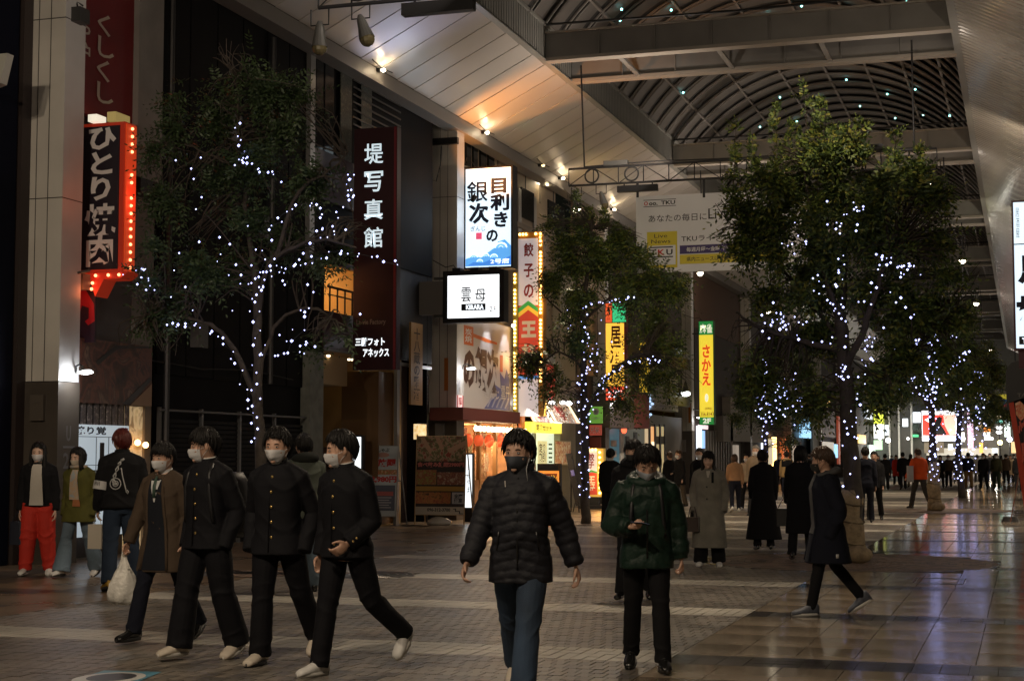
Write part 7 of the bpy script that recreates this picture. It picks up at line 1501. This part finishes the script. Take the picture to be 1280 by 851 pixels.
for i in range(4):
    for (u0, v0, u1, v1) in ((0, 0, 1, .5), (1, .5, 0, 1), (.2, .1, .2, .9)):
        f = lambda u, v: c0+d*(.02+.05*v)+Matrix.Rotation(1.9+i*.22+u*.15, 3, d) @ Vector((.0845, 0, 0)) ; q.tube([f(u0, v0), f(u1, v1)], .0022, 4)
p.part('band_lettering', q, INK, band)
t = thing('paper_bag', 'small white paper bag held low by the man with dark red hair', 'bag', p.wrist(1, .08)); w_ = p.wrist(1, .10); q = MB(); q.box(w_+Vector((-.09, -.05, -.36)), w_+Vector((.09, .05, -.08))); build('sack', q, mat('paper_cream', (.55, .50, .42), .6), t); build('handle', MB().tube([w_+Vector((-.05, 0, -.08)), w_+Vector((-.02, 0, .01)), w_+Vector((.03, 0, .01)), w_+Vector((.05, 0, -.08))], .004, 5), mat('paper_cream', (.5, .5, .45), .6), t)
p = Person('person in a grey green parka seen from behind between two schoolboys', 379, 740, 165, 1.79, 'people gathered by the grill house', legs=((10, 6, 4), (-16, 20, 4)), arms=((2, 9, 15, 0), (-6, 9, 12, 0)), head=(0, 0), vox=.010)
p.trousers(C_jeanl, (.10, .082, .08)); p.top('parka', cloth('parka_green', (.085, .098, .082)), hem=.80, add=.034, sleeve=(.084, .072, .060), amp=.009); p.ringroll(cloth('hood_dark', (.02, .022, .02)), 'hood', .10, .040, 1.44, back=1.9); p.shoes(SHOEB, SOLEB); p.hair(HAIRB, 'short', 160, 23)
carrier('pale plastic bag swinging behind the second schoolboy', p.wrist(1, .09), .95, mat('plastic_pale', (.5, .5, .5), .3, bump=.5, bs=26, alpha=.8))
# ------------------------------------------------ the man in the quilted jacket
p = Person('man in a black quilted jacket, blue jeans and dark grey mask walking towards the camera', 651, 872, 8, 1.72, 'people walking through the arcade', legs=((-24, 16, 0, 26), (20, 8, -3)), arms=((15, 17, 18, -4), (-15, 20, 16, -6)), head=(-16, 2), lean=1, build_=1.04, curl=30)
p.trousers(C_jean, (.100, .080, .084), amp=.008); PUF = mat('puffer_black', (.012, .0125, .018), .68, bump=.25, bs=45, var=.2, vs=8, spec=.4)
p.top('quilted_jacket', PUF, hem=.755, add=.026, flare=.03, sleeve=(.080, .069, .056), puff=.060, pamp=.011, amp=.006, cuff=.052, belly=.02, wr=.0); p.collar(PUF, .080, .085, 1.43, .022, flare=1.12); p.line('zip', [(0, 1.42), (0, 1.2), (0, 1.0), (0, .84)], mat('zip', (.05, .05, .05), .3, metal=.7), .006, 1, .0)
p.shoes(SHOEBG, SOLEW); p.hair(HAIRB, 'short', 230, 29, vol=.009); p.face(P_MASKG, pleat=False)
q = MB(); a = p.H @ (HC+Vector((-.082, .008, -.018))); q.tube([a, a+Vector((.006, .03, -.03)), a+Vector((.02, .045, -.09)), p.hit(-.06, 1.40)], .0022, 5); q.ball(a, .008, None, 8, 6); p.part('earphone', q, mat('earphone_white', (.6, .6, .6), .4))
q = MB(); a = p.hit(.085, 1.40)+Vector((0, .012, 0)); q.tube([a, a+Vector((-.004, .004, -.05)), a+Vector((.004, .004, -.10)), a+Vector((.012, .006, -.13))], .004, 5); q.ball(a+Vector((.012, .006, -.135)), .010, None, 8, 6); p.part('cord_toggle', q, mat('cord_pale', (.45, .42, .38), .5), p.topo)
for k in (-1, 1): p.line('pocket_zip', [(k*.12, 1.08), (k*.135, .96)], mat('zip', (.05, .05, .05), .3, metal=.7), .005, 1, .0)
# ------------------------------------------------ the one with the phone
p = Person('person in a dark green padded jacket looking down at a phone in hand', 809, 838, -2, 1.61, 'people walking through the arcade', legs=((-12, 8, 2), (8, 4, 2)), arms=((6, 20, 88, 44), (-4, 14, 14, 2)), head=(4, 25), lean=4, build_=1.02, curl=48, palms=((0, .25, 1), None))
GRP = mat('padded_green', (.008, .024, .016), .55, bump=.3, bs=40, var=.2, vs=8, spec=.3); p.trousers(C_trb, (.092, .070, .066), amp=.008); p.top('padded_jacket', GRP, hem=.76, add=.034, flare=.02, sleeve=(.084, .076, .064), puff=.145, pamp=.011, amp=.008, cuff=.056)
p.ringroll(GRP, 'hood', .108, .040, 1.425, y=-.02, tilt=-.12, back=1.7, squash=1.1); p.line('zip', [(0, 1.38), (0, 1.2), (0, 1.0), (0, .84)], mat('zip', (.05, .05, .05), .3, metal=.7), .006, 1, .0)
p.backpack(mat('nylon_black', (.012, .012, .014), .5), .13, .40, .08, 1.15); p.shoes(SHOEB, SOLEB, high=.07); p.hair(HAIRB, 'short', 230, 31, vol=.012); p.face(mat('mask_paleblue', (.42, .46, .52), .7))
t = thing('smartphone', 'dark smartphone held in the hand of the person in the dark green jacket', 'phone', p.wrist(0, .12)); w_ = p.wrist(0, .12); d = (p.MW.to_3x3() @ p.arm[0][3]).normalized(); q = MB(); Mx = Matrix.Translation(w_+Vector((0, 0, .028))) @ d.to_track_quat('Y', 'Z').to_matrix().to_4x4() @ Matrix.Rotation(R(-12), 4, 'Y')
q.box((-.036, -.07, -.004), (.036, .07, .004), Mx); build('body', q, mat('phone_black', (.01, .01, .012), .15, spec=.8), t); q = MB(); q.box((-.033, -.066, .004), (.033, .066, .005), Mx); build('display', q, emat('phone_display', (.6, .7, .9), .25, (.05, .05, .06)), t)
p = Person('person in a dark hooded jacket half hidden behind the one with the phone', 794, 750, 8, 1.70, 'people walking through the arcade', legs=((10, 6, 3), (-10, 12, 3)), arms=((-4, 9, 20, 4), (-4, 9, 20, 4)), head=(-10, 4), vox=.011)
p.trousers(C_trb); p.top('jacket', C_black, hem=.80, add=.040, sleeve=(.086, .074, .062)); p.ringroll(C_black, 'hood', .10, .046, 1.46, y=0); p.shoes(SHOEB); p.hair(HAIRB, 'fringe', 150, 37); p.face(mat('mask_black', (.02, .02, .02), .7))
# ------------------------------------------------ middle distance
def quick(lab, x, y, th, h, coat, tr, hem=.8, flare=.05, add=.028, hairm=None, style='short', mask=None, shoe=None, legs=((14, 6, 3), (-12, 16, 3)), arms=((-6, 8, 15, 2), (8, 8, 18, 2)), head=(0, 0), wide=(.094, .074, .072), grp='shoppers in the middle distance', vox=.014, length=1.3, sl=(.076, .064, .054), lean=2, hands=True, locks=90, nm='coat', hrs=None, face=True, skin=None):
    p = Person(lab, x, y, th, h, grp, legs=legs, arms=arms, head=head, vox=vox, lean=lean, hands=hands, skin=skin); p.trousers(tr, wide); p.top(nm, coat, hem=hem, add=add, flare=flare, sleeve=sl); p.shoes(shoe or SHOEB, None); p.hair(hairm or HAIRB, style, locks, int(x), length=length)
    if face: p.face(mask)
    return p
HP = ((-16, 13, 40, 12), (-16, 13, 40, 12))
GRC = cloth('coat_grey', (.21, .20, .17), .9, var=.2)
p = quick('woman with long dark hair in a loose grey coat, hands in pockets', 887, 709, 4, 1.59, GRC, C_trb, hem=.27, flare=.09, add=.045, style='long', shoe=SHOEW, arms=HP, legs=((4, 4, 3), (-4, 6, 3)), wide=(.10, .10, .11), vox=.012, length=1.26, skin=SKIN2, sl=(.084, .078, .070), hands='pocket', locks=190, head=(0, 3)); p.collar(GRC, .078, .045, 1.42, flare=1.25); p.drape('blouse', [(1.42, -.03, .03), (1.37, -.022, .022), (1.32, -.008, .008)], mat('blouse_cream', (.46, .43, .38), .8), off=.006); p.buttons((1.18, 1.0), .02, mat('button_dark', (.01, .01, .01), .4), .014); p.drape('scarf_end', [(1.40-.04*i, -.085, -.05) for i in range(5)], C_black, off=.01)
t = thing('handbag', 'small dark brown handbag held by the woman in the loose grey coat', 'handbag', (p.pos.x, p.pos.y, .7)); w_ = p.W((.20, .16, .62)); q = MB(); q.loft([ell((w_.x-.03, w_.y-.02, w_.z+z), .095*(1-.5*(z)), .05, 18, 5) for z in (-.10, -.08, .06, .10)]); build('body', q, mat('leather_brown', (.035, .018, .012), .35, coat=.3), t); build('handle', MB().tube([w_+Vector((-.09, -.02, .09)), w_+Vector((-.06, -.02, .24)), w_+Vector((.0, -.02, .24)), w_+Vector((.03, -.02, .09))], .008, 6), mat('leather_brown', (.035, .018, .012), .35), t)
p = quick('woman in a long flared black coat with hair tied up seen from behind', 955, 688, 176, 1.63, C_black, C_trb, hem=.17, flare=.155, add=.030, style='bowl', shoe=SHOEB, legs=((3, 3, 2), (-3, 5, 2)), arms=((4, 8, 30, 6), (2, 8, 45, 10)), locks=120, vox=.012, face=False); p.collar(C_black, .072, .06, 1.43); q = MB(); q.ball(p.H @ (HC+Vector((0, -.06, .10))), (.05, .05, .04), None, 14, 9); p.part('hair_bun', q, HAIRB)
p = quick('long haired person in a long black coat behind the man in the open coat', 1002, 700, 185, 1.67, C_black, C_trb, hem=.38, flare=.07, add=.036, style='long', legs=((6, 6, 3), (-6, 8, 3)), length=1.22, locks=150, vox=.012, face=False)
t = thing('shoulder_bag', 'boxy black bag carried beside the long haired person in the long black coat', 'handbag', p.W((-.2, 0, .6))); w_ = p.W((-.25, 0, .62)); q = MB(); q.box(w_+Vector((-.11, -.06, -.13)), w_+Vector((.11, .06, .13))); build('body', q, mat('leather_black', (.01, .01, .01), .3, coat=.3), t); build('strap', MB().tube([w_+Vector((-.10, 0, .13)), w_+Vector((0, 0, .32)), w_+Vector((.1, 0, .13))], .008, 5), mat('leather_black', (.01, .01, .01), .3), t)
# man walking left in the open long coat
p = Person('brown haired man striding left in a long open black coat over a grey hoodie', 1036, 768, 80, 1.64, 'people walking through the arcade', legs=((-14, 26, 3, 30), (16, 4, 3)), arms=((-18, 9, 42, 10), (-18, 9, 42, 10)), head=(-10, 5), vox=.010, hands='pocket', lean=2)
p.trousers(C_trb, (.090, .064, .052), amp=.006); p.top('coat', C_navy, hem=.54, add=.040, flare=.17, sleeve=(.088, .076, .066), amp=.008, yflare=.20); GH = cloth('hoodie_grey', (.085, .085, .088), .9); p.drape('hoodie', [(1.42-.06*i, -.07-.003*i, .07+.003*i) for i in range(9)]+[(.90, -.12, .12), (.84, -.12, .12)], GH, off=.010)
for k in (-1, 1): p.line('lapel', [(k*.065, 1.43), (k*.085, 1.3), (k*.098, 1.1), (k*.12, .9), (k*.13, .7), (k*.14, .56)], C_navy, .016)
p.ringroll(GH, 'hood', .098, .034, 1.45, y=-.015, tilt=-.25, back=1.7); p.shoes(SHOEG, SOLEW, sw=1.3, high=.02); p.hair(HAIRBR, 'short', 210, 41, vol=.008); p.face(mat('mask_black', (.02, .02, .02), .7), brow=HAIRBR); p.drape('coat_label', [(.62, -.02, .02), (.58, -.02, .02)], PW_, off=.02) if False else None
q = MB(); c = p.hit(0, .66, 1); r_ = p.bv.ray_cast(Vector((-.8, -.05, .62)), Vector((1, 0, 0)))[0]
if r_: q.box(r_+Vector((-.004, -.015, -.02)), r_+Vector((.002, .015, .02))); p.part('coat_label', q, PW_, p.topo)
quick('man in a black coat with a white collar standing by the bulb edged sign', 763, 663, 195, 1.69, C_black, C_trb, hem=.80, style='short', legs=((2, 2, 3), (-2, 2, 3)), face=False).collar(mat('collar_white', (.6, .6, .58), .6), .066, .05, 1.445)
quick('person in a long black coat standing by the grey pillar beside a masked man', 838, 632, 150, 1.68, C_black, C_jeanl, hem=.55, style='bowl', hairm=HAIRBR, legs=((2, 2, 3), (-2, 2, 3)), face=False, vox=.02)
p = quick('masked man in an open black coat and brown trousers by the grey pillar', 850, 634, 60, 1.72, C_black, cloth('trouser_brown', (.075, .06, .045)), hem=.66, style='short', hairm=HAIRBR, mask=P_MASK, arms=((-4, 8, 80, 30), (-4, 8, 20, 0)), legs=((6, 4, 4), (-6, 4, 4)), vox=.018)
quick('masked man in a black jacket just behind the woman in the grey coat', 876, 657, 20, 1.72, C_black, C_trb, style='short', mask=P_MASK, vox=.016, shoe=SHOEB)
p = quick('woman with long wavy hair, tan sweater and navy trousers seen from behind', 919, 640, 172, 1.60, cloth('sweater_tan', (.30, .17, .09)), C_navy, hem=.92, flare=0, add=.02, style='long', hairm=HAIRBR, shoe=SHOEW, vox=.018, length=1.2, locks=120, nm='sweater', face=False, wide=(.10, .075, .06))
quick('woman in a cream top and dark trousers wearing a mask beside the wavy haired woman', 934, 638, 12, 1.62, cloth('top_cream', (.38, .30, .22)), C_trb, hem=.85, style='parted', mask=P_MASK, shoe=SHOEW, vox=.018, nm='sweater', length=1.4)
quick('grey haired man in a mask behind the woman in the long flared black coat', 946, 645, 10, 1.82, cloth('coat_tan', (.20, .15, .10)), C_trb, hem=.75, style='short', hairm=HAIRG, mask=P_MASK, vox=.018)
p = quick('person in a black and tan colour blocked vest and dark trousers walking away', 984, 625, 175, 1.72, cloth('vest_tan', (.32, .21, .09)), C_navy, hem=.80, add=.04, style='bowl', shoe=SHOEW, vox=.02, nm='vest', face=False); p.drape('dark_yoke', [(1.42-.05*i, -.19, .19) for i in range(6)], C_black, -1, .006, 8)
quick('tall person in a black suit seen from behind, right of the wrapped tree trunk', 1083, 654, 178, 1.74, C_navy, C_navy, hem=.78, legs=((3, 3, 2), (-3, 3, 2)), style='short', vox=.014, add=.022, face=False)
quick('person with a lit face just behind the tall person in the black suit', 1094, 650, 5, 1.66, C_black, C_trb, style='short', vox=.018)
p = quick('man in a bright orange jacket and dark trousers walking away near the wrapped trunk', 1150, 636, 150, 1.80, cloth('jacket_orange', (.62, .08, .015), .8), cloth('trouser_grey', (.05, .045, .04)), hem=.84, add=.045, hairm=HAIRBR, style='short', mask=P_MASK, legs=((-18, 18, 3), (20, 6, 3)), arms=((-6, 10, 60, 20), (20, 10, 30, 0)), vox=.016, sl=(.09, .08, .066), nm='jacket', lean=5)
t = thing('tote_bag', 'pale grey bag under the arm of the man in the orange jacket', 'bag', p.W((-.22, .05, 1.1))); w_ = p.W((-.25, .02, 1.02)); q = MB(); q.loft([ell((w_.x-.02, w_.y-.1, w_.z+z), .10, .07, 14, 3) for z in (-.26, -.2, 0, .18, .22)]); build('body', q, mat('tote_grey', (.35, .35, .36), .6), t, smooth=True)
# ------------------------------------------------ the far crowd: six figures, copied and re-dressed
def proto(i):
    w = (-3, 70+i, 0); lg = (((14, 6, 3), (-12, 16, 3)), ((3, 3, 3), (-3, 4, 3)), ((-10, 14, 3), (12, 4, 3)))[i % 3]
    p = Person('x', 0, 0, 0, 1.7, 'shoppers in the far crowd', legs=lg, arms=((-6, 8, 15+10*(i % 3), 4), (8, 8, 20, 4)), vox=.026, world=w, hands=False)
    p.trousers(C_trb, (.10, .08, .075), amp=.004); p.top('coat', C_black, hem=(.8, .5, .86)[i % 3], add=.034, flare=.08, sleeve=(.084, .072, .06), amp=.004); p.shoes(SHOEB); p.hair(HAIRB, ('short', 'long', 'bowl')[i % 3], 60, i, length=1.3); p.face(P_MASK if i != 1 else None); return p
CW = {k: cloth('crowd_'+k, c) for k, c in dict(black=(.010, .010, .012), navy=(.012, .018, .045), grey=(.07, .07, .07), brown=(.07, .045, .03), green=(.03, .045, .025), red=(.45, .03, .02), beige=(.25, .2, .14), olive=(.06, .06, .03), tan=(.22, .13, .05), blue=(.03, .06, .14)).items()}
protos = [proto(i) for i in range(3)]
crowd = [(1107, 613, 175, 1.66, 0, 'black', 'black', 'person in a black coat at the left end of the far crowd'), (1121, 606, 10, 1.62, 1, 'red', 'black', 'person in a red coat facing the camera in the far crowd'), (1129, 612, 170, 1.74, 0, 'black', 'black', 'person in a black jacket walking away, third from left in the crowd'), (1139, 609, 175, 1.66, 1, 'black', 'beige', 'person in a short black coat and beige trousers left of the orange jacket'),
         (1176, 610, 10, 1.60, 1, 'black', 'black', 'person in a long black coat right of the wrapped trunk'), (1186, 609, 5, 1.62, 2, 'brown', 'black', 'person in a brown jacket facing the camera in the far crowd'), (1196, 604, 175, 1.70, 0, 'black', 'grey', 'person in black and grey beside the second far trunk'), (1211, 612, 178, 1.72, 2, 'navy', 'tan', 'person in a navy jacket and tan trousers walking away'),
         (1230, 612, 5, 1.70, 0, 'black', 'black', 'person in black facing the camera right of the tan trousers'), (1246, 612, 8, 1.70, 2, 'olive', 'green', 'person in olive clothes facing the camera in the crowd'), (1258, 606, 175, 1.68, 0, 'brown', 'black', 'person in a brown coat walking away near the right edge'), (1264, 604, 5, 1.66, 1, 'beige', 'black', 'person in a beige coat near the red banner flag'), (1274, 616, 176, 1.68, 0, 'black', 'black', 'person in black at the right edge under the red banner flag'),
         (1222, 603, 170, 1.66, 1, 'grey', 'black', 'person in a grey coat between two far figures in black'), (1238, 603, 0, 1.74, 0, 'black', 'navy', 'tall person in black and navy in the far crowd'), (1252, 600, 180, 1.62, 1, 'black', 'black', 'short person in a long black coat deep in the crowd'), (1268, 599, 0, 1.70, 2, 'grey', 'navy', 'person in grey and navy deep in the crowd at right'),
         (1168, 600, 180, 1.70, 2, 'navy', 'black', 'person in a navy jacket deep in the crowd behind the trunk'), (1204, 598, 0, 1.66, 0, 'black', 'brown', 'person in black and brown deep in the crowd'), (1160, 598, 0, 1.62, 1, 'grey', 'black', 'person in a grey coat far behind the orange jacket'), (1146, 600, 180, 1.7, 0, 'black', 'black', 'person in black far behind the orange jacket'), (1115, 598, 0, 1.64, 2, 'blue', 'black', 'person in a blue jacket far off at the left of the crowd'),
         (1232, 597, 180, 1.7, 0, 'black', 'black', 'small far figure in black in the middle of the right crowd'), (1275, 601, 0, 1.68, 0, 'black', 'grey', 'small far figure in black and grey at the right edge'), (1243, 597, 175, 1.66, 1, 'brown', 'black', 'small far figure in a brown coat deep in the crowd'), (1012, 603, 175, 1.68, 0, 'black', 'black', 'small dark figure far behind the long haired person in black'), (1058, 600, 0, 1.66, 2, 'grey', 'black', 'small far figure in grey left of the burlap wrapped trunk'),
         (1098, 603, 0, 1.62, 1, 'black', 'black', 'far figure in black left of the red coat'), (975, 618, 0, 1.68, 0, 'navy', 'black', 'figure in navy between the flared coat and the tan vest'), (1272, 594, 180, 1.7, 2, 'black', 'black', 'smallest figure in black below the far lit sign'), (1260, 594, 0, 1.7, 0, 'green', 'black', 'smallest figure in green below the far lit sign')]
used = set()
for (x, y, th, h, k, c1, c2, lab) in crowd:
    P0 = protos[k]; src = P0.o; pos = fl(x, y)
    if k in used:
        o = src.copy(); COL.objects.link(o)
        for ch in src.children:
            c = ch.copy(); COL.objects.link(c); c.parent = o; c.matrix_parent_inverse = ch.matrix_parent_inverse.copy()
            for g in ch.children: d = g.copy(); COL.objects.link(d); d.parent = c
    else: o = src; used.add(k)
    v = Vector((pos.x, pos.y, 0)).normalized(); L = Vector((-v.y, v.x, 0)); hd = -v*math.cos(R(th))+L*math.sin(R(th)); s_ = h/1.72
    o.location = (pos.x, pos.y, P0.dz*s_); o.rotation_euler = (0, 0, math.atan2(-hd.x, hd.y)); o.scale = (s_,)*3; o['label'] = lab
    for ch in o.children:
        if ch.name.startswith(('coat', 'trousers')):
            ch.material_slots[0].link = 'OBJECT'; ch.material_slots[0].material = CW[c1 if ch.name.startswith('coat') else c2]
